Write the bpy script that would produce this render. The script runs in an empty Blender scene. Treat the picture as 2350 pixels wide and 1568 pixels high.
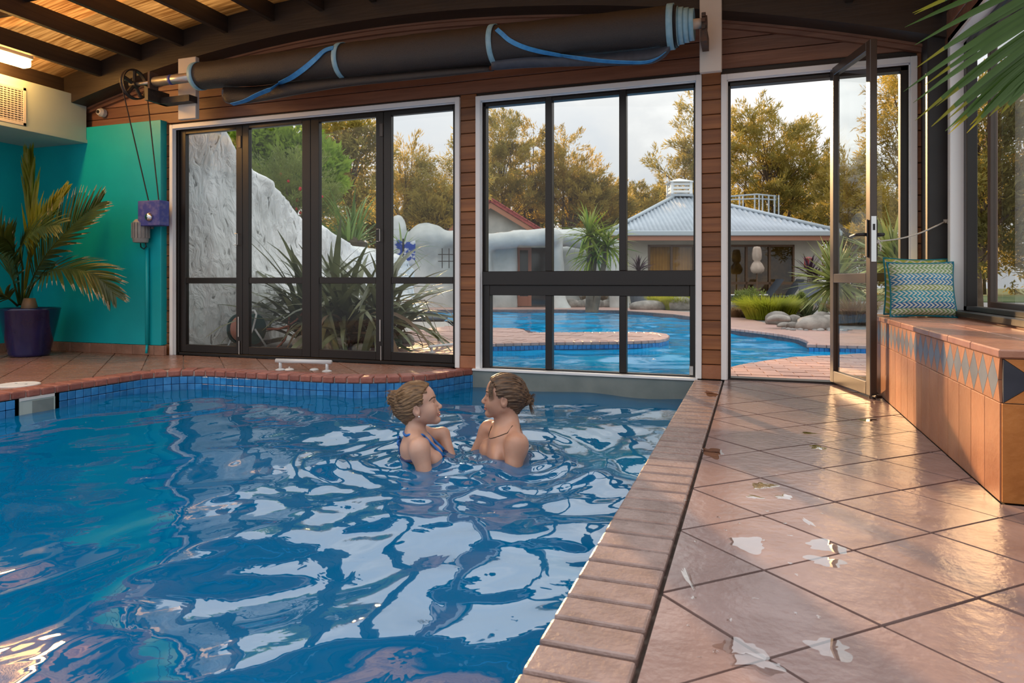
import bpy, bmesh, math, random
import numpy as np
from mathutils import Vector, Matrix

PI = math.pi
rnd = random.Random(7)
SC = bpy.context.scene
COL = SC.collection

# ------------------------------------------------------------------ camera
F, HZ, H, CX = 1575.0, 648.0, 0.74, 1175.0          # focal length in pixels, eye level row, eye height
TH = math.atan(553 / F)
SN, CS = math.sin(TH), math.cos(TH)
cam = bpy.data.cameras.new('camera')
cam.sensor_width = 36.0
cam.lens = 36.0 * F / 2350.0
cam.shift_y = -(784 - HZ) / 2350.0
cam.clip_start = 0.05
cam.clip_end = 300
cam.dof.use_dof = True
cam.dof.focus_distance = 4.2
cam.dof.aperture_fstop = 8.0
cam_o = bpy.data.objects.new('camera', cam)
cam_o.location = (0, 0, H)
cam_o.rotation_euler = (PI / 2, 0, TH)
COL.objects.link(cam_o)
SC.camera = cam_o

# ------------------------------------------------------------------ view, world, sun
SC.view_settings.view_transform = 'Standard'
SC.view_settings.look = 'None'
SC.view_settings.gamma = 1.0
SC.view_settings.use_curve_mapping = False
SC.view_settings.exposure = 0.36

world = bpy.data.worlds.new('evening_sky')
SC.world = world
world.use_nodes = True
wn = world.node_tree.nodes
wl = world.node_tree.links
wn.clear()
w_out = wn.new('ShaderNodeOutputWorld')
w_bg = wn.new('ShaderNodeBackground')
w_tc = wn.new('ShaderNodeTexCoord')
w_map = wn.new('ShaderNodeMapping')
w_map.inputs['Scale'].default_value = (1.0, 1.0, 2.2)
w_n = wn.new('ShaderNodeTexNoise')
w_n.inputs['Scale'].default_value = 3.2
w_n.inputs['Detail'].default_value = 7
w_n.inputs['Roughness'].default_value = 0.55
w_n.inputs['Distortion'].default_value = 0.25
w_r = wn.new('ShaderNodeValToRGB')
w_r.color_ramp.elements[0].position = 0.36
w_r.color_ramp.elements[0].color = (0.70, 0.725, 0.77, 1)
w_r.color_ramp.elements[1].position = 0.66
w_r.color_ramp.elements[1].color = (1.02, 1.0, 0.985, 1)
e = w_r.color_ramp.elements.new(0.52)
e.color = (0.80, 0.795, 0.80, 1)
wl.new(w_tc.outputs['Generated'], w_map.inputs['Vector'])
wl.new(w_map.outputs['Vector'], w_n.inputs['Vector'])
wl.new(w_n.outputs['Fac'], w_r.inputs['Fac'])
# cloudy-sky luminance: brighter towards the zenith, (1 + 2 sin(elevation)) / 3
w_sx = wn.new('ShaderNodeSeparateXYZ')
w_cl = wn.new('ShaderNodeClamp')
w_ma = wn.new('ShaderNodeMath'); w_ma.operation = 'MULTIPLY_ADD'
SKY = 0.62
w_ma.inputs[1].default_value = 2.0 * SKY
w_ma.inputs[2].default_value = SKY
wl.new(w_tc.outputs['Generated'], w_sx.inputs[0]); wl.new(w_sx.outputs['Z'], w_cl.inputs['Value']); wl.new(w_cl.outputs[0], w_ma.inputs[0])
wl.new(w_ma.outputs[0], w_bg.inputs['Strength'])
wl.new(w_r.outputs['Color'], w_bg.inputs['Color'])
wl.new(w_bg.outputs['Background'], w_out.inputs['Surface'])

SUN_AZ, SUN_EL = math.radians(31), math.radians(15.5)     # azimuth west of the view's depth axis, elevation
sun = bpy.data.lights.new('low_sun', 'SUN')
sun.energy = 7.5
sun.color = (1.0, 0.60, 0.28)
sun.angle = math.radians(0.8)
sun_o = bpy.data.objects.new('low_sun', sun)
_sd = Vector((-math.sin(SUN_AZ) * math.cos(SUN_EL), math.cos(SUN_AZ) * math.cos(SUN_EL), math.sin(SUN_EL)))
sun_o.rotation_euler = _sd.to_track_quat('Z', 'Y').to_euler()
sun_o.location = (-8, 14, 9)
COL.objects.link(sun_o)


# ------------------------------------------------------------------ measuring helpers (photo pixel -> point in the place)
def ray(x, y):
    u = (x - CX) / F
    return (-SN + u * CS, CS + u * SN, (HZ - y) / F)


def atz(x, y, z=0.0):
    r = ray(x, y); k = (z - H) / r[2]
    return Vector((k * r[0], k * r[1], z))


def atY(x, y, Y):
    r = ray(x, y); k = Y / r[1]
    return Vector((k * r[0], Y, H + k * r[2]))


def atd(x, y, d):
    r = ray(x, y)
    return Vector((d * r[0], d * r[1], H + d * r[2]))


# ------------------------------------------------------------------ object helpers
def link(o, parent=None):
    COL.objects.link(o)
    if parent is not None:
        o.parent = parent
    return o


def tag(o, label=None, cat=None, group=None, kind=None):
    if label: o['label'] = label
    if cat: o['category'] = cat
    if group: o['group'] = group
    if kind: o['kind'] = kind
    return o


def thing(name, label, cat, loc=(0, 0, 0), rz=0.0, group=None, kind=None):
    o = bpy.data.objects.new(name, None)
    o.empty_display_size = 0.1
    o.location = loc
    o.rotation_euler = (0, 0, rz)
    COL.objects.link(o)
    return tag(o, label, cat, group, kind)


def mesh_of(name, v, f, mat=None, smooth=False):
    m = bpy.data.meshes.new(name)
    m.from_pydata([tuple(p) for p in v], [], f)
    if mat is not None: m.materials.append(mat)
    if smooth:
        m.polygons.foreach_set('use_smooth', [True] * len(m.polygons))
    m.update()
    return m


def np_mesh(name, v, quads, mat=None, smooth=False):
    v = np.asarray(v, np.float32); q = np.asarray(quads, np.int32)
    m = bpy.data.meshes.new(name)
    k = q.shape[1]
    m.vertices.add(len(v)); m.vertices.foreach_set('co', v.ravel())
    m.loops.add(q.size); m.loops.foreach_set('vertex_index', q.ravel())
    m.polygons.add(len(q))
    m.polygons.foreach_set('loop_start', np.arange(0, q.size, k, dtype=np.int32))
    m.polygons.foreach_set('loop_total', np.full(len(q), k, np.int32))
    if smooth: m.polygons.foreach_set('use_smooth', np.ones(len(q), bool))
    m.update(calc_edges=True)
    m.validate()
    if mat is not None: m.materials.append(mat)
    return m


def ob(name, me, parent=None, loc=None, rot=None, scale=None):
    o = bpy.data.objects.new(name, me)
    if loc is not None: o.location = loc
    if rot is not None: o.rotation_euler = rot
    if scale is not None: o.scale = scale
    return link(o, parent)


class MB:
    """collects shapes for ONE mesh"""
    def __init__(s): s.v = []; s.f = []

    def add(s, v, f):
        b = len(s.v); s.v += [tuple(p) for p in v]; s.f += [tuple(i + b for i in q) for q in f]; return s

    def box(s, x0, x1, y0, y1, z0, z1):
        return s.add([(x0, y0, z0), (x1, y0, z0), (x1, y1, z0), (x0, y1, z0), (x0, y0, z1), (x1, y0, z1), (x1, y1, z1), (x0, y1, z1)],
                     [(0, 3, 2, 1), (4, 5, 6, 7), (0, 1, 5, 4), (1, 2, 6, 5), (2, 3, 7, 6), (3, 0, 4, 7)])

    def tube(s, pts, r, n=10, cap=True):
        """r: number or list"""
        pts = [Vector(p) for p in pts]
        rs = r if isinstance(r, (list, tuple)) else [r] * len(pts)
        b = len(s.v)
        up = None
        for i, p in enumerate(pts):
            t = (pts[min(i + 1, len(pts) - 1)] - pts[max(i - 1, 0)]).normalized()
            if up is None:
                up = Vector((0, 0, 1)) if abs(t.z) < 0.9 else Vector((1, 0, 0))
            a = t.cross(up).normalized(); c = a.cross(t).normalized(); up = c
            for k in range(n):
                g = 2 * PI * k / n
                q = p + (a * math.cos(g) + c * math.sin(g)) * rs[i]
                s.v.append(tuple(q))
        for i in range(len(pts) - 1):
            for k in range(n):
                k2 = (k + 1) % n
                s.f.append((b + i * n + k, b + i * n + k2, b + (i + 1) * n + k2, b + (i + 1) * n + k))
        if cap:
            s.f.append(tuple(b + k for k in range(n - 1, -1, -1)))
            e0 = b + (len(pts) - 1) * n
            s.f.append(tuple(e0 + k for k in range(n)))
        return s

    def lathe(s, prof, c=(0, 0, 0), n=24):
        """prof: list of (radius, z)"""
        b = len(s.v)
        for (r, z) in prof:
            for k in range(n):
                g = 2 * PI * k / n
                s.v.append((c[0] + r * math.cos(g), c[1] + r * math.sin(g), c[2] + z))
        for i in range(len(prof) - 1):
            for k in range(n):
                k2 = (k + 1) % n
                s.f.append((b + i * n + k, b + i * n + k2, b + (i + 1) * n + k2, b + (i + 1) * n + k))
        s.f.append(tuple(b + k for k in range(n - 1, -1, -1)))
        e0 = b + (len(prof) - 1) * n
        s.f.append(tuple(e0 + k for k in range(n)))
        return s

    def prism(s, poly, z0, z1):
        n = len(poly)
        v = [(p[0], p[1], z0) for p in poly] + [(p[0], p[1], z1) for p in poly]
        f = [tuple(range(n - 1, -1, -1)), tuple(range(n, 2 * n))]
        f += [(i, (i + 1) % n, n + (i + 1) % n, n + i) for i in range(n)]
        return s.add(v, f)

    def mesh(s, name, mat=None, smooth=False, bevel=0.0, seg=1):
        m = bpy.data.meshes.new(name)
        m.from_pydata(s.v, [], s.f)
        if bevel > 0 or True:
            bm = bmesh.new(); bm.from_mesh(m)
            bmesh.ops.recalc_face_normals(bm, faces=bm.faces)
            if bevel > 0:
                bmesh.ops.bevel(bm, geom=[e for e in bm.edges], offset=bevel, segments=seg, affect='EDGES', profile=0.5, clamp_overlap=True)
            bm.to_mesh(m); bm.free()
        if mat is not None: m.materials.append(mat)
        if smooth: m.polygons.foreach_set('use_smooth', [True] * len(m.polygons))
        m.update()
        return m

    def build(s, name, mat=None, parent=None, smooth=False, bevel=0.0, seg=1, loc=None, rot=None):
        return ob(name, s.mesh(name, mat, smooth, bevel, seg), parent, loc, rot)


def sharp(o, deg=35):
    """smooth shading with hard edges kept"""
    me = o.data
    bm = bmesh.new(); bm.from_mesh(me)
    for ed in bm.edges:
        if len(ed.link_faces) == 2:
            ed.smooth = ed.calc_face_angle(0) < math.radians(deg)
    for fa in bm.faces: fa.smooth = True
    bm.to_mesh(me); bm.free()
    return o


def boxo(name, x0, x1, y0, y1, z0, z1, mat, parent=None, bevel=0.0):
    """a box object whose origin is its own centre"""
    c = Vector(((x0 + x1) / 2, (y0 + y1) / 2, (z0 + z1) / 2))
    return MB().box(x0 - c.x, x1 - c.x, y0 - c.y, y1 - c.y, z0 - c.z, z1 - c.z).build(name, mat, parent, bevel=bevel, loc=c)


def noise3(p, seed=0, octaves=4, scale=1.0):
    """cheap smooth value noise, p (N,3) -> (N,)"""
    p = np.asarray(p, float) * scale
    out = np.zeros(len(p)); amp = 1.0; tot = 0
    for o in range(octaves):
        q = p * (2 ** o) + seed * 17.3 + o * 5.1
        i = np.floor(q).astype(np.int64); f = q - i; f = f * f * (3 - 2 * f)
        r = np.zeros(len(p))
        for dx in (0, 1):
            for dy in (0, 1):
                for dz in (0, 1):
                    h = (i[:, 0] + dx) * 374761393 + (i[:, 1] + dy) * 668265263 + (i[:, 2] + dz) * 2147483647
                    h = (h ^ (h >> 13)) * 1274126177
                    h = ((h ^ (h >> 16)) & 0xffff) / 65535.0
                    w = (f[:, 0] if dx else 1 - f[:, 0]) * (f[:, 1] if dy else 1 - f[:, 1]) * (f[:, 2] if dz else 1 - f[:, 2])
                    r += h * w
        out += (r - 0.5) * amp; tot += amp; amp *= 0.5
    return out / tot


# ------------------------------------------------------------------ distance-field modelling (organic shapes)
def sd_ell(p, c, r):
    c = np.asarray(c, np.float32); r = np.asarray(r, np.float32)
    q = (p - c) / r
    k0 = np.sqrt((q * q).sum(1)); q = q / r
    k1 = np.sqrt((q * q).sum(1)) + 1e-9
    return k0 * (k0 - 1) / k1


def sd_cap(p, a, b, ra, rb):
    a = np.asarray(a, np.float32); b = np.asarray(b, np.float32)
    ba = b - a; pa = p - a
    h = np.clip((pa @ ba) / (ba @ ba), 0, 1)
    d = pa - h[:, None] * ba
    return np.sqrt((d * d).sum(1)) - (ra + (rb - ra) * h)


def smin(a, b, k):
    h = np.clip(0.5 + 0.5 * (b - a) / k, 0, 1)
    return b + (a - b) * h - k * h * (1 - h)


def smax(a, b, k):
    return -smin(-a, -b, k)


def sdf_mesh(fn, lo, hi, h, name, mat, coarse=5):
    """surface-nets mesh of fn(p)=0; only blocks near the surface are sampled finely"""
    lo = np.asarray(lo, np.float32); hi = np.asarray(hi, np.float32)
    nb = np.ceil((hi - lo) / (h * coarse)).astype(int) + 1
    n = nb * coarse + 1
    ax = [lo[i] + h * coarse * (np.arange(nb[i]) + 0.5) for i in range(3)]
    G = np.stack(np.meshgrid(*ax, indexing='ij'), -1).reshape(-1, 3).astype(np.float32)
    fc = fn(G)
    near = (np.abs(fc) < h * coarse * 1.6).reshape(nb)
    val = np.where(np.repeat(np.repeat(np.repeat((fc > 0).reshape(nb), coarse, 0), coarse, 1), coarse, 2), 1.0, -1.0).astype(np.float32)
    val = np.pad(val, ((0, 1),) * 3, mode='edge')
    mask = np.repeat(np.repeat(np.repeat(near, coarse, 0), coarse, 1), coarse, 2)
    m2 = np.zeros(n, bool); m2[:-1, :-1, :-1] |= mask
    for d in ((1, 0, 0), (0, 1, 0), (0, 0, 1), (1, 1, 0), (1, 0, 1), (0, 1, 1), (1, 1, 1)):
        m2[d[0]:n[0] - 1 + d[0], d[1]:n[1] - 1 + d[1], d[2]:n[2] - 1 + d[2]] |= mask
    idx = np.argwhere(m2)
    val[m2] = fn((lo + idx * h).astype(np.float32))
    inside = val < 0
    # cells with a sign change
    cs = np.zeros(np.array(n) - 1, int)
    corners = [(i, j, k) for i in (0, 1) for j in (0, 1) for k in (0, 1)]
    sl = lambda c: tuple(slice(c[i], n[i] - 1 + c[i]) for i in range(3))
    for c in corners: cs += inside[sl(c)]
    act = (cs > 0) & (cs < 8)
    cid = np.full(act.shape, -1, int)
    ci = np.argwhere(act)
    cid[act] = np.arange(len(ci))
    acc = np.zeros((len(ci), 3)); cnt = np.zeros(len(ci))
    for a in corners:
        for b in corners:
            if sum(b) - sum(a) == 1 and all(b[i] >= a[i] for i in range(3)):
                va = val[ci[:, 0] + a[0], ci[:, 1] + a[1], ci[:, 2] + a[2]]
                vb = val[ci[:, 0] + b[0], ci[:, 1] + b[1], ci[:, 2] + b[2]]
                x = (va < 0) != (vb < 0)
                t = np.where(x, va / np.where(x, va - vb, 1), 0)
                P = np.array(a) + t[:, None] * (np.array(b) - np.array(a))
                acc[x] += P[x]; cnt[x] += 1
    V = lo + h * (ci + acc / np.maximum(cnt, 1)[:, None])
    for _ in range(2):                                   # pull the vertices onto the true surface
        Vf = V.astype(np.float32); e_ = h * 0.4
        f0 = fn(Vf)
        g = np.stack([(fn(Vf + np.array(d, np.float32) * e_) - f0) / e_ for d in np.eye(3)], 1)
        st = f0[:, None] * g / (np.maximum((g * g).sum(1), 0.2))[:, None]
        V = V - np.clip(st, -h * 0.7, h * 0.7)
    quads = []
    for d in range(3):
        e1, e2 = [i for i in range(3) if i != d]
        s0 = [slice(None)] * 3; s1 = [slice(None)] * 3
        s0[d] = slice(0, n[d] - 1); s1[d] = slice(1, n[d])
        ch = inside[tuple(s0)] != inside[tuple(s1)]
        for q in (e1, e2):
            s = [slice(None)] * 3
            s[q] = 0; ch[tuple(s)] = False
            s[q] = ch.shape[q] - 1; ch[tuple(s)] = False
        E = np.argwhere(ch)
        if len(E) == 0: continue
        flip = inside[E[:, 0], E[:, 1], E[:, 2]]
        def cell(o1, o2):
            c = E.copy(); c[:, e1] += o1; c[:, e2] += o2
            return cid[c[:, 0], c[:, 1], c[:, 2]]
        A, B, C_, D = cell(-1, -1), cell(0, -1), cell(0, 0), cell(-1, 0)
        Q = np.stack([A, B, C_, D], 1)
        if d == 1: flip = ~flip
        Q[~flip] = Q[~flip][:, ::-1]
        quads.append(Q)
    Q = np.concatenate(quads); Q = Q[(Q >= 0).all(1)]
    return np_mesh(name, V, Q, mat, smooth=True)


# ------------------------------------------------------------------ materials
def node_mat(name):
    m = bpy.data.materials.new(name); m.use_nodes = True
    nt = m.node_tree; b = nt.nodes.get('Principled BSDF')
    return m, nt, b


def pbr(name, col, rough=0.5, col2=None, scale=8.0, detail=4, bump=0.0, bump_scale=None, metal=0.0, spec=None, rand=0.0, stretch=None,
        coord='Object', transl=0.0, coat=0.0, rough2=None, contrast=(0.35, 0.65)):
    """principled surface: noise between col and col2, optional fine relief, optional per-object variation"""
    m, nt, b = node_mat(name)
    N, L = nt.nodes, nt.links
    b.inputs['Roughness'].default_value = rough
    b.inputs['Metallic'].default_value = metal
    if spec is not None: b.inputs['Specular IOR Level'].default_value = spec
    if coat: b.inputs['Coat Weight'].default_value = coat; b.inputs['Coat Roughness'].default_value = 0.12
    src = None
    if col2 is not None or bump:
        tc = N.new('ShaderNodeTexCoord'); mp = N.new('ShaderNodeMapping')
        L.new(tc.outputs[coord], mp.inputs['Vector'])
        if stretch: mp.inputs['Scale'].default_value = stretch
        if rand:
            oi = N.new('ShaderNodeObjectInfo'); vm = N.new('ShaderNodeVectorMath'); vm.operation = 'SCALE'
            vm.inputs[0].default_value = (13.1, 7.7, 9.3)
            L.new(oi.outputs['Random'], vm.inputs['Scale']); L.new(vm.outputs[0], mp.inputs['Location'])
    if col2 is not None:
        nz = N.new('ShaderNodeTexNoise'); nz.inputs['Scale'].default_value = scale; nz.inputs['Detail'].default_value = detail
        L.new(mp.outputs[0], nz.inputs['Vector'])
        rp = N.new('ShaderNodeValToRGB')
        rp.color_ramp.elements[0].position = contrast[0]; rp.color_ramp.elements[1].position = contrast[1]
        rp.color_ramp.elements[0].color = (*col, 1); rp.color_ramp.elements[1].color = (*col2, 1)
        L.new(nz.outputs['Fac'], rp.inputs['Fac'])
        src = rp.outputs['Color']
        if rough2 is not None:
            mr = N.new('ShaderNodeMapRange'); mr.inputs['From Min'].default_value = contrast[0]; mr.inputs['From Max'].default_value = contrast[1]
            mr.inputs['To Min'].default_value = rough; mr.inputs['To Max'].default_value = rough2
            L.new(nz.outputs['Fac'], mr.inputs['Value']); L.new(mr.outputs[0], b.inputs['Roughness'])
    if rand:
        hs = N.new('ShaderNodeHueSaturation')
        o2 = N.new('ShaderNodeObjectInfo'); mr = N.new('ShaderNodeMapRange')
        mr.inputs['To Min'].default_value = 1 - rand; mr.inputs['To Max'].default_value = 1 + rand
        L.new(o2.outputs['Random'], mr.inputs['Value']); L.new(mr.outputs[0], hs.inputs['Value'])
        if src is not None: L.new(src, hs.inputs['Color'])
        else: hs.inputs['Color'].default_value = (*col, 1)
        src = hs.outputs['Color']
    if src is not None: L.new(src, b.inputs['Base Color'])
    else: b.inputs['Base Color'].default_value = (*col, 1)
    if bump:
        bn = N.new('ShaderNodeTexNoise'); bn.inputs['Scale'].default_value = bump_scale or scale * 3; bn.inputs['Detail'].default_value = 6
        L.new(mp.outputs[0], bn.inputs['Vector'])
        bp = N.new('ShaderNodeBump'); bp.inputs['Strength'].default_value = bump; bp.inputs['Distance'].default_value = 0.02
        L.new(bn.outputs['Fac'], bp.inputs['Height']); L.new(bp.outputs[0], b.inputs['Normal'])
    if transl:
        out = N.get('Material Output'); tr = N.new('ShaderNodeBsdfTranslucent'); mx = N.new('ShaderNodeMixShader')
        mx.inputs['Fac'].default_value = transl
        if src is not None: L.new(src, tr.inputs['Color'])
        else: tr.inputs['Color'].default_value = (*col, 1)
        L.new(b.outputs[0], mx.inputs[1]); L.new(tr.outputs[0], mx.inputs[2]); L.new(mx.outputs[0], out.inputs['Surface'])
    return m


def wood(name, c1, c2, axis=0, rough=0.5, rand=0.15, grain=22, spec=None):
    st = [14, 14, 14]; st[axis] = 1.0
    m = pbr(name, c1, rough, c2, scale=grain / 14.0, detail=8, bump=0.12, bump_scale=3.5, rand=rand, stretch=tuple(st), contrast=(0.3, 0.7), spec=spec)
    return m


def emissive(name, col, strength):
    m, nt, b = node_mat(name)
    b.inputs['Base Color'].default_value = (*col, 1)
    b.inputs['Emission Color'].default_value = (*col, 1)
    b.inputs['Emission Strength'].default_value = strength
    return m


def glass_pane(name, tint=(1, 1, 1), refl=1.0):
    """thin clear pane: passes light straight, mirrors by angle"""
    m, nt, b = node_mat(name); N, L = nt.nodes, nt.links
    N.remove(b)
    out = N.get('Material Output')
    tr = N.new('ShaderNodeBsdfTransparent'); tr.inputs['Color'].default_value = (*tint, 1)
    gl = N.new('ShaderNodeBsdfGlossy'); gl.inputs['Roughness'].default_value = 0.0
    fr = N.new('ShaderNodeFresnel'); fr.inputs['IOR'].default_value = 1.5
    mu = N.new('ShaderNodeMath'); mu.operation = 'MULTIPLY'; mu.inputs[1].default_value = refl; mu.use_clamp = True
    mx = N.new('ShaderNodeMixShader')
    ge = N.new('ShaderNodeNewGeometry'); inv = N.new('ShaderNodeMath'); inv.operation = 'SUBTRACT'; inv.inputs[0].default_value = 1.0
    m3 = N.new('ShaderNodeMath'); m3.operation = 'MULTIPLY'          # only the entry face mirrors, the exit face lets through
    L.new(ge.outputs['Backfacing'], inv.inputs[1]); L.new(inv.outputs[0], m3.inputs[0])
    L.new(fr.outputs[0], mu.inputs[0]); L.new(mu.outputs[0], m3.inputs[1]); L.new(m3.outputs[0], mx.inputs['Fac'])
    L.new(tr.outputs[0], mx.inputs[1]); L.new(gl.outputs[0], mx.inputs[2]); L.new(mx.outputs[0], out.inputs['Surface'])
    return m


def water_mat(name, body, tint, scatter=0.35, ior=1.9):
    """pool water: tinted see-through body with some suspended scatter, mirror by angle"""
    m, nt, b = node_mat(name); N, L = nt.nodes, nt.links
    N.remove(b); out = N.get('Material Output')
    tr = N.new('ShaderNodeBsdfTransparent'); tr.inputs['Color'].default_value = (*tint, 1)
    df = N.new('ShaderNodeBsdfDiffuse'); df.inputs['Color'].default_value = (*body, 1)
    m1 = N.new('ShaderNodeMixShader'); m1.inputs['Fac'].default_value = scatter
    gl = N.new('ShaderNodeBsdfGlossy'); gl.inputs['Roughness'].default_value = 0.015
    fr = N.new('ShaderNodeFresnel'); fr.inputs['IOR'].default_value = ior
    tcw = N.new('ShaderNodeTexCoord'); nw = N.new('ShaderNodeTexNoise'); nw.inputs['Scale'].default_value = 7.0; nw.inputs['Detail'].default_value = 2.5; nw.inputs['Distortion'].default_value = 0.8
    bw = N.new('ShaderNodeBump'); bw.inputs['Strength'].default_value = 0.09; bw.inputs['Distance'].default_value = 0.02
    L.new(tcw.outputs['Object'], nw.inputs['Vector']); L.new(nw.outputs['Fac'], bw.inputs['Height'])
    L.new(bw.outputs[0], gl.inputs['Normal']); L.new(bw.outputs[0], fr.inputs['Normal'])
    m2 = N.new('ShaderNodeMixShader')
    L.new(tr.outputs[0], m1.inputs[1]); L.new(df.outputs[0], m1.inputs[2])
    L.new(fr.outputs[0], m2.inputs['Fac']); L.new(m1.outputs[0], m2.inputs[1]); L.new(gl.outputs[0], m2.inputs[2])
    L.new(m2.outputs[0], out.inputs['Surface'])
    return m


M = {}
M['board'] = wood('stained_board', (0.165, 0.072, 0.046), (0.27, 0.13, 0.08), 0, 0.5, 0.22)
M['board_end'] = wood('stained_board_short', (0.165, 0.06, 0.022), (0.31, 0.125, 0.043), 0, 0.5, 0.22)
M['beam'] = wood('dark_brown_beam', (0.020, 0.014, 0.011), (0.034, 0.024, 0.018), 0, 0.55, 0.05)
M['purlin'] = wood('dark_brown_purlin', (0.026, 0.017, 0.012), (0.042, 0.028, 0.02), 1, 0.5, 0.1)
M['ceiling_ply'] = wood('brown_ceiling', (0.05, 0.032, 0.02), (0.075, 0.05, 0.032), 0, 0.6, 0.05)
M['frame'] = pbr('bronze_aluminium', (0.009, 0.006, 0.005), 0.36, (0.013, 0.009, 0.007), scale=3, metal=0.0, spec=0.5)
M['frame_lit'] = pbr('bronze_aluminium_lit', (0.055, 0.038, 0.028), 0.32, (0.065, 0.045, 0.034), scale=3, spec=0.6)  # same bronze as the frames, sunlight painted in as a lighter tone
M['trim'] = pbr('white_painted_trim', (0.86, 0.89, 0.91), 0.4, (0.88, 0.91, 0.92), scale=5)
M['cream'] = pbr('cream_painted_board', (0.62, 0.57, 0.52), 0.45, (0.66, 0.61, 0.55), scale=5)
M['teal'] = pbr('teal_wall_paint', (0.003, 0.41, 0.47), 0.42, (0.004, 0.45, 0.51), scale=3, bump=0.05, bump_scale=260)
M['duct'] = pbr('pale_painted_duct', (0.42, 0.50, 0.47), 0.5, (0.45, 0.53, 0.5), scale=3)
M['black_post'] = pbr('black_post', (0.018, 0.017, 0.018), 0.45, (0.026, 0.025, 0.026), scale=6)
M['terra'] = pbr('terracotta_floor_tile', (0.20, 0.135, 0.125), 0.22, (0.285, 0.205, 0.192), scale=7, detail=6, bump=0.12, bump_scale=34, rand=0.07, rough2=0.16, contrast=(0.3, 0.72))
M['terra_far'] = pbr('brown_floor_tile', (0.24, 0.125, 0.085), 0.34, (0.34, 0.185, 0.13), scale=7, detail=6, bump=0.2, bump_scale=34, rand=0.07, rough2=0.22)
M['brick'] = pbr('coping_brick', (0.205, 0.138, 0.122), 0.32, (0.29, 0.205, 0.182), scale=12, detail=6, bump=0.2, bump_scale=60, rand=0.09, rough2=0.22)
M['brick_red'] = pbr('red_coping_brick', (0.27, 0.085, 0.06), 0.42, (0.36, 0.13, 0.095), scale=14, bump=0.2, bump_scale=60, rand=0.12)
M['grout_dark'] = pbr('dark_grout', (0.045, 0.032, 0.026), 0.85, (0.07, 0.05, 0.04), scale=40)
M['grout_light'] = pbr('pale_grout', (0.34, 0.31, 0.28), 0.85, (0.42, 0.39, 0.35), scale=40)
M['bench_tile'] = pbr('orange_bench_tile', (0.33, 0.135, 0.066), 0.38, (0.42, 0.185, 0.095), scale=6, bump=0.12, bump_scale=40, rand=0.1)
M['bench_ochre'] = pbr('ochre_bench_tile', (0.42, 0.15, 0.035), 0.42, (0.52, 0.2, 0.05), scale=10, bump=0.15, bump_scale=50, rand=0.06)
M['bench_top'] = pbr('bench_top_tile', (0.36, 0.17, 0.11), 0.25, (0.44, 0.225, 0.15), scale=7, bump=0.1, bump_scale=40, rand=0.06)
M['diamond'] = pbr('slate_blue_diamond_tile', (0.115, 0.15, 0.21), 0.35, (0.165, 0.205, 0.27), scale=9, rand=0.12)
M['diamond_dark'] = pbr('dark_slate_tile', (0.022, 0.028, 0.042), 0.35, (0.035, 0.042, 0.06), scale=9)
M['blue_tile'] = pbr('glazed_blue_tile', (0.02, 0.17, 0.44), 0.16, (0.05, 0.26, 0.56), scale=16, rand=0.22, bump=0.05, bump_scale=60)
M['pool_blue'] = pbr('pool_lining', (0.0, 0.17, 0.42), 0.5, (0.0, 0.19, 0.45), scale=2)
M['pool_out'] = pbr('outdoor_pool_lining', (0.01, 0.24, 0.60), 0.5, (0.01, 0.27, 0.64), scale=2)
M['concrete'] = pbr('grey_green_concrete', (0.17, 0.21, 0.205), 0.55, (0.22, 0.26, 0.25), scale=5, bump=0.1)
M['steel'] = pbr('galvanised_steel', (0.48, 0.46, 0.44), 0.35, (0.6, 0.58, 0.55), scale=9, metal=0.8)
M['chrome'] = pbr('bright_metal', (0.75, 0.75, 0.76), 0.18, metal=1.0)
M['white_metal'] = pbr('white_powder_coat', (0.62, 0.66, 0.68), 0.35)
M['white_plastic'] = pbr('white_plastic', (0.66, 0.66, 0.63), 0.45, (0.72, 0.72, 0.7), scale=14)
M['black_plastic'] = pbr('black_plastic', (0.014, 0.014, 0.015), 0.4)
M['rust'] = pbr('rusty_iron', (0.10, 0.05, 0.03), 0.8, (0.055, 0.045, 0.04), scale=30, bump=0.3)
M['dark_iron'] = pbr('dark_iron_wheel', (0.025, 0.02, 0.017), 0.55, (0.05, 0.036, 0.026), scale=20)
M['tarp'] = pbr('black_woven_cover', (0.016, 0.013, 0.0125), 0.46, (0.03, 0.025, 0.024), scale=30, bump=0.35, bump_scale=26, stretch=(3, 14, 14))
M['tarp_in'] = pbr('grey_foam_underside', (0.035, 0.045, 0.065), 0.6, (0.05, 0.06, 0.085), scale=20)
M['hem'] = pbr('pale_blue_hem', (0.20, 0.42, 0.56), 0.5, (0.27, 0.49, 0.62), scale=25)
M['hem_blue'] = pbr('bright_blue_hem', (0.035, 0.24, 0.60), 0.5, (0.06, 0.32, 0.68), scale=25)
M['plaster'] = pbr('sculpted_white_plaster', (0.58, 0.60, 0.59), 0.8, (0.82, 0.84, 0.83), scale=2.2, detail=9, bump=0.9, bump_scale=7, contrast=(0.3, 0.62))
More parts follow.
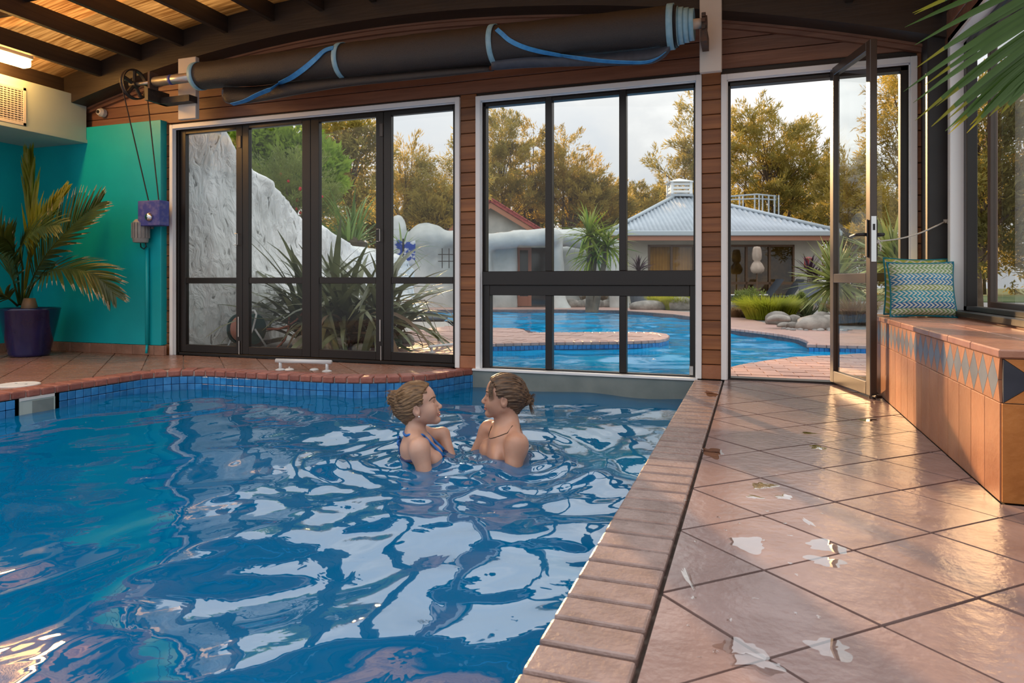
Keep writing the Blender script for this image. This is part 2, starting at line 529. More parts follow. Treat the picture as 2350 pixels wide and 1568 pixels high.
def worn_plaster(name, lo, hi, dark, sc):
    m = pbr(name, lo, 0.85, hi, scale=sc, detail=9, contrast=(0.3, 0.62))
    N, L = m.node_tree.nodes, m.node_tree.links; b = N['Principled BSDF']
    tc = N.new('ShaderNodeTexCoord'); mp = N.new('ShaderNodeMapping'); mp.inputs['Scale'].default_value = (1.0, 1.0, 0.55)
    nz = N.new('ShaderNodeTexNoise'); nz.inputs['Scale'].default_value = sc * 3.4; nz.inputs['Detail'].default_value = 9; nz.inputs['Distortion'].default_value = 1.6
    rp = N.new('ShaderNodeValToRGB'); rp.color_ramp.elements[0].position = 0.315; rp.color_ramp.elements[1].position = 0.37
    rp.color_ramp.elements[0].color = (*dark, 1); rp.color_ramp.elements[1].color = (1, 1, 1, 1)
    mx = N.new('ShaderNodeMix'); mx.data_type = 'RGBA'; mx.blend_type = 'MULTIPLY'; mx.inputs['Factor'].default_value = 1.0
    src = b.inputs['Base Color'].links[0].from_socket
    L.new(tc.outputs['Object'], mp.inputs[0]); L.new(mp.outputs[0], nz.inputs['Vector']); L.new(nz.outputs['Fac'], rp.inputs['Fac'])
    L.new(src, mx.inputs[6]); L.new(rp.outputs[0], mx.inputs[7]); L.new(mx.outputs[2], b.inputs['Base Color'])
    bp = N.new('ShaderNodeBump'); bp.inputs['Strength'].default_value = 0.7; bp.inputs['Distance'].default_value = 0.07
    L.new(nz.outputs['Fac'], bp.inputs['Height']); L.new(bp.outputs[0], b.inputs['Normal'])
    return m


M['plaster'] = worn_plaster('sculpted_white_plaster', (0.70, 0.73, 0.72), (0.88, 0.90, 0.89), (0.34, 0.34, 0.33), 2.2)
M['plaster_far'] = pbr('sculpted_grey_plaster', (0.34, 0.37, 0.36), 0.85, (0.60, 0.62, 0.60), scale=1.1, detail=9, bump=1.0, bump_scale=4, contrast=(0.3, 0.65))
M['render_wall'] = pbr('cream_rendered_wall', (0.44, 0.43, 0.375), 0.85, (0.5, 0.49, 0.43), scale=2)
M['iron_roof'] = pbr('pale_blue_roof_iron', (0.40, 0.46, 0.52), 0.45, (0.45, 0.51, 0.57), scale=3, spec=0.4)
M['fascia'] = pbr('pale_gutter', (0.46, 0.53, 0.58), 0.45)
M['terra_fascia'] = pbr('terracotta_soffit', (0.42, 0.19, 0.12), 0.6)
M['red_tile'] = pbr('red_roof_tile', (0.26, 0.045, 0.045), 0.7, (0.38, 0.085, 0.075), scale=6, rand=0.12, bump=0.2)
M['bronze_far'] = pbr('brown_window_frame', (0.12, 0.065, 0.032), 0.45)
M['paver'] = pbr('pink_paver', (0.45, 0.27, 0.225), 0.5, (0.58, 0.37, 0.31), scale=3, detail=6, bump=0.25, bump_scale=12, rand=0.1, rough2=0.3)
M['gravel'] = pbr('grey_gravel', (0.15, 0.145, 0.14), 0.9, (0.30, 0.29, 0.27), scale=14, detail=8, bump=0.8, bump_scale=22)
M['soil'] = pbr('garden_soil', (0.055, 0.04, 0.025), 0.95, (0.10, 0.085, 0.045), scale=3, bump=0.6)
M['lawn'] = pbr('distant_lawn', (0.05, 0.085, 0.02), 0.9, (0.10, 0.13, 0.035), scale=1.2, bump=0.5)
M['stone'] = pbr('river_boulder', (0.17, 0.155, 0.135), 0.75, (0.33, 0.305, 0.27), scale=5, detail=9, bump=0.4, bump_scale=20, rand=0.2)
M['limestone'] = pbr('rough_pale_stone', (0.30, 0.28, 0.23), 0.85, (0.52, 0.49, 0.42), scale=9, detail=9, bump=0.9, bump_scale=22, rand=0.1)
M['pot_blue'] = pbr('glossy_cobalt_pot', (0.006, 0.006, 0.045), 0.14, (0.012, 0.013, 0.085), scale=4, coat=0.6)
M['pot_grey'] = pbr('grey_blue_pot', (0.16, 0.18, 0.22), 0.4)
M['palm_leaf'] = pbr('palm_leaflet', (0.035, 0.06, 0.012), 0.38, (0.075, 0.11, 0.022), scale=6, transl=0.22)
M['palm_gold'] = pbr('young_palm_frond', (0.20, 0.205, 0.012), 0.4, (0.30, 0.29, 0.02), scale=5, transl=0.4)
M['palm_tip'] = pbr('dry_palm_tip', (0.36, 0.27, 0.16), 0.7, (0.25, 0.17, 0.09), scale=8)
M['palm_stem'] = pbr('palm_stem', (0.19, 0.12, 0.07), 0.55, (0.12, 0.075, 0.04), scale=8)
M['palm_near'] = pbr('near_palm_leaflet', (0.045, 0.10, 0.016), 0.45, (0.075, 0.15, 0.03), scale=4, transl=0.3)
M['flax'] = pbr('bronze_green_flax', (0.085, 0.105, 0.045), 0.40, (0.22, 0.24, 0.12), scale=2.2, rand=0.3, transl=0.2)
M['flax_dry'] = pbr('dry_flax', (0.20, 0.135, 0.08), 0.6, (0.31, 0.23, 0.14), scale=3, rand=0.3, transl=0.25)
M['flax_green'] = pbr('green_flax', (0.12, 0.21, 0.045), 0.42, (0.24, 0.33, 0.09), scale=2, rand=0.25, transl=0.35)
M['cordy'] = pbr('cabbage_tree_leaf', (0.12, 0.20, 0.025), 0.42, (0.42, 0.46, 0.05), scale=2, rand=0.3, transl=0.4)
M['yucca'] = pbr('yucca_leaf', (0.16, 0.21, 0.045), 0.4, (0.44, 0.45, 0.15), scale=2, rand=0.3, transl=0.25)
M['purple'] = pbr('purple_cordyline_leaf', (0.035, 0.014, 0.025), 0.4, (0.075, 0.03, 0.05), scale=2, rand=0.2, transl=0.15)
M['aloe'] = pbr('agave_leaf', (0.11, 0.16, 0.075), 0.45, (0.24, 0.27, 0.13), scale=4, rand=0.25)
M['grass'] = pbr('lime_grass', (0.34, 0.38, 0.03), 0.55, (0.55, 0.55, 0.06), scale=4, transl=0.4)
M['grass_tan'] = pbr('tan_sedge', (0.26, 0.16, 0.08), 0.6, (0.36, 0.25, 0.13), scale=4, transl=0.4)
M['bark'] = pbr('grey_brown_bark', (0.10, 0.07, 0.045), 0.9, (0.19, 0.14, 0.095), scale=5, bump=0.5)
def leafmat(n, a, b, t=0.5): return pbr(n, a, 0.55, b, scale=0.9, detail=5, transl=t, contrast=(0.38, 0.62), coord='Object')
M['kanuka'] = leafmat('golden_kanuka_leaf', (0.27, 0.215, 0.05), (0.50, 0.37, 0.075))
M['kanuka_dark'] = leafmat('olive_kanuka_leaf', (0.24, 0.21, 0.055), (0.46, 0.37, 0.085))
M['laurel'] = leafmat('bright_green_leaf', (0.20, 0.32, 0.035), (0.36, 0.48, 0.06))
M['shrub'] = leafmat('feathery_green_leaf', (0.15, 0.20, 0.05), (0.30, 0.34, 0.09))
M['hedge'] = leafmat('dense_olive_leaf', (0.18, 0.165, 0.045), (0.36, 0.29, 0.065))
M['red_flower'] = pbr('red_blossom', (0.5, 0.02, 0.03), 0.5)
M['hose'] = pbr('terracotta_hose', (0.44, 0.155, 0.095), 0.45, (0.5, 0.19, 0.12), scale=8)
M['reel'] = pbr('dark_green_reel', (0.012, 0.06, 0.05), 0.4)
M['motor_blue'] = pbr('scuffed_blue_box', (0.045, 0.06, 0.30), 0.5, (0.16, 0.15, 0.34), scale=16, detail=8, contrast=(0.45, 0.7))
M['motor_grey'] = pbr('grey_motor_casting', (0.24, 0.24, 0.23), 0.5, (0.32, 0.32, 0.31), scale=10)
M['rope'] = pbr('frayed_white_rope', (0.55, 0.52, 0.46), 0.9, (0.65, 0.62, 0.57), scale=60, bump=0.5)
M['cable'] = pbr('brown_drive_belt', (0.05, 0.03, 0.02), 0.7)
M['umbrella'] = pbr('beige_parasol_cloth', (0.38, 0.30, 0.24), 0.85, (0.46, 0.38, 0.31), scale=4)
M['lounger'] = pbr('dark_grey_sling', (0.045, 0.055, 0.07), 0.6)
M['reflection_curtain'] = pbr('gold_reflection_curtain', (0.55, 0.36, 0.12), 0.8, (0.66, 0.45, 0.17), scale=3)  # gold colour stands in for trees mirrored in the left panes
M['room_mirrored'] = pbr('painted_tree_reflection', (0.10, 0.07, 0.025), 0.8, (0.42, 0.29, 0.10), scale=2.5, detail=8)  # mottled gold imitates the trees reflected in the pavilion glass
M['door_terra'] = pbr('terracotta_door_panel', (0.36, 0.15, 0.095), 0.6)
M['dark_glass'] = pbr('dark_window_glass', (0.012, 0.014, 0.016), 0.06, spec=0.8)
M['towel_blue'] = pbr('blue_striped_towel', (0.03, 0.07, 0.33), 0.9, (0.55, 0.57, 0.62), scale=5, contrast=(0.48, 0.52))
M['red_lantern'] = pbr('dark_red_lantern', (0.22, 0.02, 0.02), 0.5)
M['pebble'] = pbr('grey_pebble', (0.22, 0.21, 0.2), 0.75, (0.34, 0.33, 0.31), scale=12, rand=0.3)
M['glass'] = glass_pane('clear_window_glass', (0.97, 0.985, 0.98))
M['glass_far'] = glass_pane('reflective_pavilion_glass', (0.90, 0.84, 0.72), 1.6)
M['water_in'] = water_mat('indoor_pool_water', (0.0, 0.20, 0.48), (0.12, 0.60, 0.98), 0.68, 4.0)
M['water_out'] = water_mat('outdoor_pool_water', (0.0, 0.40, 0.80), (0.3, 0.8, 1.0), 0.8, 1.34)


def sky_panel(name):
    """translucent roof sheet with brown streaks"""
    m, nt, b = node_mat(name); N, L = nt.nodes, nt.links
    N.remove(b); out = N.get('Material Output')
    tc = N.new('ShaderNodeTexCoord'); mp = N.new('ShaderNodeMapping'); mp.inputs['Scale'].default_value = (1.2, 26, 1)
    nz = N.new('ShaderNodeTexNoise'); nz.inputs['Scale'].default_value = 1.6; nz.inputs['Detail'].default_value = 6
    rp = N.new('ShaderNodeValToRGB')
    rp.color_ramp.elements[0].position = 0.33; rp.color_ramp.elements[0].color = (0.46, 0.26, 0.105, 1)
    rp.color_ramp.elements[1].position = 0.62; rp.color_ramp.elements[1].color = (0.86, 0.58, 0.29, 1)
    L.new(tc.outputs['Object'], mp.inputs[0]); L.new(mp.outputs[0], nz.inputs['Vector']); L.new(nz.outputs['Fac'], rp.inputs['Fac'])
    tl = N.new('ShaderNodeBsdfTranslucent'); df = N.new('ShaderNodeBsdfDiffuse'); mx = N.new('ShaderNodeMixShader')
    mx.inputs['Fac'].default_value = 0.15
    L.new(rp.outputs[0], tl.inputs['Color']); L.new(rp.outputs[0], df.inputs['Color'])
    L.new(tl.outputs[0], mx.inputs[1]); L.new(df.outputs[0], mx.inputs[2]); L.new(mx.outputs[0], out.inputs['Surface'])
    return m


M['roof_sheet'] = sky_panel('translucent_roof_sheet')
M['sheet_glow'] = emissive('added_sheet_glow', (1.0, 0.50, 0.13), 50.0)  # added emitter for the glow of sun on the roof sheet


def skin_mat(name, a, b):
    m = pbr(name, a, 0.42, b, scale=9, bump=0.03, bump_scale=200)
    q = m.node_tree.nodes['Principled BSDF']
    q.inputs['Subsurface Weight'].default_value = 0.25
    q.inputs['Subsurface Radius'].default_value = (0.012, 0.005, 0.003)
    return m


M['skin_w'] = skin_mat('fair_wet_skin', (0.50, 0.285, 0.205), (0.57, 0.335, 0.245))
M['skin_m'] = skin_mat('tanned_wet_skin', (0.45, 0.235, 0.155), (0.53, 0.29, 0.20))
M['hair_w'] = pbr('light_brown_hair', (0.085, 0.042, 0.018), 0.42, (0.25, 0.14, 0.06), scale=2.2, detail=6, stretch=(4, 38, 38), bump=0.5, bump_scale=2.5, contrast=(0.35, 0.65))
M['hair_m'] = pbr('brown_hair', (0.042, 0.022, 0.012), 0.42, (0.15, 0.082, 0.04), scale=2.2, detail=6, stretch=(4, 38, 38), bump=0.5, bump_scale=2.5, contrast=(0.35, 0.65))
M['lip'] = pbr('lips', (0.42, 0.135, 0.115), 0.4)
M['brow'] = pbr('eyebrow_hair', (0.10, 0.055, 0.03), 0.7)
M['eye'] = pbr('eye', (0.30, 0.29, 0.28), 0.15)
M['iris'] = pbr('iris', (0.025, 0.02, 0.018), 0.1)
M['bikini'] = pbr('blue_bikini_cloth', (0.015, 0.12, 0.42), 0.6, (0.02, 0.16, 0.5), scale=40)
M['navy'] = pbr('navy_bikini_band', (0.015, 0.025, 0.10), 0.6)
M['pearl'] = pbr('pearl_stud', (0.85, 0.83, 0.8), 0.2)
M['teeth'] = pbr('teeth', (0.7, 0.67, 0.6), 0.25)
M['cord'] = pbr('dark_neck_cord', (0.05, 0.03, 0.02), 0.8)
M['puddle'] = glass_pane('wet_film', (0.93, 0.89, 0.87), 3.0)


def cushion_mat(name, kind):
    m, nt, b = node_mat(name); N, L = nt.nodes, nt.links
    b.inputs['Roughness'].default_value = 0.85
    tc = N.new('ShaderNodeTexCoord'); sp = N.new('ShaderNodeSeparateXYZ'); L.new(tc.outputs['Object'], sp.inputs[0])
    def math_(op, a, b_=None):
        n = N.new('ShaderNodeMath'); n.operation = op
        for i, q in enumerate((a, b_)):
            if q is None: continue
            if isinstance(q, (int, float)): n.inputs[i].default_value = q
            else: L.new(q, n.inputs[i])
        return n.outputs[0]
    X, Z = sp.outputs['X'], sp.outputs['Z']
    if kind == 0:
        rows = math_('MULTIPLY', math_('ADD', Z, 0.5), 27.0)
        fr = math_('FRACT', rows); rid = math_('FLOOR', rows)
        tri = math_('ABSOLUTE', math_('SUBTRACT', fr, 0.5))
        st = math_('FRACT', math_('ADD', math_('MULTIPLY', X, 40.0), math_('MULTIPLY', tri, 2.0)))
        stroke = math_('GREATER_THAN', st, 0.5)
        edge = math_('LESS_THAN', tri, 0.44)
        fac = math_('MULTIPLY', stroke, edge)
        ph = math_('FRACT', math_('MULTIPLY', rid, 0.137))
        rp = N.new('ShaderNodeValToRGB'); rp.color_ramp.interpolation = 'CONSTANT'
        cols = [(0.03, 0.22, 0.40), (0.20, 0.33, 0.13), (0.015, 0.10, 0.30), (0.02, 0.27, 0.38), (0.28, 0.36, 0.12), (0.02, 0.16, 0.36)]
        els = rp.color_ramp.elements
        els[0].color = (*cols[0], 1); els[1].position = 1 / 6; els[1].color = (*cols[1], 1)
        for i in range(2, 6):
            e_ = els.new(i / 6); e_.color = (*cols[i], 1)
        L.new(ph, rp.inputs['Fac'])
        mx = N.new('ShaderNodeMix'); mx.data_type = 'RGBA'
        L.new(fac, mx.inputs['Factor']); L.new(rp.outputs[0], mx.inputs[6]); mx.inputs[7].default_value = (0.62, 0.64, 0.55, 1)
        L.new(mx.outputs[2], b.inputs['Base Color'])
    else:
        zz = math_('MULTIPLY', Z, 26.0); tri = math_('ABSOLUTE', math_('SUBTRACT', math_('FRACT', math_('MULTIPLY', X, 13.0)), 0.5))
        st = math_('FRACT', math_('ADD', zz, math_('MULTIPLY', tri, 1.6)))
        rp = N.new('ShaderNodeValToRGB'); rp.color_ramp.interpolation = 'CONSTANT'
        els = rp.color_ramp.elements
        els[0].color = (0.34, 0.42, 0.06, 1); els[1].position = 0.4; els[1].color = (0.62, 0.60, 0.42, 1)
        e_ = els.new(0.7); e_.color = (0.45, 0.38, 0.10, 1)
        L.new(st, rp.inputs['Fac']); L.new(rp.outputs[0], b.inputs['Base Color'])
    return m


M['cushion_a'] = cushion_mat('blue_green_herringbone_cloth', 0)
M['cushion_b'] = cushion_mat('yellow_green_zigzag_cloth', 1)
M['piping'] = pbr('teal_piping', (0.0, 0.19, 0.25), 0.6)

SC.cycles.transparent_max_bounces = 24
SC.cycles.max_bounces = 10
SC.cycles.diffuse_bounces = 5
SC.cycles.glossy_bounces = 5
SC.cycles.caustics_reflective = False
SC.cycles.caustics_refractive = False
SC.cycles.sample_clamp_indirect = 6.0

# ================================================================== SETTING: pool room
YW = 5.45            # face of the boarded end wall
XL, XR = -7.47, 1.22  # teal side wall, window side wall
WZ = -0.16           # water level indoors


def clip_poly(subject, clip):
    """Sutherland-Hodgman: subject (any) by convex ccw clip"""
    out = [tuple(p) for p in subject]
    for i in range(len(clip)):
        a, b = clip[i], clip[(i + 1) % len(clip)]
        inp, out = out, []
        side = lambda p: (b[0] - a[0]) * (p[1] - a[1]) - (b[1] - a[1]) * (p[0] - a[0])
        for j in range(len(inp)):
            p, q = inp[j - 1], inp[j]
            sp, sq = side(p), side(q)
            if (sp >= 0) != (sq >= 0):
                t = sp / (sp - sq)
                out.append((p[0] + t * (q[0] - p[0]), p[1] + t * (q[1] - p[1])))
            if sq >= 0: out.append(q)
        if not out: return []
    res = []
    for p in out:
        if not res or math.hypot(p[0] - res[-1][0], p[1] - res[-1][1]) > 1e-4: res.append(p)
    if len(res) > 2 and math.hypot(res[0][0] - res[-1][0], res[0][1] - res[-1][1]) < 1e-4: res.pop()
    return res


def area(p):
    return 0.5 * sum(p[i - 1][0] * p[i][1] - p[i][0] * p[i - 1][1] for i in range(len(p)))


def arc(cx, cy, r, a0, a1, n):
    return [(cx + r * math.cos(math.radians(a0 + (a1 - a0) * i / n)), cy + r * math.sin(math.radians(a0 + (a1 - a0) * i / n))) for i in range(n + 1)]


# pool edge, seen from above: from near left, up the left side, round the corner, along the far deck, round the bulge to the end wall
EDGE = [(-4.70, -1.4), (-4.70, 4.22)] + arc(-4.32, 4.22, 0.38, 180, 90, 10)[1:] + [(-3.15, 4.615)] + \
       [(-2.98, 4.645), (-2.82, 4.70), (-2.67, 4.78), (-2.55, 4.87), (-2.46, 4.98), (-2.40, 5.10), (-2.35, 5.25), (-2.31, 5.36), (-2.25, 5.45)]


def along(poly, step):
    """points and tangents every step along a polyline"""
    out = []; carry = 0.0
    for a, b in zip(poly, poly[1:]):
        a = Vector(a); b = Vector(b); L_ = (b - a).length; t = (b - a) / L_
        s = carry
        while s < L_:
            out.append((a + t * s, t)); s += step
        carry = s - L_
    return out


# ---- decks
COPE = 0.15
edge_in = []
for (p, t) in along(EDGE, 0.12):
    n_ = Vector((-t.y, t.x)); edge_in.append((p.x + n_.x * COPE, p.y + n_.y * COPE))
left_deck = [(-4.70 - COPE, -1.4)] + edge_in[1:] + [(-2.3, YW), (XL, YW), (XL, -1.4)]
floor = tag(bpy.data.objects.new('floor', None), 'terracotta tiled pool deck around the indoor pool', None, None, 'structure')
link(floor)
full_left = [(p[0], p[1]) for p in EDGE] + [(XL, YW), (XL, -1.4)]
MB().prism(full_left, -0.30, -0.012).build('grout_bed', M['grout_light'], floor)
MB().box(-0.20, XR, -1.4, YW + 0.14, -0.30, -0.008).build('grout_bed', M['grout_dark'], floor)
MB().box(-0.413, -0.205, -1.4, YW, -1.5, -0.022).build('coping_bed', M['grout_dark'], floor)
n_tile = 0


def lay_tiles(region, ox, oy, hx, hy, gap, mat, xr, yr):
    for i in range(int((xr[0] - ox) / hx) - 2, int((xr[1] - ox) / hx) + 3):
        for j in range(int((yr[0] - oy) / hy) - 2, int((yr[1] - oy) / hy) + 3):
            if (i + j) % 2 == 0: continue
            cx, cy = ox + i * hx, oy + j * hy
            g = gap / 1.414
            sq = [(cx + hx - g, cy), (cx, cy + hy - g), (cx - hx + g, cy), (cx, cy - hy + g)]
            p = clip_poly(region, sq)
            if len(p) < 3 or abs(area(p)) < 0.0015: continue
            mx, my = sum(q[0] for q in p) / len(p), sum(q[1] for q in p) / len(p)
            dz = rnd.uniform(-0.0012, 0.0012)
            MB().prism([(q[0] - mx, q[1] - my) for q in p], -0.02, 0.0 + dz).build('floor_tile', mat, floor, loc=(mx, my, 0))


lay_tiles([(-0.202, -1.4), (0.78, -1.4), (0.78, YW + 0.13), (-0.202, YW + 0.13)], -0.208, 1.659, 0.235, 0.2205, 0.009, M['terra'], (-0.3, 0.8), (-1.4, 5.7))
lay_tiles([(0.78, -1.4), (XR, -1.4), (XR, 2.70), (0.78, 2.70)], -0.208, 1.659, 0.235, 0.2205, 0.009, M['terra'], (0.7, 1.3), (-1.4, 2.8))
vis = [p for p in left_deck if p[1] > 1.2]
vis = [(-4.85, -0.4)] + [p for p in edge_in if p[1] > -0.4] + [(-2.3, YW), (XL, YW), (XL, -0.4)]
lay_tiles(vis, -4.87, 4.43, 0.226, 0.226, 0.009, M['terra_far'], (XL, -2.2), (-0.4, YW))

# ---- coping bricks
bm_r = MB().box(-0.105, 0.098, -0.0500, 0.0500, -0.05, 0.0).mesh('coping_brick', M['brick'], bevel=0.007, seg=2)
k = 0
y = 0.40 - 0.112 * 15
while y < YW - 0.05:
    ob('coping_brick', bm_r, floor, (-0.313, y, rnd.uniform(-0.001, 0.001)), (0, 0, rnd.uniform(-0.006, 0.006))); y += 0.112
bm_l = MB().box(-COPE - 0.005, 0.012, -0.0485, 0.0485, -0.052, 0.002).mesh('coping_brick', M['brick_red'], bevel=0.012, seg=2)
for (p, t) in along(EDGE, 0.104):
    if p.y < -0.4: continue
    a = math.atan2(t.y, t.x)
    ob('coping_brick', bm_l, floor, (p.x, p.y, rnd.uniform(-0.001, 0.001)), (0, 0, a - PI / 2))

# ---- pool basin, glazed waterline tiles
basin = link(tag(bpy.data.objects.new('pool_basin', None), 'blue lined indoor pool basin', None, None, 'structure'))
ring = [(p[0] - 0.0, p[1]) for p in EDGE] + [(-0.415, YW), (-0.415, -1.4)]
mb = MB()
nb_ = len(ring)
mb.v = [(p[0], p[1], -0.05) for p in ring] + [(p[0], p[1], -1.45) for p in ring]
mb.f = [(i, (i + 1) % nb_, nb_ + (i + 1) % nb_, nb_ + i) for i in range(nb_)] + [tuple(range(nb_, 2 * nb_))]
mb.build('lining', M['pool_blue'], basin)
bt = MB().box(-0.006, 0.006, -0.0292, 0.0292, -0.0292, 0.0292).mesh('waterline_tile', M['blue_tile'], bevel=0.003)
for (p, t) in along(EDGE, 0.0625):
    if p.y < 2.2: continue
    a = math.atan2(t.y, t.x)
    n_ = Vector((t.y, -t.x))
    for r_ in range(3):
        if r_ < 2 and p.x < -4.65 and 3.28 < p.y < 3.54: continue
        if r_ == 2 and p.y < 3.0: continue
        ob('waterline_tile', bt, basin, (p.x + n_.x * 0.004, p.y + n_.y * 0.004, -0.084 - 0.0615 * r_), (0, 0, a - PI / 2))
# end wall of the basin under the windows
MB().box(-2.28, -0.40, YW - 0.03, YW + 0.16, -1.45, -0.012).build('swim_gate_sill', M['concrete'], basin)
MB().box(-2.26, -0.40, YW - 0.045, YW + 0.10, -0.012, 0.004).build('sill_ledge', M['trim'], basin)

# ---- indoor water: real ripples
def water_mesh(name, x0, x1, y0, y1, step, z, mat, amp, rings, seed, keep=None, base=0.3, lam=(0.12, 0.9), calm=None):
    nx, ny = int((x1 - x0) / step) + 1, int((y1 - y0) / step) + 1
    X, Y = np.meshgrid(np.linspace(x0, x1, nx), np.linspace(y0, y1, ny), indexing='ij')
    Z = np.zeros_like(X)
    rs = np.random.RandomState(seed)
    warp = 0.12 * np.sin(1.3 * X + 2.1 * Y + 1) + 0.1 * np.sin(2.3 * X - 1.1 * Y)
    env = np.full_like(X, base)
    for (cx, cy, a, fall) in rings:
        r = np.hypot(X - cx, Y - cy); env += (1 - base) * np.exp(-(r / fall) ** 2)
    env = np.clip(env, 0, 1.0)
    for i in range(46):
        l = lam[0] * (lam[1] / lam[0]) ** rs.rand()
        th = rs.rand() * 2 * PI
        k_ = 2 * PI / l
        slope = amp * (0.6 + 0.8 * rs.rand()) * (l / lam[1]) ** 0.25
        w = np.clip(env * (1.0 if l < 0.4 else 1.0) + (0.35 if l > 0.45 else 0.0), 0, 1.2)
        Z += w * slope / k_ * np.sin(k_ * (np.cos(th) * (X + warp) + np.sin(th) * (Y + warp * 0.7)) + rs.rand() * 7)
    for (cx, cy, a, fall) in rings:
        r = np.hypot(X - cx, Y - cy) + 0.04 * np.sin(3 * np.arctan2(Y - cy, X - cx))
        for l in (0.105, 0.17, 0.26):
            Z += a * l * 0.028 * np.exp(-(r / (fall * 0.85)) ** 2) * np.sin(2 * PI * r / l + cx * 9)
    V = np.stack([X, Y, Z + z], -1).reshape(-1, 3)
    I = np.arange(nx * ny).reshape(nx, ny)
    Q = np.stack([I[:-1, :-1], I[1:, :-1], I[1:, 1:], I[:-1, 1:]], -1).reshape(-1, 4)
    if keep is not None:
        c = V[Q].mean(1); Q = Q[keep(c[:, 0], c[:, 1])]
    return np_mesh(name, V, Q, mat, smooth=True)


PW = (-1.62, 3.15)      # where the woman and the man stand in the water
PM = (-1.19, 3.33)
wi = water_mesh('pool_water', -4.70, -0.415, -1.4, 5.42, 0.018, WZ, M['water_in'], 0.026,
                [(PW[0] + 0.02, PW[1], 1.0, 0.8), (PM[0], PM[1], 1.0, 0.8), (-0.85, 2.1, 0.0, 1.1)], 5)
tag(ob('pool_water', wi), 'rippled blue indoor pool water around the two bathers', 'water', kind='stuff')

# ================================================================== end wall
wall_back = link(tag(bpy.data.objects.new('wall_back', None), 'stained timber boarded end wall around the windows', None, None, 'structure'))
O1, O2, O3 = (-5.60, -2.388, 2.34), (-2.238, -0.371, 2.33), (-0.228, 1.079, 2.315)   # outer edges of the white casings, head height
yb0, yb1 = YW + 0.02, YW + 0.15
mb = MB()
c_ = 0.05
mb.box(XL - 0.15, O1[0] + c_, yb0, yb1, -0.3, 3.4)
mb.box(O1[1] - c_, O2[0] + c_, yb0, yb1, -1.4, 3.4)
mb.box(O2[1] - c_, O3[0] + c_, yb0, yb1, -1.4, 3.4)
mb.box(O3[1] - c_, XR + 0.16, yb0, yb1, -0.3, 3.4)
for o_ in (O1, O2, O3): mb.box(o_[0] + c_, o_[1] - c_, yb0, yb1, o_[2] - c_, 3.4)
mb.build('wall_core', M['beam'], wall_back)


def zl(x): return 3.02 - 0.0345 * (x + 3.2) ** 2


PITCH = 0.1125
for r_ in range(0, 28):
    z0 = 0.0 + r_ * PITCH; z1 = z0 + PITCH - 0.005
    segs = []
    if z1 < 2.30:
        segs = [(-5.68, O1[0]), (O1[1], O2[0]), (O2[1], O3[0]), (O3[1], XR)]
    else:
        if z0 > 3.1: continue
        hw = math.sqrt(max(0.01, (3.2 - z0) / 0.0345))
        segs = [(max(XL, -3.2 - hw), min(XR, -3.2 + hw))]
        if z0 < 2.345: segs = [(-5.68, O1[0]), (O1[1], O2[0]), (O2[1], O3[0]), (O3[1], XR)] if z0 < 2.31 else segs
    for (a, b) in segs:
        if r_ == 0 and a > -5: mt = M['bench_tile']
        else: mt = M['board'] if b - a > 1 else M['board_end']
        boxo('board', a + 0.001, b - 0.001, YW - (0.012 if r_ == 0 else 0.0), YW + 0.022, z0, z1, mt, wall_back, bevel=0.004)
# teal lining on the left part of the end wall and its tile skirting
boxo('teal_lining', XL, -5.655, 5.375, YW + 0.01, 0.10, 2.385, M['teal'], wall_back, bevel=0.003)
x = XL
while x < -5.6:
    x2 = min(x + 0.29, -5.60)
    boxo('skirting_tile', x + 0.002, x2 - 0.002, 5.36, 5.40, 0.0, 0.098, M['bench_ochre'] if False else M['terra_far'], wall_back, bevel=0.003); x = x2


def casing(n, o_, z0):
    """white casing and reveal of an opening"""
    t = link(tag(bpy.data.objects.new('trim_%d' % n, None), ['white casing round the folding glass doors', 'white casing round the tall middle window over the water', 'white casing round the open door by the bench'][n - 1], None, None, 'structure'))
    w = 0.042
    a, b, zt = o_
    for nm, bx in (('side_casing', (a, a + w, z0, zt)), ('side_casing', (b - w, b, z0, zt)), ('head_casing', (a + w, b - w, zt - w, zt))):
        boxo(nm, bx[0], bx[1], YW - 0.022, YW + 0.012, bx[2], bx[3], M['trim'], t, bevel=0.003)
    for nm, bx in (('side_reveal', (a + w - 0.012, a + w + 0.006, z0, zt - w)), ('side_reveal', (b - w - 0.006, b - w + 0.012, z0, zt - w)), ('head_reveal', (a + w, b - w, zt - w - 0.006, zt - w + 0.012))):
        boxo(nm, bx[0], bx[1], YW + 0.012, YW + 0.15, bx[2], bx[3], M['trim'], t)


casing(1, O1, 0.0); casing(2, O2, 0.0); casing(3, O3, 0.0)

# ---- arch beam, purlins, roof sheets (they run along the depth axis over a shallow arch)
ceiling = link(tag(bpy.data.objects.new('ceiling', None), 'dark arched timber roof with purlins and translucent sheets', None, None, 'structure'))


def arch_band(dz0, dz1, y0, y1, x0, x1, n=48):
    m_ = MB(); v = []; f = []
    for i in range(n + 1):
        X = x0 + (x1 - x0) * i / n; zz = zl(X)
        v += [(X, y0, zz + dz0), (X, y1, zz + dz0), (X, y1, zz + dz1), (X, y0, zz + dz1)]
    for i in range(n):
        a = i * 4; b = a + 4
        f += [(a, a + 1, b + 1, b), (a + 1, a + 2, b + 2, b + 1), (a + 2, a + 3, b + 3, b + 2), (a + 3, a, b, b + 3)]
    f += [(0, 3, 2, 1), (n * 4, n * 4 + 1, n * 4 + 2, n * 4 + 3)]
    return m_.add(v, f)


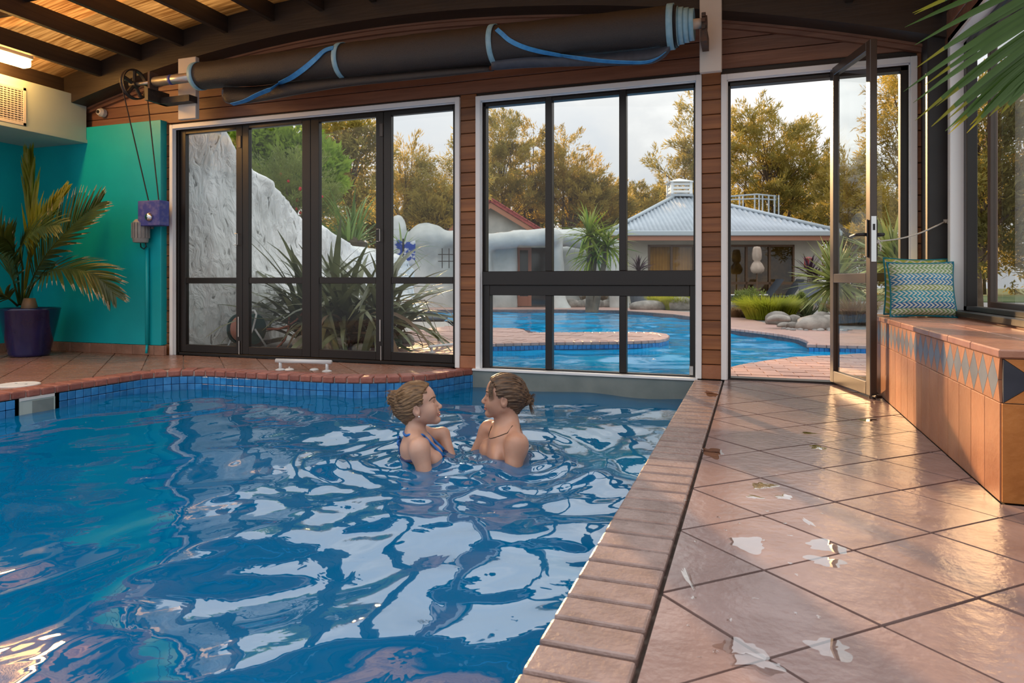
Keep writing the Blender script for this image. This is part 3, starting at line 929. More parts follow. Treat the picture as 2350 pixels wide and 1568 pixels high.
arch_band(0.0, 0.45, 5.20, YW + 0.02, XL, XR + 0.1).build('arch_beam', M['beam'], ceiling)
arch_band(-0.05, 0.012, YW - 0.035, YW + 0.01, XL, XR, 48).build('arch_moulding', M['board'], ceiling)
arch_band(-0.018, 0.01, YW - 0.06, YW - 0.03, XL, XR, 48).build('arch_moulding', M['board'], ceiling)
arch_band(0.45, 0.50, 5.0, 6.15, XL - 0.3, XR + 0.5, 48).build('eave_lining', M['ceiling_ply'], ceiling)
RY0 = 3.2
PX = [-7.33 + 0.53 * i for i in range(17)]
for px_ in PX:
    z = zl(px_) + 0.14
    boxo('purlin', px_ - 0.026, px_ + 0.026, RY0, 5.20, z, z + 0.155, M['purlin'], ceiling, bevel=0.003)
for a, b in zip(PX, PX[1:]):
    if a > 1.0: continue
    n = 4; v = []; f = []
    for i in range(n + 1):
        X = a + (b - a) * i / n
        v += [(X, RY0, zl(X) + 0.297), (X, 5.2, zl(X) + 0.297), (X, 5.2, zl(X) + 0.301), (X, RY0, zl(X) + 0.301)]
    for i in range(n):
        p = i * 4; q = p + 4
        f += [(p, p + 1, q + 1, q), (p + 2, p + 3, q + 3, q + 2), (p + 3, p, q, q + 3), (p + 1, p + 2, q + 2, q + 1)]
    f += [(0, 3, 2, 1), (n * 4, n * 4 + 1, n * 4 + 2, n * 4 + 3)]
    MB().add(v, f).build('roof_sheet', M['roof_sheet'], ceiling)
for ny in (4.05,):
    for a, b in zip(PX, PX[1:]):
        z = zl((a + b) / 2) + 0.24
        boxo('nogging', a + 0.026, b - 0.026, ny - 0.02, ny + 0.02, z, z + 0.05, M['purlin'], ceiling)

# ---- left side wall
wall_left = link(tag(bpy.data.objects.new('wall_left', None), 'teal painted side wall behind the potted palm', None, None, 'structure'))
MB().box(XL - 0.12, XL, 3.2, YW, -0.3, 3.0).build('teal_face', M['teal'], wall_left)
y = 5.37
while y > 3.5:
    boxo('skirting_tile', XL - 0.005, XL + 0.02, y - 0.288, y - 0.002, 0, 0.098, M['terra_far'], wall_left, bevel=0.003); y -= 0.29

# ---- right side wall with the window band above the bench
wall_right = link(tag(bpy.data.objects.new('wall_right', None), 'window side wall above the tiled bench', None, None, 'structure'))
WY0, WY1, WS, WH = 2.2, 5.13, 0.56, 2.29
mb = MB().box(XR, XR + 0.13, 2.1, WY1 + 0.55, -0.3, WS - 0.03).box(XR, XR + 0.13, 2.1, YW + 0.15, WH, 2.75).box(XR, XR + 0.13, WY1, YW + 0.15, WS - 0.03, WH)
mb.build('wall_core', M['board'], wall_right)
for i in range(4):
    boxo('board', XR - 0.02, XR, 2.0, YW - 0.02, WH + 0.005 + i * PITCH, WH + (i + 1) * PITCH, M['board'], wall_right, bevel=0.004)
boxo('corner_post', 1.10, 1.245, 5.24, 5.44, 0.0, 2.8, M['black_post'], wall_right, bevel=0.01)
t4 = link(tag(bpy.data.objects.new('trim_4', None), 'white casing of the window above the bench', None, None, 'structure'))
boxo('side_casing', XR - 0.02, XR + 0.11, WY1 - 0.015, WY1 + 0.045, WS, WH + 0.045, M['trim'], t4, bevel=0.003)
boxo('head_casing', XR - 0.02, XR + 0.11, WY0, WY1 - 0.015, WH - 0.015, WH + 0.045, M['trim'], t4, bevel=0.003)
boxo('sill', XR - 0.015, XR + 0.15, WY0, WY1 - 0.015, WS - 0.035, WS, M['frame'], t4, bevel=0.003)


# ================================================================== windows and doors
YF = 5.53        # middle plane of the dark frames


def wx(x): return atY(x, 640, YF).x


def wz(x, y): return atY(x, y, YF).z


def leaf(parent, name, x0, x1, z0, z1, sl, sr, rt, rb, rails, mat, y=YF, dp=0.05, thick=None):
    """one glazed panel: stiles, rails, panes"""
    o = MB()
    o.box(x0, x0 + sl, y - dp / 2, y + dp / 2, z0, z1).box(x1 - sr, x1, y - dp / 2, y + dp / 2, z0, z1)
    o.box(x0 + sl, x1 - sr, y - dp / 2, y + dp / 2, z0, z0 + rb).box(x0 + sl, x1 - sr, y - dp / 2, y + dp / 2, z1 - rt, z1)
    zs = [z0 + rb]
    for (a, b) in rails:
        o.box(x0 + sl, x1 - sr, y - dp / 2 + 0.006, y + dp / 2 - 0.006, a, b); zs += [a, b]
    zs.append(z1 - rt)
    fr = o.build(name, mat, parent, bevel=0.003)
    for a, b in zip(zs[::2], zs[1::2]):
        MB().box(x0 + sl, x1 - sr, y - 0.003, y + 0.003, a, b).build('pane', M['glass'], fr)
    return fr


# ---- window_1: four folding glass panels
w1 = link(tag(bpy.data.objects.new('window_1', None), 'four-panel folding glass doors in dark bronze frames', None, None, 'structure'))
xs = [wx(p) for p in (413, 430, 546, 560, 574, 697, 716, 735, 866, 883, 900, 1042, 1056)]
zt = wz(740, 262); zb = 0.028
zm0, zm1 = wz(650, 651), wz(650, 637)
o = MB()
o.box(xs[0], xs[12], YF - 0.04, YF + 0.05, 0.0, 0.028).box(xs[0], xs[12], YF - 0.04, YF + 0.05, zt, 2.30)
o.box(xs[0] - 0.01, xs[0] + 0.025, YF - 0.04, YF + 0.05, 0, 2.30).box(xs[12] - 0.012, xs[12] + 0.02, YF - 0.04, YF + 0.05, 0, 2.30)
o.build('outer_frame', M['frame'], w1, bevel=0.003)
ztp = zt - 0.004
panels = [(xs[0] + 0.026, xs[3] - 0.002, xs[1] - xs[0] - 0.026, xs[3] - xs[2]), (xs[3] + 0.002, xs[6] - 0.002, xs[4] - xs[3], xs[6] - xs[5]),
          (xs[6] + 0.002, xs[9] - 0.002, xs[7] - xs[6], xs[9] - xs[8]), (xs[9] + 0.002, xs[12] - 0.014, xs[10] - xs[9], xs[12] - xs[11] - 0.014)]
leaves = []
for (a, b, sl, sr) in panels:
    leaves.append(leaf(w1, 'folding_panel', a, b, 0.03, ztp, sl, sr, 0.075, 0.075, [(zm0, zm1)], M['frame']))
for i, px_ in ((0, 552), (2, 876)):
    hx = wx(px_); hz = wz(px_, 550 if i == 0 else 541)
    MB().tube([(hx - 0.016, YF - 0.028, hz + 0.055), (hx - 0.016, YF - 0.06, hz + 0.055), (hx + 0.014, YF - 0.06, hz + 0.055), (hx + 0.014, YF - 0.06, hz - 0.055), (hx - 0.016, YF - 0.06, hz - 0.055), (hx - 0.016, YF - 0.028, hz - 0.055)], 0.004, 6).build('pull_handle', M['steel'], leaves[i])
    MB().box(hx - 0.006, hx + 0.006, YF - 0.034, YF - 0.024, 0.20, 0.40).build('bolt_plate', M['steel'], leaves[i], bevel=0.002)
    MB().tube([(hx + 0.01, YF - 0.032, 0.03), (hx + 0.01, YF - 0.032, 0.16)], 0.006, 6).build('drop_bolt', M['steel'], leaves[i])
    MB().box(hx - 0.004, hx + 0.03, YF - 0.033, YF - 0.024, ztp - 0.26, ztp - 0.14).build('hinge', M['frame_lit'], leaves[i], bevel=0.002)

# ---- window_2: tall middle window above the water, hinged lower sash
w2 = link(tag(bpy.data.objects.new('window_2', None), 'tall six-light window standing over the pool edge', None, None, 'structure'))
a0, a1 = O2[0] + 0.045, O2[1] - 0.045
zt2 = O2[2] - 0.05
t0, t1 = wz(1350, 655), wz(1350, 622)
m1, m2 = wx(1262), wx(1431)
mw = (wx(1269) - wx(1254)) / 2
o = MB()
o.box(a0, a0 + 0.025, YF - 0.035, YF + 0.035, t1, zt2).box(a1 - 0.02, a1, YF - 0.035, YF + 0.035, t1, zt2).box(a0, a1, YF - 0.035, YF + 0.035, zt2 - 0.03, zt2)
for m_ in (m1, m2): o.box(m_ - mw, m_ + mw, YF - 0.045, YF + 0.03, t1, zt2 + 0.02)
up = o.build('upper_frame', M['frame'], w2, bevel=0.003)
xx = [a0 + 0.025, m1 - mw, m1 + mw, m2 - mw, m2 + mw, a1 - 0.02]
for a, b in zip(xx[::2], xx[1::2]): MB().box(a, b, YF - 0.003, YF + 0.003, t1, zt2 - 0.03).build('pane', M['glass'], up)
MB().box(a0, a1, YF - 0.065, YF + 0.05, t0, t1).build('transom', M['frame'], w2, bevel=0.004)
g0, g1 = wz(1350, 851), wz(1350, 679)
o = MB()
l0, l1 = wx(1128), wx(1584)
zb2 = 0.006
o.box(a0, l0, YF - 0.045, YF + 0.035, zb2, t0).box(l1, a1, YF - 0.045, YF + 0.035, zb2, t0).box(l0, l1, YF - 0.045, YF + 0.035, zb2, g0).box(l0, l1, YF - 0.045, YF + 0.035, g1, t0)
for m_ in (m1, m2): o.box(m_ - mw, m_ + mw, YF - 0.04, YF + 0.03, g0, g1)
lo_ = o.build('lower_sash', M['frame'], w2, bevel=0.003)
xx = [l0, m1 - mw, m1 + mw, m2 - mw, m2 + mw, l1]
for a, b in zip(xx[::2], xx[1::2]): MB().box(a, b, YF - 0.003, YF + 0.003, g0, g1).build('pane', M['glass'], lo_)
MB().box(a1 - 0.05, a1 - 0.02, YF - 0.055, YF - 0.045, 0.02, 0.09).build('latch_plate', M['steel'], lo_, bevel=0.002)

# ---- window_3: door opening and fixed side light
w3 = link(tag(bpy.data.objects.new('window_3', None), 'bronze door frame with a fixed side light next to the bench', None, None, 'structure'))
a0, a1 = O3[0] + 0.045, O3[1] - 0.045
zt3 = O3[2] - 0.05
mh = 0.55
o = MB().box(a0, a0 + 0.022, YF - 0.04, YF + 0.04, 0.012, zt3).box(a1 - 0.05, a1, YF - 0.04, YF + 0.04, 0.012, zt3).box(a0, a1, YF - 0.04, YF + 0.04, zt3 - 0.03, zt3)
o.box(mh, mh + 0.045, YF - 0.03, YF + 0.04, 0.012, zt3).box(a0, a1, YF - 0.06, YF + 0.06, -0.012, 0.014)
o.box(mh + 0.045, a1 - 0.05, YF - 0.035, YF + 0.035, 0.015, 0.06)
zr = (wz(2080, 646), wz(2080, 627))
o.box(mh + 0.045, a1 - 0.05, YF - 0.035, YF + 0.035, *zr)
f3 = o.build('door_frame', M['frame'], w3, bevel=0.003)
MB().box(mh + 0.045, a1 - 0.05, YF - 0.003, YF + 0.003, 0.06, zr[0]).build('pane', M['glass'], f3)
MB().box(mh + 0.045, a1 - 0.05, YF - 0.003, YF + 0.003, zr[1], zt3 - 0.03).build('pane', M['glass'], f3)

# ---- door_1: the glazed leaf standing open into the room
P0 = Vector((0.548, 5.475)); P1 = Vector((0.722, 4.86))
ln = (P1 - P0).length
d1 = thing('door_1', 'bronze framed glass door standing open beside the bench', None, (P0.x, P0.y, 0), math.atan2(P1.y - P0.y, P1.x - P0.x), kind='structure')
st = 0.062
zd0, zd1 = 0.018, 2.285
rl = (0.735, 0.80)
o = MB().box(0, st, -0.022, 0.022, zd0, zd1).box(ln - st, ln, -0.022, 0.022, zd0, zd1)
o.box(st, ln - st, -0.022, 0.022, zd1 - 0.06, zd1).box(st, ln - st, -0.022, 0.022, zd0, zd0 + 0.085).box(st, ln - st, -0.022, 0.022, *rl)
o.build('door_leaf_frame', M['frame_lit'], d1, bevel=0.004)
MB().box(st, ln - st, -0.003, 0.003, zd0 + 0.085, rl[0]).build('pane', M['glass'], d1)
MB().box(st, ln - st, -0.003, 0.003, rl[1], zd1 - 0.06).build('pane', M['glass'], d1)
MB().box(ln, ln + 0.003, -0.016, 0.016, 0.87, 1.16).build('lock_plate', M['chrome'], d1, bevel=0.001)
MB().box(ln + 0.003, ln + 0.0045, -0.007, 0.007, 1.07, 1.11).build('latch_hole', M['black_plastic'], d1)
for s_ in (-1, 1):
    h_ = MB().box(ln - 0.048, ln - 0.018, s_ * 0.022, s_ * 0.034, 0.90, 1.14).build('handle_plate', M['black_plastic'], d1, bevel=0.004)
    MB().tube([(ln - 0.033, s_ * 0.03, 1.045), (ln - 0.033, s_ * 0.075, 1.045), (ln - 0.06, s_ * 0.085, 1.045), (ln - 0.15, s_ * 0.082, 1.04)], [0.011, 0.011, 0.0105, 0.007], 10).build('lever', M['black_plastic'], h_, smooth=True)
MB().tube([(ln - 0.02, 0, 0.0), (ln - 0.02, 0, 0.03)], 0.02, 10).build('floor_bolt', M['frame_lit'], d1)
MB().box(ln - 0.01, ln + 0.055, -0.014, 0.03, 0.012, 0.032).build('hold_open_foot', M['frame'], d1, bevel=0.006)

# ---- window_4: band above the bench with an open sash
w4 = link(tag(bpy.data.objects.new('window_4', None), 'bronze window above the bench with its sash pushed open', None, None, 'structure'))
xf0, xf1 = XR + 0.055, XR + 0.115
o = MB().box(xf0, xf1, WY1 - 0.08, WY1 - 0.015, WS, WH - 0.015).box(xf0, xf1, WY0, WY1 - 0.015, WS, WS + 0.03).box(xf0, xf1, WY0, WY1 - 0.015, WH - 0.05, WH - 0.015)
o.box(xf0, xf1, 3.0, 3.06, WS, WH - 0.015).box(xf0, xf1, WY0, WY0 + 0.05, WS, WH - 0.015)
o.build('outer_frame', M['frame'], w4, bevel=0.003)
Q0 = Vector((XR + 0.075, 3.10)); Q1 = Vector((1.405, 5.04)); ql = (Q1 - Q0).length
sa = ob('open_sash', None, w4, (Q0.x, Q0.y, 0), (0, 0, math.atan2(Q1.y - Q0.y, Q1.x - Q0.x)))
o = MB().box(0, 0.05, -0.02, 0.02, WS + 0.005, WH - 0.05).box(ql - 0.065, ql, -0.02, 0.02, WS + 0.005, WH - 0.05).box(0.05, ql - 0.065, -0.02, 0.02, WS + 0.005, WS + 0.06).box(0.05, ql - 0.065, -0.02, 0.02, WH - 0.10, WH - 0.05)
o.build('sash_frame', M['frame_lit'], sa, bevel=0.003)
MB().box(0.05, ql - 0.065, -0.003, 0.003, WS + 0.06, WH - 0.10).build('pane', M['glass'], sa)

# ================================================================== bench
bench = link(tag(bpy.data.objects.new('tiled_bench', None), 'built-in orange tiled bench with a band of slate blue diamonds', 'bench'))
BX, BY0, BY1, BZ = 0.785, 2.715, 5.42, 0.515
MB().box(BX + 0.012, XR, BY0 + 0.012, BY1, 0.0, BZ - 0.022).build('bench_core', M['grout_light'], bench)
zb1 = 0.335          # top of the tall tiles, foot of the diamond band
zc = BZ - 0.032
pt = 0.1635
n = int((BY1 - BY0) / pt)
for i in range(n + 1):
    y0 = BY0 + 0.012 + i * pt; y1 = min(y0 + pt - 0.003, BY1)
    if y1 - y0 < 0.03: continue
    boxo('face_tile', BX, BX + 0.013, y0, y1, 0.0, zb1 - 0.003, M['bench_tile'], bench, bevel=0.0018)


def flat(name, pts, x0, x1, mat):
    """a tile lying in the bench face: pts are (y, z)"""
    cy = sum(p[0] for p in pts) / len(pts); cz = sum(p[1] for p in pts) / len(pts)
    sh = [((p[0] - cy) * 0.965, (p[1] - cz) * 0.985) for p in pts]
    n = len(pts)
    v = [(0, a, b) for a, b in sh] + [(x1 - x0, a, b) for a, b in sh]
    f = [tuple(range(n)), tuple(range(2 * n - 1, n - 1, -1))] + [(i, (i + 1) % n, n + (i + 1) % n, n + i) for i in range(n)]
    return MB().add(v, f).build(name, mat, bench, loc=(x0, cy, cz))


dw = 0.109
n = int((BY1 - BY0 - 0.02) / dw)
zmid = (zb1 + zc) / 2
for i in range(n):
    y0 = BY0 + 0.03 + i * dw; ym = y0 + dw / 2; y1 = y0 + dw
    flat('diamond_tile', [(ym, zb1), (y1, zmid), (ym, zc), (y0, zmid)], BX, BX + 0.013, M['diamond'])
    if i < n - 1:
        flat('triangle_tile', [(ym, zc), (y1, zmid), (y1 + dw / 2, zc)], BX, BX + 0.013, M['bench_tile'])
        flat('triangle_tile', [(ym, zb1), (y1 + dw / 2, zb1), (y1, zmid)], BX, BX + 0.013, M['bench_tile'])
flat('triangle_tile', [(BY0 + 0.012, zc), (BY0 + 0.03, zmid), (BY0 + 0.03 + dw / 2, zc)], BX, BX + 0.013, M['bench_tile'])
flat('triangle_tile', [(BY0 + 0.012, zb1), (BY0 + 0.03 + dw / 2, zb1), (BY0 + 0.03, zmid)], BX, BX + 0.013, M['bench_tile'])
# end face towards the room
x = BX + 0.005
boxo('end_tile', BX + 0.004, BX + 0.20, BY0, BY0 + 0.013, 0.0, zb1 - 0.003, M['bench_ochre'], bench, bevel=0.0018)
boxo('end_tile', BX + 0.203, BX + 0.42, BY0, BY0 + 0.013, 0.0, zb1 - 0.003, M['bench_ochre'], bench, bevel=0.0018)


def flat_end(name, pts, mat):
    cx = sum(p[0] for p in pts) / len(pts); cz = sum(p[1] for p in pts) / len(pts); n = len(pts)
    sh = [((p[0] - cx) * 0.97, (p[1] - cz) * 0.98) for p in pts]
    v = [(a, 0, b) for a, b in sh] + [(a, 0.013, b) for a, b in sh]
    f = [tuple(range(n)), tuple(range(2 * n - 1, n - 1, -1))] + [(i, (i + 1) % n, n + (i + 1) % n, n + i) for i in range(n)]
    MB().add(v, f).build(name, mat, bench, loc=(cx, BY0, cz))


for x0 in (BX + 0.006, BX + 0.212):
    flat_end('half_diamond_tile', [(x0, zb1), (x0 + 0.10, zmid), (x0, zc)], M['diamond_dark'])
    flat_end('triangle_tile', [(x0, zc), (x0 + 0.10, zmid), (x0 + 0.2, zc)], M['bench_ochre'])
    flat_end('triangle_tile', [(x0, zb1), (x0 + 0.2, zb1), (x0 + 0.10, zmid)], M['bench_ochre'])
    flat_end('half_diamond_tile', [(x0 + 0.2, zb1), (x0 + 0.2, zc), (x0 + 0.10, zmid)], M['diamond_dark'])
for (a, b) in ((BX - 0.008, BX + 0.215), (BX + 0.218, XR - 0.001)):
    y = BY0 - 0.008
    while y < BY1 - 0.05:
        y1 = min(y + 0.325, BY1)
        boxo('top_tile', a, b, y, y1 - 0.003, BZ - 0.03, BZ, M['bench_top'], bench, bevel=0.005); y = y1


# ================================================================== OUTDOORS: terraces, outer pool
WO = -0.09


def pz(lst): return [(atz(*p).x, atz(*p).y) for p in lst]


front_pen = pz([(1127, 789), (1190, 787.3), (1252, 785.8), (1340, 785), (1423, 784), (1475, 782.6), (1510, 780.6), (1526, 777.5), (1534, 774)])
back_pen = pz([(1534, 771), (1527, 767), (1499, 763), (1423, 762.6), (1330, 763), (1213, 764)])
left_bank = pz([(1200, 756), (1180, 752.5), (1127, 753), (1060, 752), (1040, 748), (1028, 739), (1005, 731), (924, 721), (860, 717)])
far_bank = pz([(800, 712), (960, 711), (1127, 710), (1302, 710), (1423, 712), (1499, 717.5), (1545, 721), (1583, 726), (1615, 736), (1640, 746), (1665, 753), (1713, 757.6), (1761, 763.4), (1797, 768.4), (1834, 775), (1852, 781.7), (1861, 789)])
right_bank = pz([(1862, 790.8), (1907, 792.5), (1993, 794), (2120, 797)])
near_bank = pz([(2120, 808), (1993, 811), (1905, 815), (1855, 817), (1806, 821.5), (1756, 827), (1706, 835.6), (1665, 845.5)])
YO = YW + 0.15

pool_o = link(tag(bpy.data.objects.new('outdoor_pool_basin', None), 'blue lined free-form outdoor pool basin', None, None, 'structure'))
MB().box(-14, 9, YO, 22, -1.35, -1.25).build('lining', M['pool_out'], pool_o)


def terrace(name, label, poly, mat, z=0.0):
    o = link(tag(bpy.data.objects.new(name, None), label, None, None, 'structure'))
    if area(poly) < 0: poly = poly[::-1]
    MB().prism(poly, -0.6, z - 0.012).build('paving_bed', mat, o)
    return o, poly


def band(line, z0, z1, off, mat, parent, name='tile_band'):
    """upright lining strip along a bank"""
    v = []; f = []
    for p in line: v += [(p[0], p[1], z0), (p[0], p[1], z1)]
    for i in range(len(line) - 1): f.append((2 * i, 2 * i + 2, 2 * i + 3, 2 * i + 1))
    return MB().add(v, f).build(name, mat, parent)


lp = [(-2.27, YO)] + [(-3.0, 7.2)] + front_pen + back_pen + left_bank + [(-11.5, 15.5), (-11.5, YO)]
ter_l, lp = terrace('terrace_floor', 'pink paved terrace with a tongue reaching into the outdoor pool', lp, M['grout_light'])
rp_ = near_bank + [(-0.33, YO), (4.5, YO), (4.5, near_bank[0][1])]
ter_r, rp_ = terrace('door_terrace_floor', 'pink paved terrace outside the open door', rp_, M['grout_light'])
fp = far_bank + right_bank + [(30, right_bank[-1][1]), (60, 70), (-60, 70), (-60, far_bank[0][1])]
ter_f, fp = terrace('garden_floor', 'garden ground and far paved bank beyond the outdoor pool', fp, M['gravel'])
# back lawn and soil on the far ground
MB().box(-60, 60, 30, 90, -0.02, 0.02).build('lawn', M['lawn'], ter_f)
MB().prism([(-12, YO), (-5.0, YO), (-5.6, 7.0), (-6.2, 9.5), (-7.2, 12.6), (-14, 13)], -0.3, 0.035).build('planting_bed', M['soil'], ter_l)
# far paved bank (strip along the coping)
off = []
for i, p in enumerate(far_bank):
    off.append((p[0] + 0.25 * (i / len(far_bank)), p[1] + 1.2))
strip = far_bank + pz([(1990, 793)]) + pz([(1990, 757), (1900, 757), (1800, 749), (1760, 742), (1715, 731), (1665, 724), (1583, 716.5), (1499, 710), (1423, 706), (1302, 703), (1127, 703), (960, 704), (800, 704)])
MB().prism(strip if area(strip) > 0 else strip[::-1], -0.2, 0.0).build('paved_bank', M['paver'], ter_f)
for line, par in ((front_pen, ter_l), (back_pen, ter_l), (left_bank, ter_l), (far_bank, ter_f), (right_bank, ter_f), (near_bank, ter_r), ([(-2.27, YO), (-3.0, 7.2), front_pen[0]], ter_l)):
    band(line, -1.3, -0.035, 0, M['blue_tile'], par)


def pave(region, parent, w, d, ang, gap, xr, yr, mat=None):
    """staggered pavers clipped to the region"""
    ca, sa_ = math.cos(ang), math.sin(ang)
    for j in range(-60, 60):
        for i in range(-60, 60):
            lx, ly = (i + 0.5 * (j % 2)) * w, j * d
            x, y = xr[0] + lx * ca - ly * sa_, yr[0] + lx * sa_ + ly * ca
            if not (xr[0] - w < x < xr[1] + w and yr[0] - w < y < yr[1] + w): continue
            g = gap / 2
            q = [(-w / 2 + g, -d / 2 + g), (w / 2 - g, -d / 2 + g), (w / 2 - g, d / 2 - g), (-w / 2 + g, d / 2 - g)]
            sq = [(x + a * ca - b * sa_, y + a * sa_ + b * ca) for a, b in q]
            box_ = [(xr[0], yr[0]), (xr[1], yr[0]), (xr[1], yr[1]), (xr[0], yr[1])]
            sq = clip_poly(sq, box_)
            if len(sq) < 3: continue
            p = clip_poly(region, sq)
            if len(p) < 3 or abs(area(p)) < 0.002: continue
            mx, my = sum(a[0] for a in p) / len(p), sum(a[1] for a in p) / len(p)
            MB().prism([(a[0] - mx, a[1] - my) for a in p], -0.02, rnd.uniform(-0.003, 0.003)).build('paver', mat or M['paver'], parent, loc=(mx, my, 0))


pave(rp_, ter_r, 0.23, 0.115, 0.12, 0.008, (-0.33, 2.6), (YO, 7.9))
pave(lp, ter_l, 0.30, 0.20, -0.25, 0.012, (-4.9, -2.2), (YO, 8.3))
pave(lp, ter_l, 0.42, 0.26, -0.1, 0.014, (-4.9, 1.0), (8.3, 10.6))
ob_m = MB().box(-0.11, 0.012, -0.051, 0.051, -0.04, 0.006).mesh('coping_brick', M['paver'], bevel=0.008)
for line, par in ((front_pen, ter_l), (back_pen, ter_l), (far_bank[9:], ter_f), (right_bank[:3], ter_f)):
    for (p, t) in along(line, 0.11):
        ob('coping_brick', ob_m, par, (p.x, p.y, 0), (0, 0, math.atan2(t.y, t.x) - PI / 2))
ot = MB().box(-0.004, 0.004, -0.026, 0.026, -0.026, 0.026).mesh('waterline_tile', M['blue_tile'], bevel=0.003)
for line, par in ((front_pen, ter_l), (right_bank[:3], ter_f)):
    for (p, t) in along(line, 0.056):
        n_ = Vector((t.y, -t.x))
        ob('waterline_tile', ot, par, (p.x + n_.x * 0.004, p.y + n_.y * 0.004, -0.064), (0, 0, math.atan2(t.y, t.x) - PI / 2))

# bring every outside bank's water as one sheet
ow = water_mesh('outdoor_pool_water', -11.0, 5.0, YO + 0.012, 19.5, 0.045, WO, M['water_out'], 0.0125, [], 11, base=1.0, lam=(0.28, 1.6),
                keep=lambda x, y: ((-SN * x + CS * y) < 18.9) & ~((y < 13.2) & (x < -5.0)))
tag(ob('outdoor_pool_water', ow), 'bright blue outdoor pool water behind the windows', 'water', kind='stuff')


# ================================================================== OUTDOORS: buildings (each turned to face the pool)
def facing(name, label, cat, px, d, z=0.0, turn=0.0):
    b = atd(px, HZ, d)
    return thing(name, label, cat, (b.x, b.y, z), TH + turn)


def lx(px, px0, d): return (px - px0) / F * d


# ---- pavilion with hipped iron roof
DP = 23.6
pv = facing('pavilion', 'low cream pavilion with a pale corrugated hip roof beyond the pool', 'building', 1600, DP)


def pX(px, d=DP): return (px - 1600) / F * d


def pZ(py, d=DP): return H + (HZ - py) / F * d


zw = 2.30
x0, x1 = pX(1438), pX(1886)
wa, wb = pX(1487), pX(1823)
zt_ = pZ(562)
o = MB().box(x0, wa, 0, 0.15, 0, zw).box(wb, x1, 0, 0.15, 0, zw).box(wa, wb, 0, 0.15, zt_, zw)
o.box(x0, x0 + 0.15, 0.15, 6.0, 0, zw).box(x1 - 0.15, x1, 0.15, 6.0, 0, zw).box(x0, x1, 6.0, 6.15, 0, zw)
o.build('walls', M['render_wall'], pv)
MB().box(x0, x1, 0.15, 6.0, 0.0, 0.03).box(x0 + 0.15, x1 - 0.15, 1.3, 1.4, 0.03, zw).build('floor_and_reflection_panel', M['room_mirrored'], pv)  # floor, and a panel with the golden tree reflection painted into its colour
o = MB()
for i in range(26):
    a = wa + 0.1 + i * (pX(1592) - wa - 0.1) / 26.0
    o.tube([(a + 0.03, 0.22 + 0.03 * (i % 2), 0.05), (a + 0.03, 0.22 + 0.03 * (i % 2), zt_)], 0.05, 6)
o.build('reflection_curtain', M['reflection_curtain'], pv, smooth=True)
fm = MB().box(wa, wa + 0.07, -0.02, 0.1, 0, zt_).box(wb - 0.06, wb, -0.02, 0.1, 0, zt_).box(wa, wb, -0.02, 0.1, zt_ - 0.07, zt_)
fm.box(pX(1663), wb, -0.02, 0.1, pZ(653), pZ(647))
ml = [pX(q) for q in (1541, 1592, 1640, 1713, 1766)]
for q in ml: fm.box(q - 0.035, q + 0.035, -0.02, 0.1, 0, zt_)
fm.build('window_frame', M['bronze_far'], pv)
ee = [wa] + ml + [wb]
for a, b in zip(ee, ee[1:]):
    MB().box(a + 0.035, b - 0.035, 0.03, 0.036, 0.03, zt_ - 0.07).build('window_pane', M['glass_far'], pv)
# roof
ea, eb = pX(1386, 22.9), pX(1914, 22.9)
ye = -0.7
ze = pZ(532, 22.9)
ax, ay, az = pX(1604, 26.8) , ye + (eb - ea) / 2 * 0.92, pZ(449, 26.8)
for side in range(4):
    v = []; f = []
    if side in (0, 2):
        n = 260
        yb_ = ye if side == 0 else 2 * ay - ye
        for i in range(n + 1):
            X = ea + (eb - ea) * i / n
            t = (X - ea) / (ax - ea) if X < ax else (eb - X) / (eb - ax)
            w = 0.022 * math.sin(2 * PI * X / 0.155)
            v += [(X, yb_, ze + w), (X, yb_ + (ay - yb_) * t, ze + (az - ze) * t + w)]
    else:
        n = 160
        xb = ea if side == 3 else eb
        for i in range(n + 1):
            Y = ye + (2 * ay - 2 * ye) * i / n
            t = 1 - abs(Y - ay) / (ay - ye)
            w = 0.022 * math.sin(2 * PI * Y / 0.155)
            v += [(xb, Y, ze + w), (xb + (ax - xb) * t, Y, ze + (az - ze) * t + w)]
    f = [(2 * i, 2 * i + 2, 2 * i + 3, 2 * i + 1) for i in range(n)]
    rf = ob('roof_sheet', mesh_of('roof_sheet', v, f, M['iron_roof'], True), pv)
    so = rf.modifiers.new('thick', 'SOLIDIFY'); so.thickness = 0.012
    cx_, cy_ = [(ea, ye), (eb, ye), (eb, 2 * ay - ye), (ea, 2 * ay - ye)][side]
    MB().tube([(cx_, cy_, ze + 0.03), (ax, ay, az + 0.03)], 0.07, 8).build('hip_capping', M['fascia'], pv, smooth=True)
zg = pZ(541.5, 22.9)
o = MB().box(ea - 0.05, eb + 0.05, ye - 0.1, ye + 0.02, zg, ze + 0.03).box(ea - 0.05, ea + 0.05, ye, 2 * ay - ye, zg, ze + 0.03).box(eb - 0.05, eb + 0.05, ye, 2 * ay - ye, zg, ze + 0.03)
o.build('gutter', M['fascia'], pv, bevel=0.02)
zs_ = pZ(552, 22.9)
MB().box(ea + 0.02, eb - 0.02, ye - 0.02, ye + 0.04, zs_, zg).box(eb - 0.06, eb - 0.02, ye, 2 * ay - ye, zs_, zg).box(ea + 0.02, eb - 0.02, ye + 0.04, 0.0, zs_ + 0.06, zs_ + 0.09).build('fascia_board', M['terra_fascia'], pv)
cu = ob('roof_vent', None, pv, (ax, ay, az - 0.12))
MB().box(-0.42, 0.42, -0.42, 0.42, 0, 0.10).build('vent_base', M['iron_roof'], cu)
o = MB()
for sx in (-1, 1):
    for sy in (-1, 1): o.box(sx * 0.36 - 0.05, sx * 0.36 + 0.05, sy * 0.36 - 0.05, sy * 0.36 + 0.05, 0.1, 0.55)
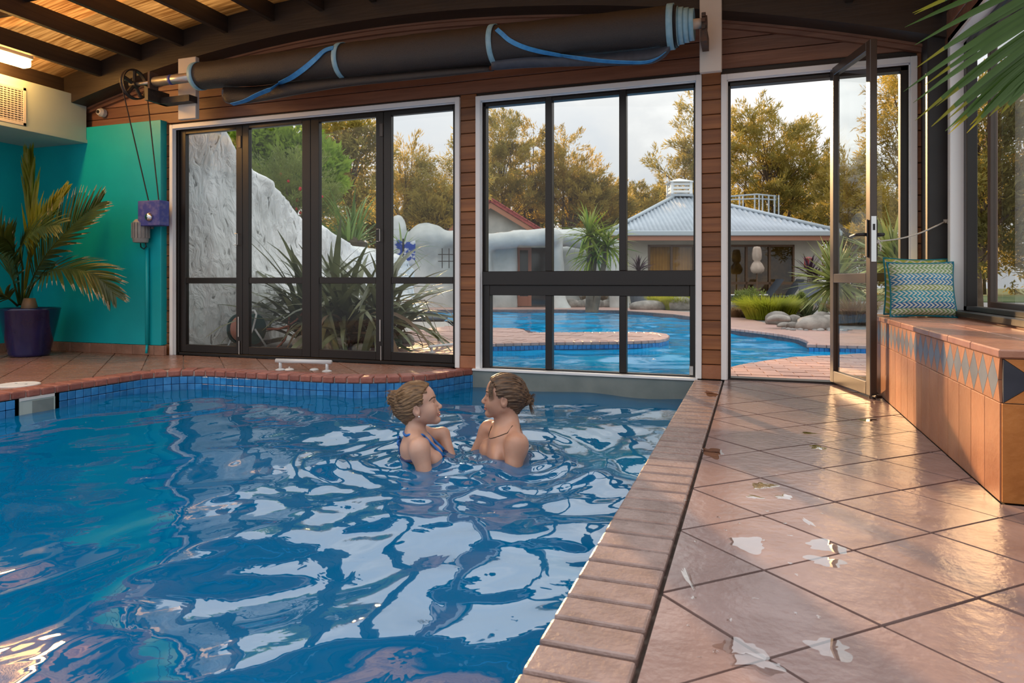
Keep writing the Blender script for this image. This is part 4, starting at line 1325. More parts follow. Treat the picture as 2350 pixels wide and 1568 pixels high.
o.add([(-0.5, -0.5, 0.55), (0.5, -0.5, 0.55), (0.5, 0.5, 0.55), (-0.5, 0.5, 0.55), (0, 0, 0.74)], [(0, 1, 4), (1, 2, 4), (2, 3, 4), (3, 0, 4), (3, 2, 1, 0)])
o.build('vent_cap', M['trim'], cu)
for k_ in range(3):
    z_ = 0.14 + k_ * 0.14
    MB().box(-0.36, 0.36, -0.38, -0.30, z_, z_ + 0.09).build('louvre', M['trim'], cu)
    MB().box(-0.38, -0.30, -0.36, 0.36, z_, z_ + 0.09).build('louvre', M['trim'], cu)

# ---- lookout railing behind the pavilion roof
rl_ = facing('lookout_railing', 'thin steel railing standing behind the pavilion roof', 'railing', 1730, 27.4)


def rX(px): return (px - 1730) / F * 27.4


def rZ(py): return H + (HZ - py) / F * 27.4


MB().tube([(rX(1660), 0, rZ(452)), (rX(1736), 0, rZ(446)), (rX(1787), 0.3, rZ(448)), (rX(1795), 0.8, rZ(490))], 0.035, 6).build('top_rail', M['fascia'], rl_)
MB().tube([(rX(1660), 0, rZ(459)), (rX(1736), 0, rZ(456)), (rX(1787), 0.3, rZ(457))], 0.03, 6).build('mid_rail', M['fascia'], rl_)
for q in (1675, 1697, 1705, 1732, 1742, 1750, 1764, 1777, 1787):
    MB().tube([(rX(q), 0, rZ(448)), (rX(q), 0, 0.0)], 0.03, 6).build('baluster', M['fascia'], rl_)

# ---- red roofed house behind the sculpted wall
DR = 27.0
rh = facing('red_roof_house', 'plaster house with a red tiled gable roof behind the sculpted wall', 'building', 1130, DR, turn=-0.16)


def hX(px): return (px - 1130) / F * DR


def hZ(py): return H + (HZ - py) / F * DR


pk = hZ(466); ev = hZ(548); hl, hr = hX(985), hX(1262)
wl0, wr0 = hl + 0.35, hr - 0.35
o = MB().add([(wl0, 0, 0), (wr0, 0, 0), (wr0, 0, ev + 0.1), (0, 0, pk - 0.12), (wl0, 0, ev + 0.1), (wl0, 7, 0), (wr0, 7, 0), (wr0, 7, ev + 0.1), (0, 7, pk - 0.12), (wl0, 7, ev + 0.1)],
             [(0, 1, 2, 3, 4), (9, 8, 7, 6, 5), (1, 6, 7, 2), (0, 4, 9, 5)])
o.build('walls', M['plaster_far'], rh)
for s_, ex in ((-1, hl), (1, hr)):
    L_ = math.hypot(ex, pk - ev)
    ux, uz = ex / L_, (ev - pk) / L_
    nx, nz = (-uz, ux) if s_ > 0 else (uz, -ux)
    if nz < 0: nx, nz = -nx, -nz
    th_ = 0.10
    MB().add([(0, -0.4, pk), (ex, -0.4, ev), (ex, 7.4, ev), (0, 7.4, pk), (nx * th_, -0.4, pk + nz * th_), (ex + nx * th_, -0.4, ev + nz * th_), (ex + nx * th_, 7.4, ev + nz * th_), (nx * th_, 7.4, pk + nz * th_)],
             [(0, 1, 2, 3), (7, 6, 5, 4), (0, 4, 5, 1), (1, 5, 6, 2), (2, 6, 7, 3), (3, 7, 4, 0)]).build('roof_slope', M['red_tile'], rh)
    n = int(L_ / 0.34)
    tile_m = MB().box(-0.16, 0.16, 0, 0.28, 0, 0.06).mesh('roof_tile', M['red_tile'], bevel=0.012)
    for i in range(n + 1):
        s0 = min(i * 0.34 + 0.1, L_ - 0.1)
        for row in range(7 if s_ < 0 else 2):
            ob('roof_tile', tile_m, rh, (ux * s0 + nx * th_, -0.42 + row * 0.29, pk + uz * s0 + nz * th_), (0, -math.atan2(uz, ux), 0))
    MB().add([(0, -0.36, pk - 0.02), (ex, -0.36, ev - 0.02), (ex, -0.36, ev - 0.20), (0, -0.36, pk - 0.24), (0, -0.3, pk - 0.02), (ex, -0.3, ev - 0.02), (ex, -0.3, ev - 0.20), (0, -0.3, pk - 0.24)],
             [(0, 1, 2, 3), (7, 6, 5, 4), (0, 4, 5, 1), (1, 5, 6, 2), (2, 6, 7, 3), (3, 7, 4, 0)]).build('barge_board', M['terra_fascia'], rh)

# ---- sculpted rock-like wall across the pool
DS = 20.0
sw = facing('sculpted_wall', 'white sculpted rock-like wall with a cave mouth across the pool', 'wall', 1150, DS)


def sX(px): return (px - 1150) / F * DS


def sZ(py): return H + (HZ - py) / F * DS


def f_wall(p):
    q = p.copy()
    n1 = noise3(p, 3, 3, 1.1).astype(np.float32); n2 = noise3(p, 4, 3, 3.1).astype(np.float32)
    def bx(x0, x1, y0, y1, z0, z1, r=0.12):
        c = np.array([(x0 + x1) / 2, (y0 + y1) / 2, (z0 + z1) / 2], np.float32); h = np.array([(x1 - x0) / 2, (y1 - y0) / 2, (z1 - z0) / 2], np.float32) - r
        d_ = np.abs(q - c) - h
        return np.sqrt((np.maximum(d_, 0) ** 2).sum(1)) + np.minimum(d_.max(1), 0) - r
    d = bx(sX(880), sX(1190), 0.2, 0.9, -0.3, sZ(541), 0.25)
    d = smin(d, sd_ell(p, (sX(975), 0.5, sZ(548)), (0.62, 0.5, 0.5)), 0.25)
    d = smin(d, sd_ell(p, (sX(910), 0.3, sZ(535)), (0.26, 0.35, 0.55)), 0.1)
    d = smin(d, sd_ell(p, (sX(1050), 0.5, sZ(548)), (0.5, 0.4, 0.3)), 0.2)
    d = smin(d, sd_cap(p, (sX(1100), 0.1, sZ(556)), (sX(1262), -0.25, sZ(545)), 0.23, 0.27), 0.15)      # overhanging lip
    d = smin(d, sd_cap(p, (sX(1180), 0.35, sZ(543)), (sX(1340), 0.35, sZ(545)), 0.22, 0.26), 0.15)
    d = smin(d, sd_cap(p, (sX(1112), 0.1, sZ(560)), (sX(1108), 0.15, -0.2), 0.2, 0.3), 0.2)             # columns
    d = smin(d, sd_cap(p, (sX(1272), 0.0, sZ(545)), (sX(1283), 0.1, 0.2), 0.24, 0.2), 0.18)
    d = smin(d, sd_cap(p, (sX(1283), 0.1, 0.2), (sX(1292), -0.05, -0.2), 0.2, 0.34), 0.18)
    d = smin(d, bx(sX(1185), sX(1285), 0.75, 1.1, -0.3, sZ(548), 0.1), 0.15)
    d = smin(d, sd_cap(p, (sX(1330), 0.3, sZ(546)), (sX(1420), 0.3, sZ(566)), 0.26, 0.2), 0.2)
    d = smin(d, sd_cap(p, (sX(1415), 0.3, sZ(570)), (sX(1425), 0.3, 0.0), 0.2, 0.3), 0.2)
    d = smin(d, bx(sX(1285), sX(1425), 1.2, 1.5, -0.3, sZ(560), 0.1), 0.2)
    d = smax(d, -bx(sX(1188), sX(1256), -0.9, 0.72, -0.5, sZ(566), 0.05), 0.05)                         # doorway recess
    d = smax(d, -sd_ell(p, (sX(1040), 0.1, sZ(592)), (0.42, 0.3, 0.36)), 0.12)                          # lattice niche
    return d - 0.10 * n1 - 0.05 * n2


ob('plaster_body', sdf_mesh(f_wall, (sX(868), -0.9, -0.25), (sX(1445), 1.7, 2.7), 0.055, 'plaster_body', M['plaster_far']), sw)
dr = ob('doorway', None, sw, (sX(1188), 0.62, 0))
MB().box(0, 0.07, 0, 0.1, 0.02, sZ(566)).box(0.32, 0.42, 0, 0.1, 0.02, sZ(566)).box(0.07, 0.32, 0.02, 0.08, 0.02, 0.32).box(0.07, 0.32, 0.02, 0.08, sZ(572), sZ(566)).build('door_frame', M['door_terra'], dr)
MB().box(0.07, 0.32, 0.04, 0.05, 0.32, sZ(572)).build('door_pane', M['dark_glass'], dr)
MB().box(0.42, 0.86, 0.06, 0.08, 0.02, sZ(566)).build('side_pane', M['dark_glass'], dr)
lt = ob('lattice', None, sw, (sX(1032), 0.02, sZ(592)))
for q in (-0.22, -0.02, 0.17):
    MB().box(q - 0.012, q + 0.012, -0.012, 0.012, -0.30, 0.28).build('lattice_bar', M['dark_iron'], lt)
for q in (-0.10, 0.10):
    MB().box(-0.34, 0.32, -0.016, 0.004, q - 0.012, q + 0.012).build('lattice_bar', M['dark_iron'], lt)

# ---- big sculpted rock wall just outside the folding doors
top_pts = [(5.66, 3.05), (6.0, 2.95), (6.35, 2.72), (6.62, 2.46), (6.8, 2.28), (7.2, 2.16), (7.8, 2.00), (8.2, 1.84), (8.5, 1.62), (8.9, 1.66), (9.6, 1.52), (10.4, 1.36), (11.3, 1.36), (12.2, 1.30), (13.0, 1.1)]
ns, nt_ = 210, 90
V = []
rsx = np.interp(np.linspace(0, 1, ns), np.linspace(0, 1, len(top_pts)), [p[0] for p in top_pts])
rtop = np.interp(rsx, [p[0] for p in top_pts], [p[1] for p in top_pts])
kern = np.ones(7) / 7
rtop = np.convolve(np.pad(rtop, 3, mode='edge'), kern, 'valid')
S_, T_ = np.meshgrid(np.arange(ns), np.linspace(0, 1, nt_), indexing='ij')
Yr = rsx[S_]; Ht = rtop[S_]
# profile goes up the pool-side face, over the rounded top and down the back
tt = T_ * 2.0
zz = np.where(tt < 0.9, tt / 0.9 * Ht, np.where(tt < 1.1, Ht + 0.12 * np.sin((tt - 0.9) / 0.2 * PI), (2.0 - tt) / 0.9 * Ht)) - 0.1
xx_ = np.where(tt < 0.9, 0.25 * (1 - zz / Ht) ** 2, np.where(tt < 1.1, -(tt - 0.9) / 0.2 * 0.55, -0.55 - 0.2 * (1 - np.clip(zz / Ht, 0, 1))))
Xr = -5.78 - 0.14 * (Yr - 6.3) + xx_ * np.where(xx_ > 0, np.clip((Yr - 5.9) / 1.2, 0.15, 1), 1) - 0.3 * np.clip(6.2 - Yr, 0, 1)
P_ = np.stack([Xr, Yr, zz], -1).reshape(-1, 3)
nn = noise3(P_ * np.array([1, 1, 0.8]), 8, 4, 1.6) * 0.34 + noise3(P_ * np.array([1, 1, 0.45]), 9, 4, 5.0) * 0.10
nn = nn * np.clip((Yr.ravel() - 5.5) / 1.0, 0.25, 1)
P_[:, 0] += np.where(T_.ravel() < 0.5, nn, -nn * 0.5)
P_[:, 1] += nn * 0.3
I = np.arange(ns * nt_).reshape(ns, nt_)
Q = np.stack([I[:-1, :-1], I[1:, :-1], I[1:, 1:], I[:-1, 1:]], -1).reshape(-1, 4)
rw = ob('rock_wall', np_mesh('rock_wall', P_, Q, M['plaster'], True))
tag(rw, 'tall white sculpted rock wall sloping down outside the folding doors', 'wall')


# ================================================================== OUTDOORS: planting
def strap_mesh(name, L_, w, droop, mat, seg=8, fold=0.25, tipw=0.05, kink=None):
    """strap leaf along +x, bending down along its length, folded along the midrib"""
    v = []; f = []
    x = z = 0.0; a = 0.0
    for i in range(seg + 1):
        t = i / seg
        wd = w * (0.55 + 0.45 * math.sin(min(1, t * 1.6) * PI / 2)) * (1 - t ** 3 * (1 - tipw)) * 0.5
        if i:
            a -= droop / seg * (0.4 + 1.2 * t)
            if kink and abs(t - kink) < 0.5 / seg: a -= 1.3
            x += L_ / seg * math.cos(a); z += L_ / seg * math.sin(a)
        up = wd * fold
        v += [(x, -wd, z + up), (x, 0, z), (x, wd, z + up)]
    for i in range(seg):
        b = i * 3
        f += [(b, b + 1, b + 4, b + 3), (b + 1, b + 2, b + 5, b + 4)]
    return mesh_of(name, v, f, mat, True)


def rosette(parent, meshes, n, c, spread=0.05, el=(0.1, 1.4), sc=(0.7, 1.1), az=(0, 2 * PI), seed=1, name='leaf', roll=0.5, zs=0.0):
    r = random.Random(seed)
    for i in range(n):
        e_ = el[0] + (el[1] - el[0]) * r.random()
        a = az[0] + (az[1] - az[0]) * r.random()
        s = sc[0] + (sc[1] - sc[0]) * r.random()
        p = (c[0] + spread * r.uniform(-1, 1), c[1] + spread * r.uniform(-1, 1), c[2] + zs * r.random())
        o = ob(name, r.choice(meshes), parent, p)
        o.rotation_mode = 'XYZ'
        o.matrix_local = Matrix.Translation(p) @ Matrix.Rotation(a, 4, 'Z') @ Matrix.Rotation(-e_, 4, 'Y') @ Matrix.Rotation(r.uniform(-roll, roll), 4, 'X') @ Matrix.Scale(s, 4)


FM = [strap_mesh('flax_leaf', 1.35, 0.095, 0.5, M['flax']), strap_mesh('flax_leaf', 1.45, 0.09, 1.2, M['flax']), strap_mesh('flax_leaf', 1.3, 0.08, 0.9, M['flax']),
      strap_mesh('flax_leaf', 1.35, 0.07, 0.6, M['flax'], kink=0.62)]
FD = FM + [strap_mesh('dry_flax_leaf', 1.3, 0.065, 1.9, M['flax_dry']), strap_mesh('dry_flax_leaf', 1.2, 0.06, 1.5, M['flax_dry'], kink=0.5)]
fb = atz(745, 792)
fl = thing('flax_bush', 'big dark bronze-green flax bush just outside the folding doors', 'plant', (fb.x, fb.y, 0.03))
for k_, (dx, dy) in enumerate([(-0.35, 0.2), (0.0, -0.05), (0.32, 0.0), (0.05, 0.45), (0.62, 0.28)]):
    rosette(fl, FM, 52, (dx, dy, 0.0), 0.12, (0.55, 1.5), (0.7, 1.18), seed=20 + k_)
rosette(fl, FD, 46, (0.25, -0.05, 0.1), 0.25, (0.05, 0.9), (0.7, 1.1), seed=31, az=(-2.2, 1.2))
rosette(fl, FD, 22, (0.55, 0.0, 0.25), 0.12, (0.0, 0.8), (0.8, 1.15), seed=32, az=(-1.0, 0.7))

GM = [strap_mesh('green_flax_leaf', 1.3, 0.07, 0.35, M['flax_green']), strap_mesh('green_flax_leaf', 1.35, 0.06, 0.8, M['flax_green'])]
b = atd(805, 545, 12.6)
gf = thing('green_flax', 'upright bright green flax rising behind the rock wall', 'plant', (b.x, b.y, 0.0))
MB().lathe([(0.35, 0), (0.3, b.z - 0.1), (0.1, b.z)], n=10).build('root_mound', M['soil'], gf)
rosette(gf, GM, 62, (0, 0, b.z - 0.25), 0.12, (0.5, 1.55), (0.65, 1.0), seed=41)
b = atd(925, 575, 14.5)
g2 = thing('spiky_shrub', 'spiky green plant beside the blue towel by the sculpted wall', 'plant', (b.x, b.y, 0.0))
MB().tube([(0, 0, 0), (0.02, 0, b.z)], [0.09, 0.06], 8).build('stem', M['bark'], g2)
rosette(g2, GM, 46, (0, 0, b.z), 0.05, (-0.5, 1.2), (0.4, 0.62), seed=43)


def spike_plant(name, label, px, py, d, leafm, stems, n, lscale, trunk=True, pot=None, el=(-0.7, 1.5), base_z=0.0):
    b = atd(px, py, d)
    t = thing(name, label, 'plant', (b.x, b.y, base_z))
    for k_, (dx, dz) in enumerate(stems):
        top = (dx, 0.1 * k_, b.z + dz - base_z)
        if trunk: MB().tube([(dx * 0.3, 0, 0.0), (dx * 0.7, 0.02, top[2] * 0.5), top], [0.10, 0.07, 0.06], 8).build('stem', M['bark'], t)
        rosette(t, leafm, n, top, 0.03, el, (0.75 * lscale, 1.1 * lscale), seed=int(px) + k_, zs=0.12)
    if pot:
        MB().lathe([(pot[0] * 0.7, 0), (pot[0] * 0.72, 0.02), (pot[0], pot[1]), (pot[0] * 0.94, pot[1]), (pot[0] * 0.8, pot[1] - 0.06)], n=16).build('pot', M['pot_grey'], t)
    return t


CM = [strap_mesh('cabbage_tree_leaf', 0.85, 0.065, 0.35, M['cordy'], 5), strap_mesh('cabbage_tree_leaf', 0.85, 0.06, 0.9, M['cordy'], 6)]
spike_plant('cabbage_tree', 'bushy yellow-green cabbage tree by the cave mouth', 1352, 548, 17.0, CM, [(0.0, 0.0), (0.42, -0.25), (0.1, -0.5)], 100, 1.0)
PMm = [strap_mesh('purple_leaf', 0.62, 0.055, 0.25, M['purple'], 4), strap_mesh('purple_leaf', 0.6, 0.05, 0.6, M['purple'], 5)]
spike_plant('purple_cordyline', 'dark purple cordyline in a pot left of the pavilion windows', 1466, 628, 21.0, PMm, [(0, 0)], 60, 0.95, pot=(0.32, 0.55), el=(0.0, 1.5))
spike_plant('purple_cordyline', 'tall dark purple cordyline in a grey pot at the pavilion corner', 1858, 634, 19.0, PMm, [(0, 0), (0.12, -0.25)], 55, 1.0, pot=(0.30, 0.72), el=(-0.5, 1.5))
YM = [strap_mesh('yucca_leaf', 0.82, 0.07, 0.12, M['yucca'], 4), strap_mesh('yucca_leaf', 0.8, 0.065, 0.35, M['yucca'], 4)]
spike_plant('yucca', 'large pointed yucca seen through the open door, left of the leaf', 1918, 655, 13.0, YM, [(0, 0)], 160, 1.05, el=(-0.7, 1.5))
spike_plant('yucca', 'striped yucca behind the fixed side light next to the cushions', 2052, 610, 10.5, YM, [(0, 0), (0.25, -0.3)], 95, 1.05, el=(-0.7, 1.5))
AM = [strap_mesh('agave_leaf', 0.42, 0.075, -0.5, M['aloe'], 4, fold=0.5), strap_mesh('agave_leaf', 0.4, 0.07, -0.9, M['aloe'], 4, fold=0.5)]
for k_, (px, py, d, lab) in enumerate([(1852, 734, 12.6, 'small agave clump in front of the left river boulders'), (1895, 722, 12.9, 'small agave clump behind the largest pale boulder'), (1822, 716, 13.4, 'small agave clump beside the lime grass tussock')]):
    b = atz(px, py)
    t = thing('agave', lab, 'plant', (b.x, b.y, 0.0), group='agaves in the rock garden')
    rosette(t, AM, 26, (0, 0, 0.05), 0.05, (0.05, 1.4), (0.7, 1.05), seed=60 + k_)


def blades(name, label, px, py, rx, h, n, mat, lean=0.5, seed=3, w=0.012):
    b = atz(px, py); r = np.random.RandomState(seed)
    t = thing(name, label, 'grass', (b.x, b.y, 0.0))
    a = r.rand(n) * 2 * PI; rr = np.sqrt(r.rand(n)) * rx * 0.45
    el = r.rand(n) ** 0.7
    L_ = h * (0.7 + 0.5 * r.rand(n))
    base = np.stack([rr * np.cos(a), rr * np.sin(a) * 0.8, np.zeros(n)], 1)
    out = np.stack([np.cos(a), np.sin(a), np.zeros(n)], 1)
    k1 = base + out * (L_ * 0.25 * el * lean * 2)[:, None] + np.array([0, 0, 1]) * (L_ * 0.6)[:, None]
    k2 = base + out * (L_ * 0.75 * el * lean * 2)[:, None] + np.array([0, 0, 1]) * (L_ * (1.0 - 0.35 * el))[:, None]
    sd = np.stack([-np.sin(a + 1), np.cos(a + 1), np.zeros(n)], 1) * w
    V = np.stack([base - sd, base + sd, k1 + sd * 0.8, k1 - sd * 0.8, k2 + sd * 0.1, k2 - sd * 0.1], 1).reshape(-1, 3)
    i = np.arange(n) * 6
    Q = np.concatenate([np.stack([i, i + 1, i + 2, i + 3], 1), np.stack([i + 3, i + 2, i + 4, i + 5], 1)])
    o = ob('grass_blades', np_mesh('grass_blades', V, Q, mat, False), t)
    o['kind'] = 'stuff'
    return t


blades('grass_tussock', 'round lime green grass tussock in the rock garden', 1765, 733, 0.95, 0.46, 2600, M['grass'], 0.75, 3)
blades('grass_tussock', 'lime green grass in front of the pavilion sliding doors', 1560, 711, 0.9, 0.42, 1500, M['grass'], 0.6, 5)
blades('grass_tussock', 'pale green grass tuft left of the lime grass by the pavilion', 1520, 708, 0.7, 0.40, 1000, M['grass'], 0.6, 15)
blades('sedge', 'small tan sedge left of the lime grass tussock', 1698, 728, 0.5, 0.22, 700, M['grass_tan'], 0.8, 6)
blades('sedge', 'tan sedge between the boulders and the agave', 1822, 728, 0.6, 0.30, 800, M['grass_tan'], 0.7, 7)
blades('sedge', 'dry tan grass below the cabbage tree', 1362, 703, 0.7, 0.45, 700, M['grass_tan'], 0.6, 8)
blades('sedge', 'pale sedge showing beside the glass door leaf', 1958, 745, 0.6, 0.5, 500, M['grass_tan'], 0.7, 9)


def boulder(name, label, px, py, sx, sy, sz, seed, mat='stone', rot=0.0, tilt=0.0, z=0.0, group=None, cat='rock', flat_=0.0):
    b = atz(px, py, z)
    bm = bmesh.new(); bmesh.ops.create_icosphere(bm, subdivisions=3, radius=1.0)
    P = np.array([v.co[:] for v in bm.verts])
    nz = noise3(P + seed * 3.1, seed, 3, 1.0) * 0.42
    if flat_: nz += noise3(P + seed, seed + 5, 2, 3.0) * flat_
    for v, q in zip(bm.verts, nz):
        v.co = v.co * (1 + q); v.co.x *= sx; v.co.y *= sy; v.co.z *= sz
        if v.co.z < -0.5 * sz: v.co.z = -0.5 * sz
    for f in bm.faces: f.smooth = True
    me = bpy.data.meshes.new(name); bm.to_mesh(me); bm.free(); me.materials.append(M[mat])
    mz = min(v.co.z for v in me.vertices)
    o = ob(name, me, None, (b.x, b.y + sy * 0.5, z - mz - 0.01), (tilt, 0, rot + TH))
    return tag(o, label, cat, group)


boulder('boulder', 'grey boulder at the left edge of the open door view', 1683, 722, 0.36, 0.25, 0.2, 2)
boulder('boulder', 'tilted pale boulder resting on the brown stone by the grass', 1786, 745, 0.23, 0.2, 0.16, 3)
boulder('boulder', 'long pale stone stacked on top of the tilted boulder', 1788, 736, 0.2, 0.15, 0.07, 4, z=0.13, rot=0.3)
boulder('boulder', 'largest pale speckled boulder beside the door leaf', 1869, 757, 0.29, 0.2, 0.16, 5)
boulder('boulder', 'low flat grey stone at the path edge, left of the pair', 1801, 751, 0.12, 0.1, 0.06, 6)
boulder('boulder', 'rounded pale stone between the flat stone and the big boulder', 1818, 753, 0.12, 0.1, 0.075, 7)
boulder('boulder', 'small white stone touching the big boulder', 1841, 756, 0.1, 0.1, 0.07, 8)
boulder('boulder', 'brown-grey boulder behind the rounded stone', 1822, 742, 0.14, 0.12, 0.11, 9)
boulder('boulder', 'pale boulder half hidden behind the door frame edge', 1903, 749, 0.16, 0.14, 0.14, 10)
boulder('boulder', 'dark boulder behind the largest pale boulder', 1888, 745, 0.2, 0.16, 0.15, 11)
for k_ in range(16):
    boulder('pebble', 'small round river pebble at the foot of the boulders', 1800 + k_ * 10 + rnd.uniform(-4, 4), 756 + (k_ % 3) * 1.2 + k_ * 0.15, rnd.uniform(0.035, 0.06), rnd.uniform(0.03, 0.05), rnd.uniform(0.02, 0.035), 30 + k_, 'pebble', group='pebbles edging the rock garden', cat='pebble')
boulder('boulder', 'white-topped boulder left of the grass by the far bank', 1488, 711, 0.5, 0.3, 0.18, 12)
boulder('boulder', 'brown boulder right of the grass by the far bank', 1562, 712, 0.34, 0.25, 0.24, 13)
for k_, (px, s_) in enumerate([(1310, 0.24), (1330, 0.2), (1350, 0.26), (1372, 0.22), (1395, 0.25)]):
    boulder('boulder', 'dark ' + ['leftmost', 'second', 'middle', 'fourth', 'rightmost'][k_] + ' stone in the row below the cave mouth', px, 705, s_, 0.2, s_ * 0.7, 14 + k_)
boulder('limestone_block', 'rough square stone block at the foot of the flax, left of the door stile', 690, 803, 0.12, 0.11, 0.105, 21, 'limestone', flat_=0.35)
boulder('limestone_block', 'rough square stone block at the foot of the flax, right of the door stile', 762, 806, 0.13, 0.1, 0.10, 22, 'limestone', flat_=0.35)
boulder('limestone_block', 'low pale stone right of the square blocks under the flax', 822, 805, 0.11, 0.09, 0.055, 23, 'limestone', flat_=0.3)
boulder('limestone_block', 'long pale stone behind the low stone under the flax', 862, 796, 0.22, 0.15, 0.13, 24, 'limestone', flat_=0.3)
boulder('limestone_block', 'pale stone at the terrace corner behind the last folding panel', 915, 789, 0.16, 0.14, 0.1, 25, 'limestone', flat_=0.3)


# ---- trees
def leaf_cloud(name, C, A, per, L_, w, mat, seed, spray=0.6, jit=0.07, up=0.35):
    """C cluster centres (N,3), A spray axes (N,3): each spray carries per diamond leaves"""
    r = np.random.RandomState(seed); n = len(C) * per
    c = np.repeat(C, per, 0); a = np.repeat(A, per, 0)
    t = r.rand(n)
    p = c + a * (t * spray)[:, None] + r.randn(n, 3) * jit * (1.15 - 0.7 * t)[:, None]
    d = a * 0.9 + r.randn(n, 3) * 0.55; d[:, 2] += up
    d /= np.linalg.norm(d, axis=1)[:, None]
    s = np.cross(d, r.randn(n, 3)); s /= np.linalg.norm(s, axis=1)[:, None]
    l = (L_ * (0.6 + 0.8 * r.rand(n)))[:, None]; ww = (w * (0.6 + 0.8 * r.rand(n)))[:, None]
    V = np.stack([p, p + d * l * 0.5 + s * ww, p + d * l, p + d * l * 0.5 - s * ww], 1).reshape(-1, 3)
    Q = np.arange(n * 4).reshape(-1, 4)
    return np_mesh(name, V, Q, mat, False)


def tree(name, label, px, d, crowns, n, per, L_, w, mat, seed, spray=0.6, jit=0.07, up=0.35, stems=1, trunk_r=0.1, bz=0.0, shell=0.55, cat='tree', group=None, twigs=26, thin=0.72):
    """crowns: list of (px, py, rx_px, ry_px) ellipses of foliage seen at distance d; depth of each crown as its width"""
    b = atd(px, HZ, d)
    t = thing(name, label, cat, (b.x, b.y, bz), TH, group)
    r = np.random.RandomState(seed)
    Cs = []; As = []
    areas = np.array([c[2] * c[3] for c in crowns], float); areas /= areas.sum()
    for (cx, cy, rx, ry), ar in zip(crowns, areas):
        k_ = max(3, int(n * ar))
        u = r.randn(k_, 3); u /= np.linalg.norm(u, axis=1)[:, None]
        rad = (shell + (1 - shell) * r.rand(k_)) * (1 + 0.12 * r.randn(k_))
        R = np.array([rx / F * d, min(rx, ry * 1.3) / F * d, ry / F * d])
        c0 = np.array([(cx - px) / F * d, 0, H + (HZ - cy) / F * d - bz])
        Cs.append(c0 + u * rad[:, None] * R); As.append(u * np.array([1, 1, 0.6]) + np.array([0, 0, 0.45]))
    C_ = np.concatenate(Cs); A_ = np.concatenate(As); A_ /= np.linalg.norm(A_, axis=1)[:, None]
    keep_ = r.rand(len(C_)) < thin
    C_, A_ = C_[keep_], A_[keep_]
    fo = ob('foliage', leaf_cloud('foliage', C_, A_, per, L_, w, mat, seed + 1, spray, jit, up), t)
    fo['kind'] = 'stuff'
    mid = C_.mean(0)
    top = C_[:, 2].max()
    for s_ in range(stems):
        o = MB()
        dx = (s_ - (stems - 1) / 2) * 0.5
        tip = np.array([mid[0] + dx * 1.6, mid[1], top * 0.86])
        P0_ = Vector((dx * 0.4, 0, 0)); pm = Vector((dx + (tip[0] - dx) * 0.35 + r.randn() * 0.1, 0.05, tip[2] * 0.45)); pt_ = Vector(tip)
        o.tube([P0_, pm, pt_], [trunk_r, trunk_r * 0.7, trunk_r * 0.15], 7)
        o.build('trunk', M['bark'], t, smooth=True)
    o = MB()
    pick = r.choice(len(C_), min(twigs, len(C_)), replace=False)
    for i in pick:
        c = C_[i]
        z0 = min(c[2] * 0.7, top * 0.6); x0 = mid[0] * z0 / max(top, 0.1) * 0.9
        o.tube([(x0, 0, z0), ((x0 + c[0]) / 2, c[1] * 0.4, (z0 + c[2]) / 2 + 0.05), tuple(c)], [trunk_r * 0.4, trunk_r * 0.25, trunk_r * 0.08], 5, cap=False)
    br = o.build('branches', M['bark'], t, smooth=True)
    return t


tree('laurel_tree', 'dense bright green leafy tree behind the rock wall top', 640, 15.0, [(600, 340, 55, 45), (665, 335, 55, 45), (640, 400, 70, 45), (560, 330, 40, 50), (720, 400, 60, 60)], 420, 46, 0.19, 0.03, M['laurel'], 101, 0.25, 0.10, 0.2, bz=0)
tree('grevillea_shrub', 'feathery shrub with red flowers leaning over the rock wall', 660, 13.0, [(620, 420, 50, 40), (670, 455, 50, 45), (720, 500, 45, 45), (690, 410, 50, 40)], 330, 60, 0.11, 0.007, M['shrub'], 111, 0.38, 0.05, 0.3, cat='shrub')
g_ = bpy.data.objects['grevillea_shrub']
for k_ in range(16):
    p = atd(rnd.uniform(600, 740), 400 + rnd.uniform(0, 90), 12.5)
    loc = Matrix.Rotation(-TH, 3, 'Z') @ (p - Vector(g_.location))
    bm = bmesh.new(); bmesh.ops.create_icosphere(bm, subdivisions=1, radius=0.03)
    me = bpy.data.meshes.new('red_flower'); bm.to_mesh(me); bm.free(); me.materials.append(M['red_flower'])
    ob('red_flower', me, g_, loc)
tree('olive_tree', 'tall thin-leaved golden tree behind the third folding panel', 800, 21.0, [(790, 330, 45, 50), (830, 380, 50, 60), (760, 320, 40, 45), (840, 320, 26, 36), (800, 450, 60, 60)], 260, 60, 0.17, 0.026, M['kanuka_dark'], 121, 0.5, 0.12, 0.0)
tree('kanuka_tree', 'slender golden kanuka left in the last folding panel', 935, 24.0, [(938, 400, 28, 62), (920, 470, 35, 50), (950, 440, 25, 45)], 130, 70, 0.18, 0.015, M['kanuka'], 131, 0.6, 0.09)
tree('weeping_tree', 'drooping golden tree above the red roof edge', 1010, 23.0, [(1000, 440, 50, 50), (1040, 470, 45, 50), (985, 480, 35, 40), (1060, 430, 40, 55)], 220, 70, 0.18, 0.013, M['kanuka_dark'], 141, 0.7, 0.08, -0.9)
tree('wispy_tree', 'bare wispy tree top against the bright sky by the timber post', 1062, 20.0, [(1046, 345, 16, 45), (1082, 330, 22, 60), (1085, 400, 26, 50)], 26, 40, 0.16, 0.014, M['kanuka_dark'], 151, 0.4, 0.07)
tree('kanuka_tree', 'dark feathery kanuka filling the left light of the middle window', 1150, 30.0, [(1150, 330, 34, 55), (1140, 400, 52, 55), (1165, 380, 50, 50), (1125, 350, 30, 45), (1180, 450, 60, 50), (1130, 470, 50, 50), (1155, 295, 16, 22)], 300, 90, 0.20, 0.018, M['kanuka_dark'], 161, 0.75, 0.10, stems=2)
